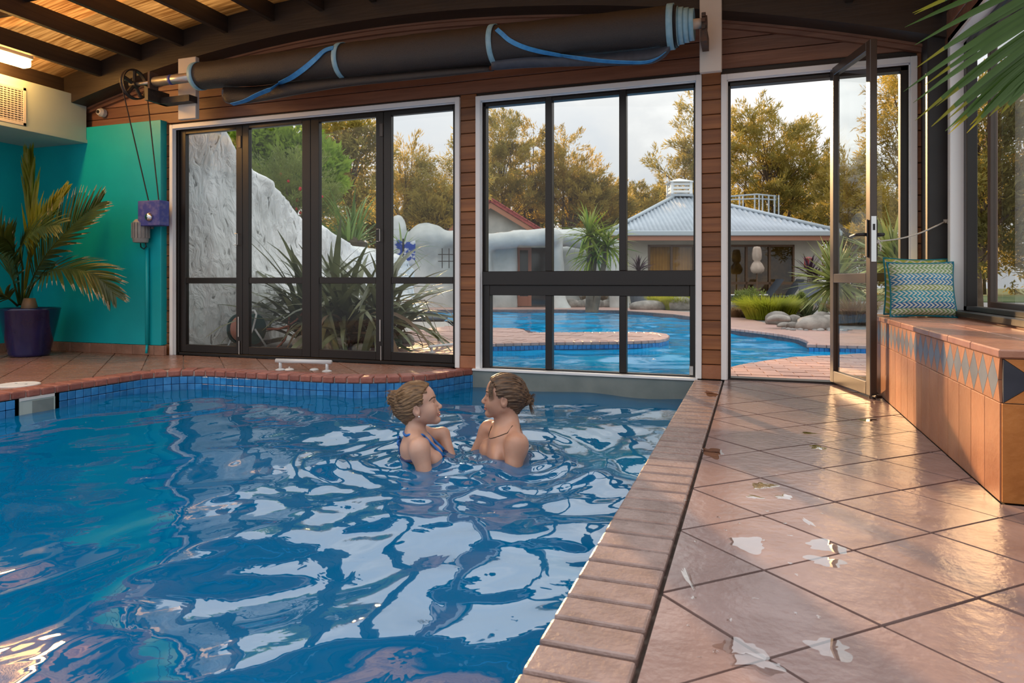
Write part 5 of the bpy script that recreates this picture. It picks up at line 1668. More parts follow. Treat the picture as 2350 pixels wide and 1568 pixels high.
tree('kanuka_tree', 'thin forked kanuka top beside the first mullion', 1222, 31.0, [(1232, 302, 15, 20), (1216, 332, 18, 26), (1240, 350, 14, 26), (1232, 400, 40, 45), (1215, 460, 40, 50)], 120, 90, 0.20, 0.018, M['kanuka'], 171, 0.65, 0.09, stems=2)
tree('conical_tree', 'cone-shaped golden kanuka in the centre light of the middle window', 1305, 30.0, [(1290, 345, 24, 35), (1300, 395, 42, 45), (1325, 430, 48, 45), (1340, 470, 50, 40), (1290, 460, 50, 55), (1352, 440, 28, 40)], 340, 90, 0.20, 0.018, M['kanuka'], 181, 0.75, 0.10, stems=2)
tree('kanuka_tree', 'low golden kanuka beside the second mullion', 1395, 31.0, [(1390, 480, 45, 38), (1410, 470, 30, 40), (1370, 500, 40, 35)], 150, 90, 0.20, 0.018, M['kanuka'], 191, 0.6, 0.10)
tree('conifer', 'small dark pointed conifer left of the pavilion roof', 1465, 34.0, [(1464, 450, 9, 22), (1464, 480, 22, 22), (1464, 505, 32, 24)], 90, 90, 0.18, 0.02, M['hedge'], 201, 0.4, 0.10)
tree('kanuka_tree', 'low olive tree behind the left slope of the pavilion roof', 1525, 33.0, [(1500, 490, 35, 30), (1535, 470, 40, 28), (1550, 500, 40, 30), (1440, 495, 40, 35)], 170, 90, 0.20, 0.02, M['kanuka'], 211, 0.6, 0.11)
tree('kanuka_tree', 'spreading kanuka reaching left over the pavilion vent', 1640, 28.0, [(1585, 300, 22, 30), (1600, 350, 25, 40), (1545, 395, 38, 18), (1515, 385, 22, 10), (1575, 420, 45, 26), (1560, 450, 35, 24), (1600, 250, 18, 26), (1625, 380, 40, 60)], 190, 80, 0.20, 0.018, M['kanuka_dark'], 221, 0.8, 0.10, 0.2, stems=2)
tree('kanuka_tree', 'largest feathery golden kanuka standing above the pavilion roof', 1750, 29.0, [(1735, 285, 30, 36), (1790, 300, 32, 34), (1700, 310, 32, 32), (1760, 345, 75, 50), (1690, 380, 40, 50), (1740, 410, 70, 45), (1820, 370, 55, 40), (1855, 400, 45, 35), (1820, 440, 60, 45), (1780, 460, 60, 40), (1725, 262, 14, 20), (1890, 380, 30, 25), (1880, 450, 50, 50)], 560, 84, 0.21, 0.018, M['kanuka_dark'], 231, 0.8, 0.10, 0.25, stems=4, twigs=60)
tree('kanuka_tree', 'golden kanuka seen through the glass of the open door leaf', 1950, 26.0, [(1950, 410, 40, 50), (1975, 430, 40, 45), (1940, 470, 50, 45), (1985, 480, 40, 50)], 200, 84, 0.20, 0.017, M['kanuka'], 241, 0.7, 0.10, stems=2)
tree('larch_tree', 'tall layered golden conifer behind the fixed side light', 2085, 20.0, [(2100, 230, 60, 40), (2070, 290, 60, 26), (2095, 330, 70, 26), (2060, 370, 55, 24), (2090, 410, 75, 26), (2070, 460, 65, 24), (2085, 500, 75, 26), (2060, 545, 60, 30), (2120, 180, 40, 40), (2050, 210, 22, 16)], 430, 80, 0.16, 0.014, M['kanuka'], 251, 0.7, 0.08, -0.1, trunk_r=0.13)
tree('hedge_tree', 'dense dark golden tree outside the window above the bench', 2245, 11.0, [(2240, 250, 60, 80), (2260, 350, 70, 80), (2230, 450, 70, 80), (2270, 540, 80, 80), (2340, 420, 60, 60), (2330, 520, 60, 60)], 420, 80, 0.12, 0.014, M['hedge'], 261, 0.35, 0.08, 0.2)
tree('golden_shrub', 'yellow leafy shrub below the weeping tree by the red roof', 985, 22.0, [(975, 490, 30, 26), (1000, 500, 28, 22)], 90, 60, 0.14, 0.02, M['kanuka'], 271, 0.3, 0.10, cat='shrub')
# far tree line closing the garden
k_ = 0
for (px, py, rx, ry) in [(640, 470, 120, 70), (880, 470, 90, 60), (1060, 490, 90, 60), (1230, 490, 90, 50), (1400, 500, 90, 45), (1560, 500, 100, 45), (1720, 490, 110, 60), (1900, 490, 110, 60), (2060, 500, 100, 70), (2260, 470, 120, 90)]:
    tree('far_hedge', ['olive far tree clump behind the rock wall', 'far tree clump behind the olive tree', 'far tree clump behind the red roof', 'far tree clump behind the middle window kanukas', 'far low clump left of the pavilion', 'far low clump behind the pavilion vent', 'far clump behind the largest kanuka', 'far clump behind the open door leaf', 'far clump behind the layered conifer', 'far clump beyond the bench window'][k_],
         px, 40.0, [(px - rx * 0.5, py + 10, rx * 0.6, ry), (px + rx * 0.4, py, rx * 0.6, ry), (px, py + 50, rx, ry), (px - rx * 0.5, py + 115, rx * 0.7, ry), (px + rx * 0.5, py + 115, rx * 0.7, ry)], 230, 70, 0.34, 0.05, M['hedge'], 300 + k_, 0.6, 0.2, group='far tree line', twigs=8)
    k_ += 1
b = atz(1715, 706); sh = tree('low_shrub', 'small pale green shrub behind the lime grass tussock', 1715, 15.5, [(1715, 690, 26, 16)], 60, 50, 0.06, 0.012, M['shrub'], 321, 0.15, 0.04, cat='shrub', trunk_r=0.02, twigs=6)
tree('low_shrub', 'pale green shrub at the pavilion corner behind the agaves', 1845, 15.5, [(1840, 698, 22, 12)], 50, 50, 0.06, 0.012, M['shrub'], 322, 0.15, 0.04, cat='shrub', trunk_r=0.02, twigs=6)

# ---- hose reel
hb = atz(566, 803)
hr_ = thing('hose_reel', 'green garden hose reel wound with terracotta hose outside the doors', 'hose reel', (hb.x, hb.y, 0.03), TH - 0.5)
for s_ in (-1, 1):
    MB().lathe([(0.02, -0.006), (0.165, -0.006), (0.17, 0), (0.165, 0.006), (0.02, 0.006)], n=28).build('side_disc', M['reel'], hr_, loc=(s_ * 0.115, 0, 0.20), rot=(0, PI / 2, 0))
    MB().tube([(s_ * 0.125, -0.15, 0.0), (s_ * 0.13, -0.03, 0.2), (s_ * 0.13, 0.02, 0.36), (s_ * 0.10, 0.02, 0.40)], 0.011, 8).build('frame_tube', M['white_metal'], hr_, smooth=True)
    MB().tube([(s_ * 0.125, 0.16, 0.0), (s_ * 0.13, 0.0, 0.2)], 0.011, 8).build('frame_tube', M['white_metal'], hr_, smooth=True)
MB().tube([(-0.1, 0.02, 0.40), (0.1, 0.02, 0.40)], 0.013, 8).build('carry_bar', M['white_metal'], hr_, smooth=True)
pts = []
for i in range(9 * 20):
    a = 2 * PI * i / 20; w_ = i / 20
    xx = -0.095 + 0.021 * w_
    pts.append((xx, 0.135 * math.cos(a), 0.2 + 0.135 * math.sin(a)))
MB().tube(pts, 0.0105, 8).build('wound_hose', M['hose'], hr_, smooth=True)
MB().tube([(-0.12, 0, 0.2), (0.12, 0, 0.2)], 0.05, 14).build('hub', M['black_plastic'], hr_)
p0 = atd(602, 756, 7.75); p1 = atd(640, 755, 7.75); p2 = atd(680, 735, 7.8); p3 = atd(702, 700, 7.9)
sp = [p0, p1, atd(662, 748, 7.75), p2, atd(695, 718, 7.85), p3, atd(703, 690, 7.95)]
q = [atd(664, 730, 7.9), atd(662, 760, 7.85), atd(652, 785, 7.8), atz(632, 803), atz(600, 808), atz(560, 806), atz(520, 803), atz(505, 800)]
inv = Matrix.Rotation(-(TH - 0.5), 3, 'Z')
MB().tube([inv @ (Vector(p) - Vector(hr_.location)) for p in sp], 0.012, 8).build('hose_run', M['hose'], hr_, smooth=True)
MB().tube([inv @ (Vector(p) - Vector(hr_.location)) + Vector((0, 0, 0.01)) for p in q], 0.011, 8).build('hose_tail', M['hose'], hr_, smooth=True)

# ---- small things on the terraces
b = atd(912, 548, 14.2)
tw = thing('towel', 'blue and white striped towel hung on a stand behind the flax', 'towel', (b.x, b.y, 0), TH)
MB().tube([(0.12, 0, 0), (0.12, 0, b.z + 0.0)], 0.02, 6).build('stand_post', M['black_plastic'], tw)
v = []; f = []
for i in range(13):
    for j in range(9):
        x_ = -0.36 + 0.72 * i / 12; zz_ = b.z - 0.02 - 0.5 * (j / 8)
        v.append((x_, 0.04 * math.sin(i * 1.1 + j * 0.4) + 0.03, zz_ + 0.05 * math.sin(i * 0.5)))
for i in range(12):
    for j in range(8): f.append((i * 9 + j, (i + 1) * 9 + j, (i + 1) * 9 + j + 1, i * 9 + j + 1))
tc_ = ob('cloth', mesh_of('cloth', v, f, M['towel_blue'], True), tw)
sd_ = tc_.modifiers.new('thick', 'SOLIDIFY'); sd_.thickness = 0.01
b = atz(975, 735)
MB().box(-0.55, 0.42, -0.3, 0.3, 0.0, 0.07).build('pool_step', M['lounger'], None, bevel=0.02, loc=(b.x, b.y, 0.0), rot=(0, 0, TH))
tag(bpy.data.objects['pool_step'], 'flat dark step lying at the pool edge beyond the flax', 'step')


def parasol(label, px, d, z0, z1, w, inside=False):
    b = atd(px, HZ, d)
    t = thing('closed_parasol', label, 'parasol', (b.x, b.y, 0.0))
    MB().tube([(0, 0, 0), (0, 0, z1 - 0.05)], 0.022, 8).build('pole', M['bronze_far'], t)
    MB().lathe([(0.24, 0), (0.24, 0.05), (0.05, 0.08)], n=16).build('base', M['lounger'], t)
    hgt = z1 - z0; n = 20; v = []; f = []
    prof = [(0.02, 1.0), (0.09, 0.985), (0.12, 0.9), (0.14, 0.7), (0.13, 0.52), (0.085, 0.46), (0.15, 0.36), (0.21, 0.2), (0.19, 0.08), (0.12, 0.0), (0.04, 0.02)]
    for (r_, t_) in prof:
        for k in range(n):
            a = 2 * PI * k / n; rr = r_ * w / 0.2 * (1 + 0.16 * math.cos(5 * a + t_ * 2))
            v.append((rr * math.cos(a), rr * math.sin(a), z0 + hgt * t_))
    for i in range(len(prof) - 1):
        for k in range(n): f.append((i * n + k, i * n + (k + 1) % n, (i + 1) * n + (k + 1) % n, (i + 1) * n + k))
    ob('gathered_canopy', mesh_of('gathered_canopy', v, f, M['umbrella'], True), t)
    return t


parasol('closed beige parasol tied up in front of the pavilion windows', 1737, 22.6, 1.03, 1.92, 0.20)
for k_, (px, lab) in enumerate([(1745, 'dark sun lounger with raised back, left one by the pavilion window'), (1792, 'dark sun lounger with raised back, right one by the pavilion window')]):
    b = atz(px, 695)
    b = atd(px, HZ, 22.4)
    t = thing('sun_lounger', lab, 'lounger', (b.x, b.y, 0.0), TH, group='loungers by the pavilion')
    MB().box(-1.1, 0.2, -0.28, 0.28, 0.26, 0.31).build('seat_sling', M['lounger'], t, bevel=0.01)
    MB().add([(0.2, -0.28, 0.28), (0.2, 0.28, 0.28), (0.62, 0.28, 0.85), (0.62, -0.28, 0.85), (0.24, -0.28, 0.24), (0.24, 0.28, 0.24), (0.67, 0.28, 0.82), (0.67, -0.28, 0.82)],
             [(0, 1, 2, 3), (7, 6, 5, 4), (0, 4, 5, 1), (1, 5, 6, 2), (2, 6, 7, 3), (3, 7, 4, 0)]).build('backrest', M['lounger'], t)
    for lx_ in (-1.0, 0.15):
        for ly in (-0.25, 0.25): MB().box(lx_ - 0.02, lx_ + 0.02, ly - 0.02, ly + 0.02, 0, 0.27).build('leg', M['lounger'], t)
    MB().box(-1.05, -0.5, -0.24, 0.24, 0.31, 0.35).build('folded_towel', M['white_plastic'], t, bevel=0.01)
b = atd(1855, 600, 19.6)
la = thing('lantern', 'dark red lantern behind the tall purple cordyline', 'lantern', (b.x, b.y, 0), TH)
MB().tube([(0, 0, 0), (0, 0, b.z - 0.2)], 0.02, 6).build('post', M['black_plastic'], la)
MB().lathe([(0.10, 0), (0.12, 0.03), (0.12, 0.26), (0.14, 0.28), (0.05, 0.33)], n=8).build('lantern_body', M['red_lantern'], la, loc=(0, 0, b.z - 0.2))
# outdoor twin of the white grab rail
b = atz(1007, 808)
gr = thing('grab_rail', 'white grab rail end on the terrace outside the last folding panel', 'grab rail', (b.x, b.y, 0), 1.2)
MB().tube([(-0.1, 0, 0), (-0.1, 0, 0.06)], 0.012, 8).build('post', M['white_metal'], gr)
MB().tube([(-0.14, 0, 0.065), (0.3, 0, 0.065)], 0.015, 8).build('bar', M['white_metal'], gr)
MB().lathe([(0.035, 0), (0.035, 0.006), (0.015, 0.012)], n=12).build('flange', M['white_metal'], gr, loc=(-0.1, 0, 0))


# ================================================================== THINGS IN THE ROOM
# ---- rolled pool cover hung below the arch beam
YC = 4.95
AXL, AXR = -4.76, -0.50


def c_axis(x): return 2.615 + (2.545 - 2.615) * (x - AXL) / (AXR - AXL)


def c_rad(x):
    t = (x - AXL) / (AXR - AXL)
    return 0.118 + 0.03 * math.sin(min(1, t * 1.6) * PI / 2) - 0.006 * max(0, t - 0.6)


def on_roll(px, py, off=0.004):
    """front point of the roll seen at that pixel"""
    r = ray(px, py); best = None
    for i in range(900):
        k = 3.8 + i * 0.003
        X, Y, Z = k * r[0], k * r[1], H + k * r[2]
        dd = math.hypot(Y - YC, Z - c_axis(X)) - c_rad(X) - off
        if dd < 0: return Vector((X, Y, Z))
        if best is None or dd < best[0]: best = (dd, Vector((X, Y, Z)))
    return best[1]


rc = thing('pool_cover_roller', 'rolled black pool cover with blue hems hung above the windows', 'pool cover', (-2.6, YC, 2.0))


def R0(p): return Vector(p) - Vector((-2.6, YC, 2.0))


n, mseg = 60, 28
v = []; f = []
for i in range(n + 1):
    x = AXL + (AXR - AXL) * i / n
    for k in range(mseg):
        a = 2 * PI * k / mseg; rr = c_rad(x) * (1 + 0.012 * math.sin(3 * a + x * 2)) + 0.003 * math.sin(x * 23) * math.sin(a * 2)
        v.append(tuple(R0((x, YC + rr * math.cos(a), c_axis(x) + rr * math.sin(a)))))
for i in range(n):
    for k in range(mseg): f.append((i * mseg + k, i * mseg + (k + 1) % mseg, (i + 1) * mseg + (k + 1) % mseg, (i + 1) * mseg + k))
f += [tuple(range(mseg)), tuple(n * mseg + k for k in range(mseg - 1, -1, -1))]
ob('cover_roll', mesh_of('cover_roll', v, f, M['tarp'], True), rc)


def hoop(x, w, off, mat, r=None, skew=0.0):
    v = []; f = []; n = 32
    for (dx, do) in ((-w / 2, 0), (w / 2, 0), (w / 2, off), (-w / 2, off)):
        for k in range(n):
            a = 2 * PI * k / n; rr = (r if r else c_rad(x) * 1.012) + do; xx = x + dx + skew * math.sin(a)
            v.append(tuple(R0((xx, YC + rr * math.cos(a), c_axis(x) + rr * math.sin(a)))))
    for j in range(4):
        for k in range(n): f.append((j * n + k, j * n + (k + 1) % n, ((j + 1) % 4) * n + (k + 1) % n, ((j + 1) % 4) * n + k))
    return MB().add(v, f).build('hem_band', mat, rc, smooth=True)


hoop(-4.755, 0.05, 0.006, M['hem'])
hoop(on_roll(769, 150).x, 0.045, 0.007, M['hem'])
hoop(on_roll(1123, 115).x, 0.042, 0.007, M['hem'])
hoop(-0.545, 0.045, 0.010, M['hem'])
for k_, rr in enumerate((0.128, 0.120, 0.112, 0.103)):
    hoop(-0.515 + 0.036 * k_, 0.04, 0.006, M['hem'], r=rr)


def ribbon(path, w, mat, name='hem_band'):
    v = []; f = []
    P_ = [Vector(p) for p in path]
    for i, p in enumerate(P_):
        t = (P_[min(i + 1, len(P_) - 1)] - P_[max(i - 1, 0)]).normalized()
        nrm = Vector((0, p.y - YC, p.z - c_axis(p.x)))
        nrm = nrm.normalized() if nrm.length > 0.02 else Vector((0, -1, 0))
        s = t.cross(nrm).normalized() * w / 2
        v += [tuple(R0(p - s)), tuple(R0(p + s)), tuple(R0(p + s + nrm * 0.006)), tuple(R0(p - s + nrm * 0.006))]
    for i in range(len(P_) - 1):
        a = i * 4; b = a + 4
        f += [(a, b, b + 1, a + 1), (a + 1, b + 1, b + 2, a + 2), (a + 2, b + 2, b + 3, a + 3), (a + 3, b + 3, b, a)]
    f += [(0, 1, 2, 3), (len(P_) * 4 - 1, len(P_) * 4 - 2, len(P_) * 4 - 3, len(P_) * 4 - 4)]
    return MB().add(v, f).build(name, mat, rc, smooth=False)


def dense(pts, m=6):
    out = []
    for i in range(len(pts) - 1):
        p0 = pts[max(i - 1, 0)]; p1 = pts[i]; p2 = pts[i + 1]; p3 = pts[min(i + 2, len(pts) - 1)]
        for j in range(m):
            t = j / m
            out.append(tuple(0.5 * ((2 * p1[k]) + (-p0[k] + p2[k]) * t + (2 * p0[k] - 5 * p1[k] + 4 * p2[k] - p3[k]) * t * t + (-p0[k] + 3 * p1[k] - 3 * p2[k] + p3[k]) * t ** 3) for k in range(len(p1))))
    out.append(tuple(pts[-1])); return out


def hang(px, py, Y=YC - 0.03):
    return atY(px, py, Y)


# left loose corner: sheet hanging below the roll, its hem climbing diagonally over the front
bot = dense([(512, 222), (520, 237), (545, 239), (600, 231), (680, 216), (780, 200), (900, 187), (1010, 176), (1123, 163)], 5)
top = dense([(512, 200), (520, 200), (545, 200), (600, 197), (680, 187), (780, 178), (900, 168), (1010, 158), (1123, 150)], 5)
v = []; f = []
for (b_, t_) in zip(bot, top):
    pb = hang(*b_); ptp = on_roll(*t_)
    pm = (pb + ptp) / 2; pm.y -= 0.012
    bk = Vector((pb.x, YC + 0.075, pb.z + 0.03))
    v += [tuple(R0(ptp)), tuple(R0(pm)), tuple(R0(pb)), tuple(R0(bk))]
for i in range(len(bot) - 1):
    a = i * 4; b = a + 4
    f += [(a, a + 1, b + 1, b), (a + 1, a + 2, b + 2, b + 1), (a + 2, a + 3, b + 3, b + 2)]
fp_ = ob('loose_sheet', mesh_of('loose_sheet', v, f, M['tarp'], True), rc)
sd_ = fp_.modifiers.new('thick', 'SOLIDIFY'); sd_.thickness = 0.006
pth = [on_roll(*p, 0.008) for p in dense([(765, 110), (745, 117), (725, 135), (700, 156), (668, 178), (640, 191)], 5)]
pth += [hang(*p, YC - 0.085 + 0.02 * i / 12) for i, p in enumerate(dense([(622, 204), (590, 217), (562, 231), (532, 239)], 4))]
ribbon(pth, 0.042, M['hem_blue'])
pth = [hang(*p, YC - 0.06) for p in dense([(511, 205), (511, 222), (518, 234), (535, 239)], 4)]
ribbon(pth, 0.016, M['tarp_in'])
# right loose fold
bot = dense([(1128, 161), (1200, 156), (1280, 153), (1370, 151), (1440, 150), (1490, 146), (1520, 132), (1537, 113)], 5)
top = dense([(1128, 140), (1200, 132), (1280, 128), (1370, 124), (1440, 118), (1490, 112), (1520, 108), (1537, 104)], 5)
v = []; f = []
for (b_, t_) in zip(bot, top):
    pb = hang(*b_); ptp = on_roll(*t_)
    pm = (pb + ptp) / 2; pm.y -= 0.008
    bk = Vector((pb.x, YC + 0.075, pb.z + 0.03))
    v += [tuple(R0(ptp)), tuple(R0(pm)), tuple(R0(pb)), tuple(R0(bk))]
for i in range(len(bot) - 1):
    a = i * 4; b = a + 4
    f += [(a, a + 1, b + 1, b), (a + 1, a + 2, b + 2, b + 1), (a + 2, a + 3, b + 3, b + 2)]
fp_ = ob('loose_sheet', mesh_of('loose_sheet', v, f, M['tarp_in'], True), rc)
sd_ = fp_.modifiers.new('thick', 'SOLIDIFY'); sd_.thickness = 0.006
pth = [on_roll(*p, 0.008) for p in dense([(1140, 68), (1152, 78), (1170, 93), (1200, 107), (1240, 118), (1290, 127)], 5)]
pth += [hang(*p, YC - 0.115 + 0.09 * i / 18) for i, p in enumerate(dense([(1330, 133), (1380, 139), (1430, 142), (1480, 142), (1510, 133), (1530, 118)], 4))]
ribbon(pth, 0.034, M['hem_blue'])
# axle, bearings, brackets
MB().tube([R0((AXL + 0.02, YC, c_axis(AXL))), R0((-5.28, YC, c_axis(AXL)))], 0.044, 18).build('axle_sleeve', M['steel'], rc, smooth=True)
MB().tube([R0((-5.06, YC, c_axis(AXL))), R0((-5.09, YC, c_axis(AXL)))], 0.047, 18).build('blue_tape', M['motor_blue'], rc, smooth=True)
MB().tube([R0((-5.26, YC, c_axis(AXL))), R0((-5.56, YC, c_axis(AXL)))], 0.017, 12).build('axle', M['steel'], rc, smooth=True)
MB().box(-0.012, 0.012, -0.05, 0.05, -0.07, 0.085).build('bearing_plate', M['rust'], rc, loc=R0((-5.30, YC, c_axis(AXL))))
MB().box(-5.36 + 2.6, -4.98 + 2.6, 5.06 - YC, 5.16 - YC, 2.44 - 2, 2.50 - 2).box(-5.36 + 2.6, -5.32 + 2.6, YC - 0.04 - YC, 5.16 - YC, 2.44 - 2, 2.56 - 2).build('bracket', M['dark_iron'], rc)
MB().tube([R0((AXR, YC, c_axis(AXR))), R0((-0.315, YC, c_axis(AXR)))], 0.036, 18).build('axle_sleeve', M['cream'], rc, smooth=True)
o = MB().tube([R0((-0.335, YC, c_axis(AXR))), R0((-0.30, YC, c_axis(AXR)))], 0.05, 12)
for k_ in range(8):
    a = k_ * PI / 4
    o.box(-0.335 + 2.6, -0.31 + 2.6, 0.058 * math.cos(a) - 0.013, 0.058 * math.cos(a) + 0.013, c_axis(AXR) - 2 + 0.058 * math.sin(a) - 0.013, c_axis(AXR) - 2 + 0.058 * math.sin(a) + 0.013)
o.build('sprocket', M['rust'], rc)
MB().box(-0.345 + 2.6, -0.30 + 2.6, -0.03, 5.15 - YC, 2.41 - 2, 2.50 - 2).build('bracket', M['rust'], rc)
# pulley wheel
pw = ob('pulley_wheel', None, rc, R0((-5.53, YC, c_axis(AXL))))
v = []; f = []; n = 36
for (r_, dx) in ((0.128, -0.018), (0.142, -0.022), (0.142, -0.014), (0.132, 0.0), (0.142, 0.014), (0.142, 0.022), (0.128, 0.018)):
    for k in range(n): v.append((dx, r_ * math.cos(2 * PI * k / n), r_ * math.sin(2 * PI * k / n)))
for j in range(7):
    for k in range(n): f.append((j * n + k, j * n + (k + 1) % n, ((j + 1) % 7) * n + (k + 1) % n, ((j + 1) % 7) * n + k))
MB().add(v, f).build('rim', M['dark_iron'], pw)
for k_ in range(5):
    a = 2 * PI * k_ / 5 + 0.3
    MB().tube([(0, 0.03 * math.cos(a), 0.03 * math.sin(a)), (0, 0.130 * math.cos(a), 0.130 * math.sin(a))], 0.018, 6).build('spoke', M['dark_iron'], pw)
MB().tube([(-0.035, 0, 0), (0.035, 0, 0)], 0.036, 14).build('hub', M['dark_iron'], pw)
# white mounting boards
wb1 = boxo('mounting_board', -5.205, -4.99, 5.15, 5.198, 2.30, 2.885, M['cream'], None, bevel=0.004)
tag(wb1, 'white mounting board behind the left end of the cover roll', 'board')
wb2 = boxo('mounting_board', -0.366, -0.212, 5.15, 5.198, 2.262, 2.95, M['cream'], None, bevel=0.004)
tag(wb2, 'white mounting board at the right end of the cover roll', 'board')

# ---- winding motor
mo = thing('winding_motor', 'scuffed blue gearbox with grey motor on the teal wall', 'motor', (-5.64, 5.36, 1.30))
MB().box(-0.145, 0.135, -0.145, -0.02, 0.0, 0.25).build('gearbox', M['motor_blue'], mo, bevel=0.006)
MB().lathe([(0.045, 0), (0.045, 0.012), (0.03, 0.03), (0.012, 0.034)], n=16).build('knob', M['chrome'], mo, loc=(0.01, -0.145, 0.085), rot=(PI / 2, 0, 0), smooth=True)
MB().box(-0.26, -0.10, -0.02, 0.012, -0.02, 0.24).build('back_plate', M['motor_grey'], mo, bevel=0.003)
mt_ = ob('motor_body', None, mo, (-0.165, -0.09, -0.06))
MB().lathe([(0.03, -0.105), (0.068, -0.10), (0.076, -0.06), (0.072, -0.055), (0.072, 0.10), (0.05, 0.13)], n=24).build('casing', M['motor_grey'], mt_, smooth=False)
for k_ in range(16):
    a = 2 * PI * k_ / 16
    MB().box(0.068, 0.084, -0.004, 0.004, -0.055, 0.095).build('cooling_fin', M['motor_grey'], mt_, rot=(0, 0, a))
MB().box(-0.285, -0.235, -0.08, -0.035, -0.09, -0.03).build('junction_box', M['white_plastic'], mo, bevel=0.004)
MB().box(-0.24, -0.20, -0.06, -0.03, 0.05, 0.085).build('red_cap', M['red_lantern'], mo, bevel=0.004)
MB().tube([(-0.20, -0.06, -0.16), (-0.195, -0.06, -0.205), (-0.165, -0.05, -0.225), (-0.135, -0.05, -0.2), (-0.135, -0.06, -0.16)], 0.006, 6).build('cable', M['black_plastic'], mo, smooth=True)
MB().tube([(-0.165, -0.012, -0.21), (-0.165, -0.012, -1.19)], 0.018, 10).build('conduit', M['teal'], mo, smooth=True)
MB().tube([(-0.165, -0.012, -1.19), (-0.155, -0.03, -1.28)], 0.012, 8).build('conduit_tail', M['teal'], mo, smooth=True)
for k_, (a, b) in enumerate([((-5.54, YC - 0.138, 2.60), (-5.70, 5.27, 1.55)), ((-5.53, YC + 0.138, 2.60), (-5.60, 5.30, 1.55))]):
    tb = MB().tube([a, b], 0.006, 6).build('drive_rope', M['cable'], None)
    tag(tb, ['left drive rope running from the pulley wheel to the motor', 'right drive rope running from the pulley wheel to the motor'][k_], 'rope')
se = thing('wall_sensor', 'small round white sensor on the timber above the duct', 'sensor', (-6.50, 5.44, 2.535))
MB().lathe([(0.045, 0), (0.045, 0.04), (0.03, 0.07)], n=16).build('sensor_body', M['white_plastic'], se, rot=(PI / 2, 0, 0))
MB().lathe([(0.018, 0), (0.018, 0.008)], n=12).build('lens', M['black_plastic'], se, loc=(0, -0.07, 0), rot=(PI / 2, 0, 0))

# ---- air duct along the left wall
du = thing('air_duct', 'pale boxed air duct with a grille along the top of the teal wall', 'duct', (XL, 4.0, 2.215))
MB().box(0.0, 0.80, -0.8, 1.375, 0.0, 0.485).build('duct_box', M['duct'], du, bevel=0.004)
MB().box(0.80, 0.812, -0.8, 1.375, 0.0, 0.035).build('edge_strip', M['duct'], du)
gr_ = ob('grille', None, du, (0.80, 0.27, 0.245))
y0, y1, z0, z1 = -0.95, 0.455, -0.205, 0.165
MB().box(0, 0.014, y0, y1, z0, z0 + 0.03).box(0, 0.014, y0, y1, z1 - 0.03, z1).box(0, 0.014, y0, y0 + 0.03, z0, z1).box(0, 0.014, y1 - 0.03, y1, z0, z1).build('grille_frame', M['cream'], gr_, bevel=0.002)
MB().box(0.0005, 0.002, y0 + 0.03, y1 - 0.03, z0 + 0.03, z1 - 0.03).build('grille_backing', M['rust'], gr_)
for k_ in range(15):
    zz = z0 + 0.04 + k_ * (z1 - z0 - 0.075) / 14
    MB().box(0.002, 0.012, y0 + 0.03, y1 - 0.03, zz - 0.005, zz + 0.005).build('grille_slat', M['cream'], gr_)
for k_ in range(40):
    yy = y0 + 0.045 + k_ * (y1 - y0 - 0.09) / 39
    MB().box(0.004, 0.010, yy - 0.004, yy + 0.004, z0 + 0.03, z1 - 0.03).build('grille_bar', M['cream'], gr_)

# ---- added glowing batten in place of the sunlit roof sheet
bl = thing('added_glow_batten', 'added warm glowing batten standing in for the sunlit roof sheet between the purlins', 'added lamp', (-6.50, 4.05, 2.80))
MB().box(-0.05, 0.05, -0.62, 0.60, 0.05, 0.10).build('housing', M['white_plastic'], bl, bevel=0.006)
MB().box(-0.055, 0.055, -0.60, 0.58, -0.03, 0.05).build('diffuser', M['sheet_glow'], bl, bevel=0.02, seg=3)
for q in (-0.4, 0.4): MB().tube([(0, q, 0.1), (0, q, 0.205)], 0.006, 6).build('hanger', M['dark_iron'], bl)

# ---- grab rail and caps on the far deck, skimmer
g1 = thing('grab_rail', 'low white grab rail on the far deck at the pool edge', 'grab rail', (-3.545, 4.835, 0.0), math.atan2(0.05, 0.44))
for q in (-0.215, 0.215):
    MB().tube([(q, 0, 0.0), (q, 0, 0.07)], 0.013, 10).build('post', M['white_metal'], g1, smooth=True)
    MB().lathe([(0.04, 0), (0.04, 0.006), (0.016, 0.014)], n=16).build('flange', M['white_metal'], g1, loc=(q, 0, 0))
MB().tube([(-0.255, 0, 0.078), (0.255, 0, 0.078)], 0.0185, 14).build('bar', M['white_metal'], g1, smooth=True)
for px, lab in ((664, 'small white cap with a stub beside the left post of the grab rail'), (721, 'small domed white cap beside the right post of the grab rail')):
    b = atz(px, 850)
    c_ = thing('deck_fitting', lab, 'cap', (b.x, b.y, 0))
    MB().lathe([(0.038, 0), (0.038, 0.006), (0.03, 0.014), (0.012, 0.018)], n=16).build('dome', M['white_plastic'], c_, smooth=True)
    if px == 664: MB().tube([(0, 0, 0.016), (0, 0, 0.03)], 0.006, 8).build('stub', M['white_plastic'], c_)
sl = thing('deck_hatch', 'round off-white skimmer hatch set in the left deck', 'hatch', (-4.985, 3.48, 0.0))
MB().lathe([(0.135, 0), (0.135, 0.006), (0.125, 0.009), (0.118, 0.006), (0.02, 0.007)], n=36).build('disc', M['white_plastic'], sl)
for q in (-0.05, 0.05): MB().lathe([(0.009, 0.0065), (0.009, 0.0085)], n=10).build('finger_hole', M['motor_grey'], sl, loc=(q, 0.02, 0))
sk = thing('skimmer_mouth', 'white framed skimmer opening in the left pool wall', 'skimmer', (-4.70, 3.41, -0.10))
MB().box(-0.02, 0.008, -0.125, 0.125, 0.028, 0.05).build('top_bar', M['white_plastic'], sk, bevel=0.002)
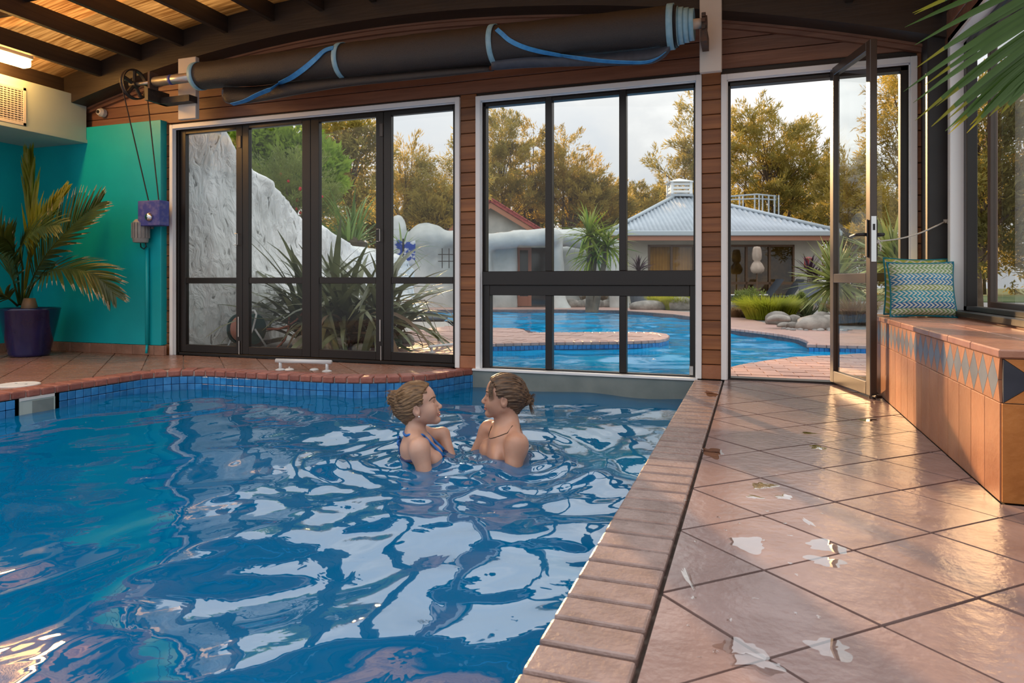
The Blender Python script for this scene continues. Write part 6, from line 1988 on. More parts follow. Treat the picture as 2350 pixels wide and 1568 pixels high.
MB().box(-0.002, 0.010, -0.125, -0.117, -0.12, 0.028).box(-0.002, 0.010, 0.117, 0.125, -0.12, 0.028).box(0.001, 0.003, -0.117, 0.117, -0.12, 0.028).build('throat', M['duct'], sk)
MB().box(0.003, 0.007, -0.035, 0.115, -0.115, 0.02).build('weir_flap', M['concrete'], sk)

# ---- cushions on the bench
def cushion(name, label, w, h, th, mat, loc, rot):
    t = thing(name, label, 'cushion', loc)
    t.rotation_euler = rot
    n = 22; v = []; f = []
    for s_ in (-1, 1):
        for i in range(n + 1):
            for j in range(n + 1):
                a, b = -1 + 2 * i / n, -1 + 2 * j / n
                e_ = max(0.0, (1 - abs(a) ** 2.6) * (1 - abs(b) ** 2.6)) ** 0.45
                pin = 1 - 0.07 * (1 - abs(b) ** 2) * abs(a) ** 3
                pin2 = 1 - 0.06 * (1 - abs(a) ** 2) * abs(b) ** 3
                wr = 0.006 * math.sin(7 * a + 3 * b + s_) * e_
                v.append((a * w / 2 * pin, s_ * (th / 2 * e_ + wr), b * h / 2 * pin2))
    m_ = (n + 1) ** 2
    for s_ in range(2):
        for i in range(n):
            for j in range(n):
                q = [s_ * m_ + i * (n + 1) + j, s_ * m_ + (i + 1) * (n + 1) + j, s_ * m_ + (i + 1) * (n + 1) + j + 1, s_ * m_ + i * (n + 1) + j + 1]
                f.append(tuple(q if s_ == 0 else q[::-1]))
    ob('cover', mesh_of('cover', v, f, mat, True), t)
    edge = [v[i * (n + 1)] for i in range(n + 1)] + [v[n * (n + 1) + j] for j in range(1, n + 1)] + [v[i * (n + 1) + n] for i in range(n - 1, -1, -1)] + [v[j] for j in range(n - 1, 0, -1)]
    edge = [(p[0], 0, p[2]) for p in edge]
    MB().tube(edge + [edge[0], edge[1]], 0.006, 6, cap=False).build('piping', M['piping'], t, smooth=True)
    return t


cushion('cushion', 'blue and green herringbone cushion leaning in front on the tiled bench', 0.39, 0.36, 0.15, M['cushion_a'], (1.022, 5.03, BZ + 0.178), (-0.20, 0.0, 0.12))
cushion('cushion', 'yellow-green zigzag cushion tucked behind the herringbone one', 0.38, 0.38, 0.12, M['cushion_b'], (1.012, 5.165, BZ + 0.195), (-0.14, 0.03, 0.10))

# ---- rope holding the door open
a = Vector((0.745, 4.885, 1.0)); b = Vector((1.205, 5.235, 1.145))
pts = []
for i in range(15):
    t = i / 14; p = a.lerp(b, t); p.z -= 0.03 * math.sin(t * PI); pts.append(p)
rp2 = thing('tie_rope', 'frayed white rope tying the door handle to the black post', 'rope', (a.x, a.y, 0))
off_ = Vector((a.x, a.y, 0))
MB().tube([p - off_ for p in pts], 0.005, 6).build('rope_line', M['rope'], rp2, smooth=True)
for q, kk in ((a, 1), (b, 2)):
    o = MB()
    for j in range(5):
        ang = j * 1.3
        o.tube([q - off_ + Vector((0.012 * math.cos(ang), 0.012 * math.sin(ang), 0.008)), q - off_ + Vector((0.014 * math.cos(ang + 2), 0.014 * math.sin(ang + 2), -0.012))], 0.006, 6)
    o.tube([q - off_, q - off_ + Vector((0.02, -0.01, -0.03)), q - off_ + Vector((0.012, -0.015, -0.065))], 0.005, 6)
    o.build('knot', M['rope'], rp2, smooth=True)


# ---- palms
def frond(name, parent, path, n, lmax, spread, upv, mat, tipmat=None, w=0.012, droop=0.35, r0=0.012, start=0.25, asym=0.0, seed=1, lift=0.0, prof=None):
    """rachis along path (world), n leaflet pairs"""
    r = random.Random(seed)
    P_ = [Vector(p) for p in dense([tuple(p) for p in path], 8)]
    off_ = Vector(parent.location)
    mb_ = MB()
    mb_.tube([p - off_ for p in P_], [r0 * (1 - 0.82 * i / (len(P_) - 1)) for i in range(len(P_))], 6)
    nv = len(mb_.f)
    mats = [0] * nv
    L_ = len(P_) - 1
    for i in range(n):
        t = start + (1 - start) * (i + 0.5) / n
        x = t * L_; k = min(int(x), L_ - 1); p = P_[k].lerp(P_[k + 1], x - k)
        tg = (P_[min(k + 1, L_)] - P_[max(k - 1, 0)]).normalized()
        sd = tg.cross(Vector(upv)).normalized(); nm = sd.cross(tg).normalized()
        u = (t - start) / (1 - start)
        ll = lmax * (prof(u) if prof else (0.45 + 0.55 * math.sin(PI * min(1, 0.15 + u * 0.8))) * (1 - 0.45 * u ** 3))
        for s_ in (-1, 1):
            sp = spread * (1 - 0.45 * u) + r.uniform(-0.07, 0.07)
            d = (tg * math.cos(sp) + sd * s_ * math.sin(sp) + nm * (lift + r.uniform(-0.05, 0.08))).normalized()
            l2 = ll * r.uniform(0.85, 1.08) * (1 + asym * s_)
            wd = d.cross(nm).normalized()
            q = p - off_; b0 = len(mb_.v); seg = 5
            for j in range(seg + 1):
                tt = j / seg
                pos = q + d * (l2 * tt) + Vector((0, 0, -1)) * (droop * l2 * tt * tt)
                ww = w * (0.35 + 0.65 * math.sin(PI * min(1, 0.2 + tt * 0.75))) * (1 - tt ** 4 * 0.9)
                fold = nm * (ww * 0.35)
                mb_.v += [tuple(pos - wd * ww + fold), tuple(pos), tuple(pos + wd * ww + fold)]
            dry = tipmat is not None and r.random() < 0.75
            for j in range(seg):
                a_ = b0 + j * 3
                mb_.f += [(a_, a_ + 1, a_ + 4, a_ + 3), (a_ + 1, a_ + 2, a_ + 5, a_ + 4)]
                mi = 1 if (dry and j >= seg - 1) else 0
                mats += [mi, mi]
    me = bpy.data.meshes.new(name); me.from_pydata(mb_.v, [], mb_.f)
    me.materials.append(mat)
    me.materials.append(tipmat or mat)
    me.polygons.foreach_set('material_index', mats)
    me.polygons.foreach_set('use_smooth', [True] * len(me.polygons))
    me.update()
    return ob(name, me, parent)


pc = Vector((-6.86, 4.90, 0))
pp = thing('potted_palm', 'palm with golden young fronds in a cobalt blue pot by the teal wall', 'potted plant', pc)
MB().lathe([(0.155, 0.0), (0.175, 0.01), (0.178, 0.03), (0.265, 0.46), (0.272, 0.475), (0.262, 0.485), (0.245, 0.475), (0.235, 0.42)], n=40).build('pot', M['pot_blue'], pp, smooth=True)
MB().lathe([(0.24, 0.40), (0.2, 0.425), (0.02, 0.44)], n=24).build('soil', M['soil'], pp)
MB().lathe([(0.075, 0.40), (0.07, 0.50), (0.05, 0.58)], n=12).build('trunk', M['palm_stem'], pp, smooth=True)
D0 = 7.0
c0 = atd(48, 705, D0); 
def A(px, py, d=D0): return atd(px, py, d)
frond('golden_frond', pp, [A(50, 700), A(62, 610, 6.95), A(72, 520, 6.95), A(68, 400, 7.0), A(66, 372, 7.0)], 24, 0.62, 0.20, (0.2, -1, 0.1), M['palm_gold'], w=0.02, droop=0.0, start=0.42, seed=3, prof=lambda u: 0.95 - 0.8 * u)
frond('golden_frond', pp, [A(52, 700), A(66, 620, 6.9), A(78, 560, 6.85), A(112, 490, 6.8), A(146, 440, 6.8)], 26, 0.58, 0.26, (0.35, -1, 0.2), M['palm_gold'], w=0.02, droop=0.03, start=0.35, seed=4, prof=lambda u: 0.95 - 0.75 * u)
frond('palm_frond', pp, [A(54, 700), A(80, 630, 6.85), A(118, 570, 6.75), A(175, 510, 6.7), A(228, 468, 6.7)], 38, 0.52, 0.85, (0.1, -1, 0.35), M['palm_leaf'], M['palm_tip'], w=0.014, droop=0.05, start=0.22, seed=5, lift=0.1)
frond('palm_frond', pp, [A(58, 700), A(76, 655, 6.8), A(110, 624, 6.6), A(170, 618, 6.5), A(222, 636, 6.45), A(262, 676, 6.45)], 40, 0.42, 0.75, (0.0, -0.65, 0.75), M['palm_leaf'], M['palm_tip'], w=0.013, droop=0.22, start=0.2, seed=6, lift=0.05)
frond('palm_frond', pp, [A(44, 700), A(30, 640, 6.8), A(12, 580, 6.7), A(-20, 520, 6.6), A(-50, 480, 6.6)], 34, 0.46, 0.85, (0.0, -1, 0.3), M['palm_leaf'], M['palm_tip'], w=0.014, droop=0.06, start=0.2, seed=7)
frond('palm_frond', pp, [A(40, 702), A(20, 685, 6.7), A(-10, 668, 6.6), A(-60, 660, 6.5)], 24, 0.38, 0.8, (0.0, -0.7, 0.7), M['palm_leaf'], M['palm_tip'], w=0.013, droop=0.3, start=0.3, seed=8)
frond('palm_frond', pp, [A(50, 700), A(52, 620, 6.7), A(48, 570, 6.5), A(85, 525, 6.35), A(135, 515, 6.25)], 32, 0.40, 0.9, (0.1, -0.8, 0.6), M['palm_leaf'], None, w=0.013, droop=0.2, start=0.3, seed=9)
frond('palm_frond', pp, [A(46, 700), A(40, 630, 6.8), A(28, 570, 6.6), A(5, 545, 6.4), A(-30, 540, 6.3)], 28, 0.38, 0.9, (0.0, -0.8, 0.6), M['palm_leaf'], None, w=0.013, droop=0.2, start=0.25, seed=10)

np_ = thing('near_palm', 'green palm frond reaching into the top right corner', 'plant', (1.08, 1.85, 0))
MB().lathe([(0.15, 0), (0.22, 0.38), (0.21, 0.39), (0.19, 0.34), (0.02, 0.33)], n=24).build('pot', M['pot_blue'], np_, smooth=True)
MB().tube([(0, 0, 0.3), (0.01, 0, 0.9)], [0.05, 0.03], 8).build('stem', M['palm_stem'], np_)
lf = Vector((-CS, -SN, 0))
frond('palm_frond', np_, [(1.08, 1.85, 0.85), (1.02, 1.95, 1.5), (0.90, 2.1, 1.74), (0.80, 2.23, 1.62), (0.765, 2.28, 1.42), (0.75, 2.3, 1.32)], 34, 0.44, 1.25, (0.33, -0.94, 0.0), M['palm_near'], M['palm_gold'], w=0.011, droop=0.10, r0=0.009, start=0.4, seed=12)
frond('palm_frond', np_, [(1.08, 1.85, 0.85), (1.15, 1.9, 1.5), (1.12, 2.15, 1.9), (1.0, 2.4, 1.9)], 26, 0.42, 1.0, (0.2, -0.5, 0.9), M['palm_near'], None, w=0.011, droop=0.15, r0=0.009, start=0.4, seed=13)

# ---- wet patches on the tiles
def puddle(px, py, rx, ry, seed, label, group=None):
    b = atz(px, py); r = random.Random(seed); n = 56; ph = [r.uniform(0, 6.28) for _ in range(5)]
    v = [(0, 0, 0.0022)]
    for k in range(n):
        a = 2 * PI * k / n
        m_ = 0.72 * (1 + 0.2 * math.sin(2 * a + ph[0]) + 0.16 * math.sin(3 * a + ph[1]) + 0.12 * math.sin(5 * a + ph[2]) + 0.08 * math.sin(8 * a + ph[3]))
        v.append((rx * m_ * math.cos(a), ry * m_ * math.sin(a), 0.0018))
    f = [(0, 1 + k, 1 + (k + 1) % n) for k in range(n)]
    o = ob('puddle', mesh_of('puddle', v, f, M['puddle'], True), None, (b.x, b.y, 0.0), (0, 0, TH))
    tag(o, label, 'puddle', group)


PD = [(1716, 1250, 0.075, 0.07, 'bright wet splash on the nearest row of diagonal tiles'), (1895, 1255, 0.07, 0.06, 'long wet footprint right of the bright splash'), (1895, 1290, 0.06, 0.05, 'wet heel print below the long footprint'),
      (1752, 1116, 0.055, 0.06, 'wet footprint left of the tile joint, beyond the splash'), (1732, 1142, 0.035, 0.03, 'small oval wet patch below the wet footprint'), (1800, 1142, 0.035, 0.04, 'scattered wet toe marks right of the oval patch'),
      (1877, 1028, 0.05, 0.05, 'wet print halfway along the deck'), (1700, 1490, 0.06, 0.05, 'wet patch on the joint at the bottom of the deck'), (1735, 1525, 0.06, 0.05, 'pale wet print at the very bottom of the deck'), (1905, 1490, 0.06, 0.05, 'faint wet print bottom right of the pale print'),
      (1855, 995, 0.05, 0.03, 'wide wet smear beyond the halfway print'), (1990, 965, 0.06, 0.05, 'small shallow puddle in front of the door leaf'), (1632, 905, 0.05, 0.16, 'dark wet patch on the coping bricks by the timber post'), (1635, 1040, 0.06, 0.12, 'dark wet patch where coping meets tiles'), (1855, 1200, 0.012, 0.05, 'thin wet streak between the two footprints'), (1580, 1330, 0.01, 0.10, 'thin wet streak along the coping joint')]
for k_, (px, py, rx, ry, lab) in enumerate(PD): puddle(px, py, rx, ry, 500 + k_, lab)
for k_ in range(26):
    puddle(rnd.uniform(1560, 1900), rnd.uniform(1080, 1540), rnd.uniform(0.004, 0.011), rnd.uniform(0.004, 0.011), 540 + k_, 'tiny water drop splashed on the diagonal tiles', 'water drops on the deck tiles')


# ================================================================== THE TWO BATHERS
def rot2(p, yaw):
    c, s = math.cos(yaw), math.sin(yaw)
    return (p[0] * c - p[1] * s, p[0] * s + p[1] * c, p[2])


def head_fn(q, male):
    """q in head coordinates: x forward, z up, origin between the ears"""
    d = sd_ell(q, (-0.012, 0, 0.035), (0.098, 0.074, 0.088))
    d = smin(d, sd_ell(q, (0.022, 0, 0.045), (0.068, 0.064, 0.062)), 0.03)               # forehead
    d = smin(d, sd_ell(q, (0.034, 0, -0.032), (0.052, 0.055, 0.062)), 0.03)              # face
    jw = 0.048 if male else 0.042
    d = smin(d, sd_cap(q, (0.0, -jw, -0.045), (0.062, -0.012, -0.083), 0.020, 0.019), 0.02)
    d = smin(d, sd_cap(q, (0.0, jw, -0.045), (0.062, 0.012, -0.083), 0.020, 0.019), 0.02)
    d = smin(d, sd_ell(q, (0.073, 0, -0.087), (0.017, 0.020, 0.016)), 0.016)             # chin
    d = smin(d, sd_cap(q, (0.075, -0.03, 0.024), (0.075, 0.03, 0.024), 0.012 + (0.003 if male else 0), 0.012 + (0.003 if male else 0)), 0.018)  # brow
    for s_ in (-1, 1):
        d = smax(d, -sd_ell(q, (0.094, s_ * 0.031, 0.004), (0.017, 0.017, 0.011)), 0.012)  # eye hollow
        d = smin(d, sd_ell(q, (0.072, s_ * 0.031, 0.002), (0.0125, 0.0135, 0.0115)), 0.004)  # lid
        d = smin(d, sd_ell(q, (0.052, s_ * 0.036, -0.030), (0.032, 0.024, 0.034)), 0.03)   # cheek
        e_ = sd_ell(q, (-0.004, s_ * 0.074, -0.004), (0.019, 0.009, 0.031))                # ear
        e_ = smax(e_, -sd_ell(q, (0.001, s_ * 0.083, 0.0), (0.010, 0.007, 0.017)), 0.004)
        d = smin(d, e_, 0.008)
    d = smin(d, sd_cap(q, (0.083, 0, 0.014), (0.107, 0, -0.024), 0.0075, 0.0095), 0.012)  # nose
    d = smin(d, sd_ell(q, (0.101, 0, -0.030), (0.012, 0.014, 0.008)), 0.006)
    d = smin(d, sd_ell(q, (0.082, 0, -0.046), (0.014, 0.022, 0.012)), 0.012)              # upper lip mound
    d = smin(d, sd_ell(q, (0.0905, 0, -0.0535), (0.0075, 0.020, 0.0055)), 0.004)          # lips
    d = smin(d, sd_ell(q, (0.0875, 0, -0.0655), (0.0085, 0.018, 0.0062)), 0.004)
    d = smax(d, -sd_ell(q, (0.098, 0, -0.0592), (0.012, 0.023, 0.0016)), 0.003)
    return d


class Figure:
    def __init__(s, male, pitch, yaw, lean):
        s.male, s.pitch, s.yaw, s.lean = male, pitch, yaw, lean

    def to_head(s, p):
        c, n = math.cos(s.pitch), math.sin(s.pitch)
        x = p[:, 0] * c + p[:, 2] * n; z = -p[:, 0] * n + p[:, 2] * c
        return np.stack([x, p[:, 1], z], 1).astype(np.float32)

    def from_head(s, v):
        c, n = math.cos(s.pitch), math.sin(s.pitch)
        return Vector((v[0] * c - v[2] * n, v[1], v[0] * n + v[2] * c))

    def B(s, x, y, z):
        """torso point: turned by yaw about the neck, shifted by lean with depth"""
        q = rot2((x, y, z), s.yaw)
        return (q[0] + s.lean * min(0, z + 0.1), q[1], q[2])

    def fn(s, p):
        p = p.astype(np.float32)
        d = head_fn(s.to_head(p), s.male)
        B = s.B
        m = s.male
        sw = 0.178 if m else 0.150          # half shoulder width
        zs = -0.203 if m else -0.172        # shoulder height below the ears
        nr = 0.056 if m else 0.046
        d = smin(d, sd_cap(p, (-0.012, 0, -0.03), B(-0.022, 0, -0.16), nr, nr * 1.08), 0.022)
        if m:
            d = smin(d, sd_ell(p, (0.035, 0, -0.115), (0.013, 0.012, 0.016)), 0.02)
        b = sd_ell(p, B(-0.015, 0, -0.30), (0.098 if m else 0.086, 0.150 if m else 0.122, 0.165))
        b = smin(b, sd_ell(p, B(-0.03, 0, -0.20), (0.075, 0.13 if m else 0.105, 0.07)), 0.05)
        for a in (-1, 1):
            b = smin(b, sd_cap(p, B(-0.03, a * 0.03, -0.12), B(-0.01, a * sw * 0.85, zs + 0.005), 0.032, 0.036), 0.04)     # trapezius
            b = smin(b, sd_ell(p, B(0.0, a * sw, zs - 0.012), (0.058 if m else 0.046, 0.055 if m else 0.045, 0.062)), 0.03)  # deltoid
            b = smin(b, sd_cap(p, B(0.035, a * 0.02, zs + 0.005), B(0.02, a * sw * 0.8, zs + 0.012), 0.011, 0.010), 0.022)   # collar bone
            if m: b = smin(b, sd_ell(p, B(0.062, a * 0.075, zs - 0.085), (0.035, 0.075, 0.055)), 0.035)                     # chest
            else: b = smin(b, sd_ell(p, B(0.062, a * 0.066, zs - 0.085), (0.044, 0.052, 0.052)), 0.028)
        b = smin(b, sd_cap(p, B(-0.005, 0, -0.42), B(-0.01, 0, -0.60), 0.095, 0.10), 0.06)
        b = smin(b, sd_ell(p, B(-0.015, 0, -0.68), (0.105, 0.155, 0.11)), 0.05)
        d = smin(d, b, 0.03)
        for k, (sh, el, wr) in enumerate(s.arms()):
            ra, rb, rc_ = (0.050, 0.040, 0.026) if m else (0.043, 0.034, 0.023)
            d = smin(d, sd_cap(p, sh, el, ra, rb), 0.03)
            d = smin(d, sd_cap(p, el, wr, rb, rc_), 0.02)
            el_, wr_ = np.array(el), np.array(wr); fw = (wr_ - el_) / np.linalg.norm(wr_ - el_)
            up = np.array([0, 0, 1.0]); sd = np.cross(fw, up); sd /= np.linalg.norm(sd)
            pal = wr_ + fw * 0.05
            d = smin(d, sd_cap(p, wr_, pal, rc_, 0.030), 0.015)
            for j in range(4):
                o_ = sd * (0.030 - 0.020 * j); ln = (0.075, 0.083, 0.078, 0.062)[j]
                k1 = pal + fw * 0.02 + o_; k2 = k1 + fw * ln * 0.5 - up * 0.01; k3 = k2 + fw * ln * 0.42 - up * 0.025
                d = smin(d, sd_cap(p, k1, k2, 0.0095, 0.0085), 0.006); d = smin(d, sd_cap(p, k2, k3, 0.0085, 0.007), 0.004)
            th = wr_ + fw * 0.025 + sd * (0.03 if k == 0 else -0.03)
            d = smin(d, sd_cap(p, th, th + sd * (0.03 if k == 0 else -0.03) + fw * 0.03, 0.011, 0.0085), 0.008)
        ft = s.floor
        for a in (-1, 1):
            hip, kn, an = B(-0.01, a * 0.085, -0.72), B(0.10, a * 0.09, -0.72 + (ft + 0.72) * 0.50), B(-0.02, a * 0.09, ft + 0.075)
            d = smin(d, sd_cap(p, hip, kn, 0.085, 0.056), 0.04)
            d = smin(d, sd_cap(p, kn, an, 0.056, 0.036), 0.02)
            d = smin(d, sd_cap(p, an, B(0.13, a * 0.10, ft + 0.035), 0.036, 0.026), 0.02)
        return d

    def snap(s, pts, off=0.0):
        """project points onto the skin"""
        P_ = np.array(pts, np.float32)
        for _ in range(6):
            f0 = s.fn(P_) - off; e_ = 0.004
            g = np.stack([(s.fn(P_ + np.eye(3, dtype=np.float32)[i] * e_) - off - f0) / e_ for i in range(3)], 1)
            P_ = P_ - (f0[:, None] * g / np.maximum((g * g).sum(1), 0.3)[:, None]).astype(np.float32)
        return [Vector(map(float, q)) for q in P_]


class Woman(Figure):
    def arms(s):
        return [(s.B(0.0, -0.155, -0.185), (0.075, -0.185, -0.37), (0.30, -0.10, -0.34)), (s.B(0.01, 0.15, -0.18), (0.105, 0.172, -0.175), (0.19, 0.08, -0.37))]


class Man(Figure):
    def arms(s):
        return [(s.B(0.0, -0.18, -0.20), s.B(0.09, -0.205, -0.40), (0.30, -0.05, -0.44)), (s.B(0.0, 0.182, -0.20), s.B(0.05, 0.225, -0.42), (0.28, 0.13, -0.42))]


def hair_fn(fig, bun, bun_r, male):
    def fn(p):
        p = p.astype(np.float32)
        q = fig.to_head(p)
        ang = np.arctan2(q[:, 2] - bun[2] * 0.4, q[:, 1] + 1e-6)
        st = 0.0016 * np.sin(ang * 26 + 3 * np.sin(q[:, 0] * 30)) + 0.0012 * np.sin(ang * 47 + 9 * q[:, 0] * 10)
        d = sd_ell(q, (-0.012, 0, 0.036), (0.110, 0.085, 0.100))
        d = smin(d, sd_ell(q, (0.012, 0, 0.056), (0.078, 0.074, 0.066)), 0.03)
        d = smin(d, sd_cap(q, (-0.075, 0, 0.01), (-0.062, 0, -0.055), 0.055, 0.030), 0.03)
        cut = 0.84 * q[:, 0] - 0.55 * q[:, 2] - (0.012 if not male else 0.014) - 0.006 * np.sin(q[:, 2] * 70)
        d = smax(d, cut, 0.012)
        d = smax(d, -(q[:, 2] + 0.075 + 0.25 * np.maximum(q[:, 0] + 0.03, 0)), 0.01)
        d = smax(d, -sd_ell(q, (0.004, np.sign(fig.side) * 0.078, -0.014), (0.026, 0.03, 0.034)), 0.01)      # round the near ear
        d = smax(d, -sd_ell(q, (0.004, -np.sign(fig.side) * 0.078, -0.014), (0.026, 0.03, 0.034)), 0.01)
        nb = sd_ell(q, bun, bun_r)
        u = q - np.array(bun, np.float32)
        nb = nb + 0.005 * np.sin(np.arctan2(u[:, 2], u[:, 1]) * 3 + u[:, 0] * 150) + 0.002 * np.sin(u[:, 2] * 400 + u[:, 0] * 260)
        d = smin(d, nb, 0.012)
        return d + st
    return fn


def person(fig, label, ear_px, ear_py, dist, heading, skin, hairm, bun, bun_r, face_side):
    """ear_px/py: where the middle of the head (between the ears) is seen"""
    e0 = atd(ear_px, ear_py, dist)
    fig.floor = -1.44 - e0.z
    fig.side = face_side
    t = thing('person', label, 'person', (e0.x, e0.y, -1.44), heading)
    dz = Vector((0, 0, e0.z + 1.44))
    body = ob('body', sdf_mesh(fig.fn, (-0.2, -0.32, fig.floor - 0.01), (0.52, 0.32, 0.15), 0.0042, 'body', skin), t, dz)
    hr = ob('hair', sdf_mesh(hair_fn(fig, bun, bun_r, fig.male), (-0.25, -0.11, -0.15), (0.13, 0.11, 0.19), 0.0034, 'hair', hairm), t, dz)
    r = random.Random(int(ear_px))
    # loose strands
    o = MB()
    hf = fig.from_head
    for i in range(70):
        a = r.uniform(0, 2 * PI); b = r.uniform(-1.2, 1.2)
        c = Vector(bun) + Vector((-0.6 * bun_r[0] * abs(math.cos(b)), bun_r[1] * math.cos(a) * math.cos(b), bun_r[2] * math.sin(a)))
        d1 = (c - Vector(bun)).normalized()
        ln = r.uniform(0.015, 0.04)
        o.tube([hf(c * 1.0), hf(c + d1 * ln * 0.6 + Vector((0, 0, -0.2 * ln))), hf(c + d1 * ln + Vector((-0.2 * ln, 0, -0.7 * ln)))], [0.0011, 0.0009, 0.0004], 4, cap=False)
    for i in range(46):
        y = r.uniform(-0.075, 0.075); z = r.uniform(0.02, 0.10); s_ = -1 if y < 0 else 1
        pts = []
        for k in range(5):
            u = k / 4
            x = 0.07 - 0.16 * u
            rr = math.sqrt(max(0.0, 1 - ((x + 0.012) / 0.115) ** 2))
            aa = math.atan2(z, y) + r.uniform(-0.03, 0.03)
            pts.append(hf((x, 0.0885 * rr * math.cos(aa), 0.036 + 0.1035 * rr * math.sin(aa) * 0.97)))
        o.tube(pts, 0.0011, 4, cap=False)
    st = o.build('loose_hair_strands', hairm, hr); st['kind'] = 'stuff'
    for s_ in (-1, 1):
        ey = ob('eye', None, t, dz)
        p = hf((0.0745, s_ * 0.031, 0.002))
        MB().lathe([(0.001, -0.0105), (0.0055, -0.009), (0.0098, -0.004), (0.0105, 0), (0.0098, 0.004), (0.0055, 0.009), (0.001, 0.0105)], n=14).build('eyeball', M['eye'], ey, smooth=True, loc=p)
        p = hf((0.0835, s_ * 0.0315, 0.0015))
        MB().lathe([(0.001, -0.004), (0.0035, -0.002), (0.004, 0), (0.0035, 0.002), (0.001, 0.004)], n=10).build('iris', M['iris'], ey, smooth=True, loc=p)
        MB().tube([hf((0.0835, s_ * 0.020, 0.0055)), hf((0.0862, s_ * 0.031, 0.0085)), hf((0.077, s_ * 0.0455, 0.004))], 0.0018, 5).build('lashes', M['brow'], ey, smooth=True)
        q = fig.snap([hf(c) for c in [(0.09, s_ * 0.014, 0.028), (0.09, s_ * 0.026, 0.033), (0.08, s_ * 0.042, 0.032), (0.068, s_ * 0.053, 0.024)]], 0.001)
        MB().tube(q, [0.0028, 0.0036, 0.0034, 0.0015], 6).build('eyebrow', M['brow'], t, smooth=True, loc=dz)
    for (z, rz_, x) in ((-0.0535, 0.0032, 0.0955), (-0.0655, 0.0040, 0.0935)):
        q = fig.snap([hf(c) for c in [(x - 0.014, -0.022, z + 0.004), (x - 0.003, -0.012, z + 0.001), (x, 0, z), (x - 0.003, 0.012, z + 0.001), (x - 0.014, 0.022, z + 0.004)]], -0.0012)
        MB().tube(q, [0.0012, rz_, rz_ * 1.1, rz_, 0.0012], 8).build('lip', M['lip'], t, smooth=True, loc=dz)
    return t, dz, hf


wo = Woman(False, 0.27, 0.10, -0.12)
pw_, wz_, whf = person(wo, 'woman with a brown hair bun and blue bikini facing the man in the pool', 961, 935, 3.50, TH, M['skin_w'], M['hair_w'], (-0.104, 0.0, 0.070), (0.038, 0.042, 0.046), -1)
# halter strap, knot at the nape, back band, stud
n0 = [wo.B(-0.10, 0.035, -0.135), wo.B(-0.10, -0.035, -0.135)]
rg = []
for i in range(13):
    a = -2.2 + 4.4 * i / 12
    rg.append(wo.B(-0.025 + 0.075 * -math.cos(a) * 1.0, 0.075 * math.sin(a), -0.135 + 0.012 * math.cos(a)))
q = wo.snap(rg, 0.002)
MB().tube(q, 0.0065, 6).build('halter_strap', M['bikini'], pw_, smooth=True, loc=wz_)
for s_ in (-1, 1):
    q = wo.snap([wo.B(0.035, s_ * 0.06, -0.135), wo.B(0.06, s_ * 0.058, -0.165), wo.B(0.09, s_ * 0.06, -0.20), wo.B(0.11, s_ * 0.065, -0.235)], 0.002)
    MB().tube(q, [0.005, 0.006, 0.009, 0.012], 6).build('front_strap', M['bikini'], pw_, smooth=True, loc=wz_)
    q = wo.snap([wo.B(0.12, s_ * 0.066, -0.25), wo.B(0.115, s_ * 0.09, -0.265), wo.B(0.115, s_ * 0.04, -0.268), wo.B(0.11, s_ * 0.066, -0.285)], 0.003)
    MB().tube([q[1], q[0], q[2], q[3], q[1]], 0.02, 8).build('bikini_cup', M['navy'], pw_, smooth=True, loc=wz_)
q = wo.snap([wo.B(-0.2, 0.0, -0.142)], 0.006)[0]
o = MB()
for i in range(4):
    a = 0.4 + i * 1.5
    o.tube([q, q + Vector((-0.012, 0.022 * math.cos(a), 0.02 * math.sin(a))), q + Vector((-0.008, 0.03 * math.cos(a + 0.5), 0.03 * math.sin(a + 0.5) - 0.008))], [0.007, 0.006, 0.003], 6)
o.tube([q, q + Vector((-0.008, -0.005, -0.04)), q + Vector((-0.004, -0.008, -0.075))], [0.005, 0.004, 0.003], 6)
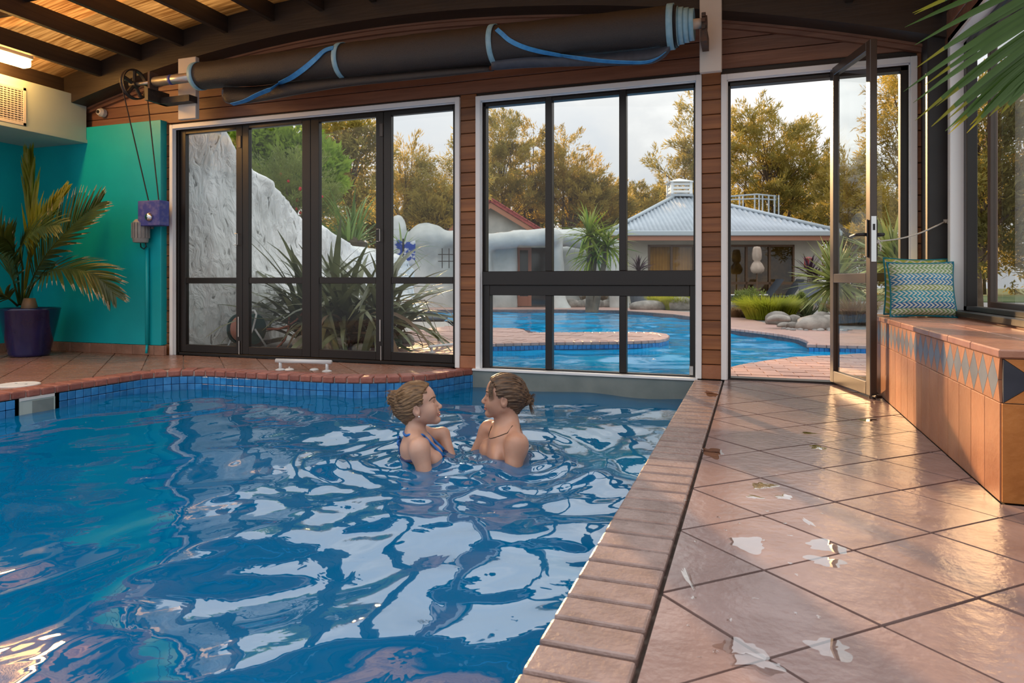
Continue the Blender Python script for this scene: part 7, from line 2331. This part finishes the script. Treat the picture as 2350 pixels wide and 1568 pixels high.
o.build('strap_knot', M['bikini'], pw_, smooth=True, loc=wz_)
bd = wo.snap([wo.B(-0.18 * math.cos(a), 0.2 * math.sin(a), -0.262) for a in np.linspace(-0.95, 0.95, 15)], 0.0)
MB().tube(bd, 0.008, 6).build('back_band', M['navy'], pw_, smooth=True, loc=wz_)
for s_ in (-1, 1):
    MB().lathe([(0.001, -0.004), (0.004, -0.002), (0.0045, 0), (0.004, 0.002), (0.001, 0.004)], n=10).build('ear_stud', M['pearl'], pw_, smooth=True, loc=wz_ + whf((0.004, s_ * 0.083, -0.034)))

ma = Man(True, 0.10, 0.42, -0.05)
pm_, mz_, mhf = person(ma, 'man with a small brown hair bun and neck cord facing the woman', 1156, 915, 3.62, TH + PI, M['skin_m'], M['hair_m'], (-0.130, 0.0, 0.004), (0.027, 0.027, 0.027), 1)
q = ma.snap([ma.B(-0.02 + 0.10 * math.cos(a), 0.10 * math.sin(a), -0.165 - 0.035 * math.cos(a)) for a in np.linspace(-PI, PI, 29)], 0.0012)
MB().tube(q, 0.0019, 6, cap=False).build('neck_cord', M['cord'], pm_, smooth=True, loc=mz_)
q = ma.snap([mhf(c) for c in [(0.09, -0.014, -0.0595), (0.097, 0, -0.0600), (0.09, 0.014, -0.0595)]], -0.002)
MB().tube(q, 0.0026, 6).build('teeth', M['teeth'], pm_, smooth=True, loc=mz_)
# hair lock falling over the temple
o = MB()
for i in range(7):
    u = i / 9.0; s_ = 1
    o.tube([mhf((0.072 - 0.02 * u, s_ * (0.035 + 0.03 * u), 0.098 - 0.02 * u)), mhf((0.084 - 0.03 * u, s_ * (0.052 + 0.02 * u), 0.055 - 0.01 * u)), mhf((0.078 - 0.03 * u, s_ * (0.064 + 0.012 * u), 0.012 + 0.01 * u)), mhf((0.070 - 0.03 * u, s_ * (0.069 + 0.01 * u), -0.012 + 0.02 * u))], [0.0026, 0.0022, 0.0015, 0.0006], 5, cap=False)
o.build('hair_lock', M['hair_m'], pm_, smooth=True, loc=mz_)
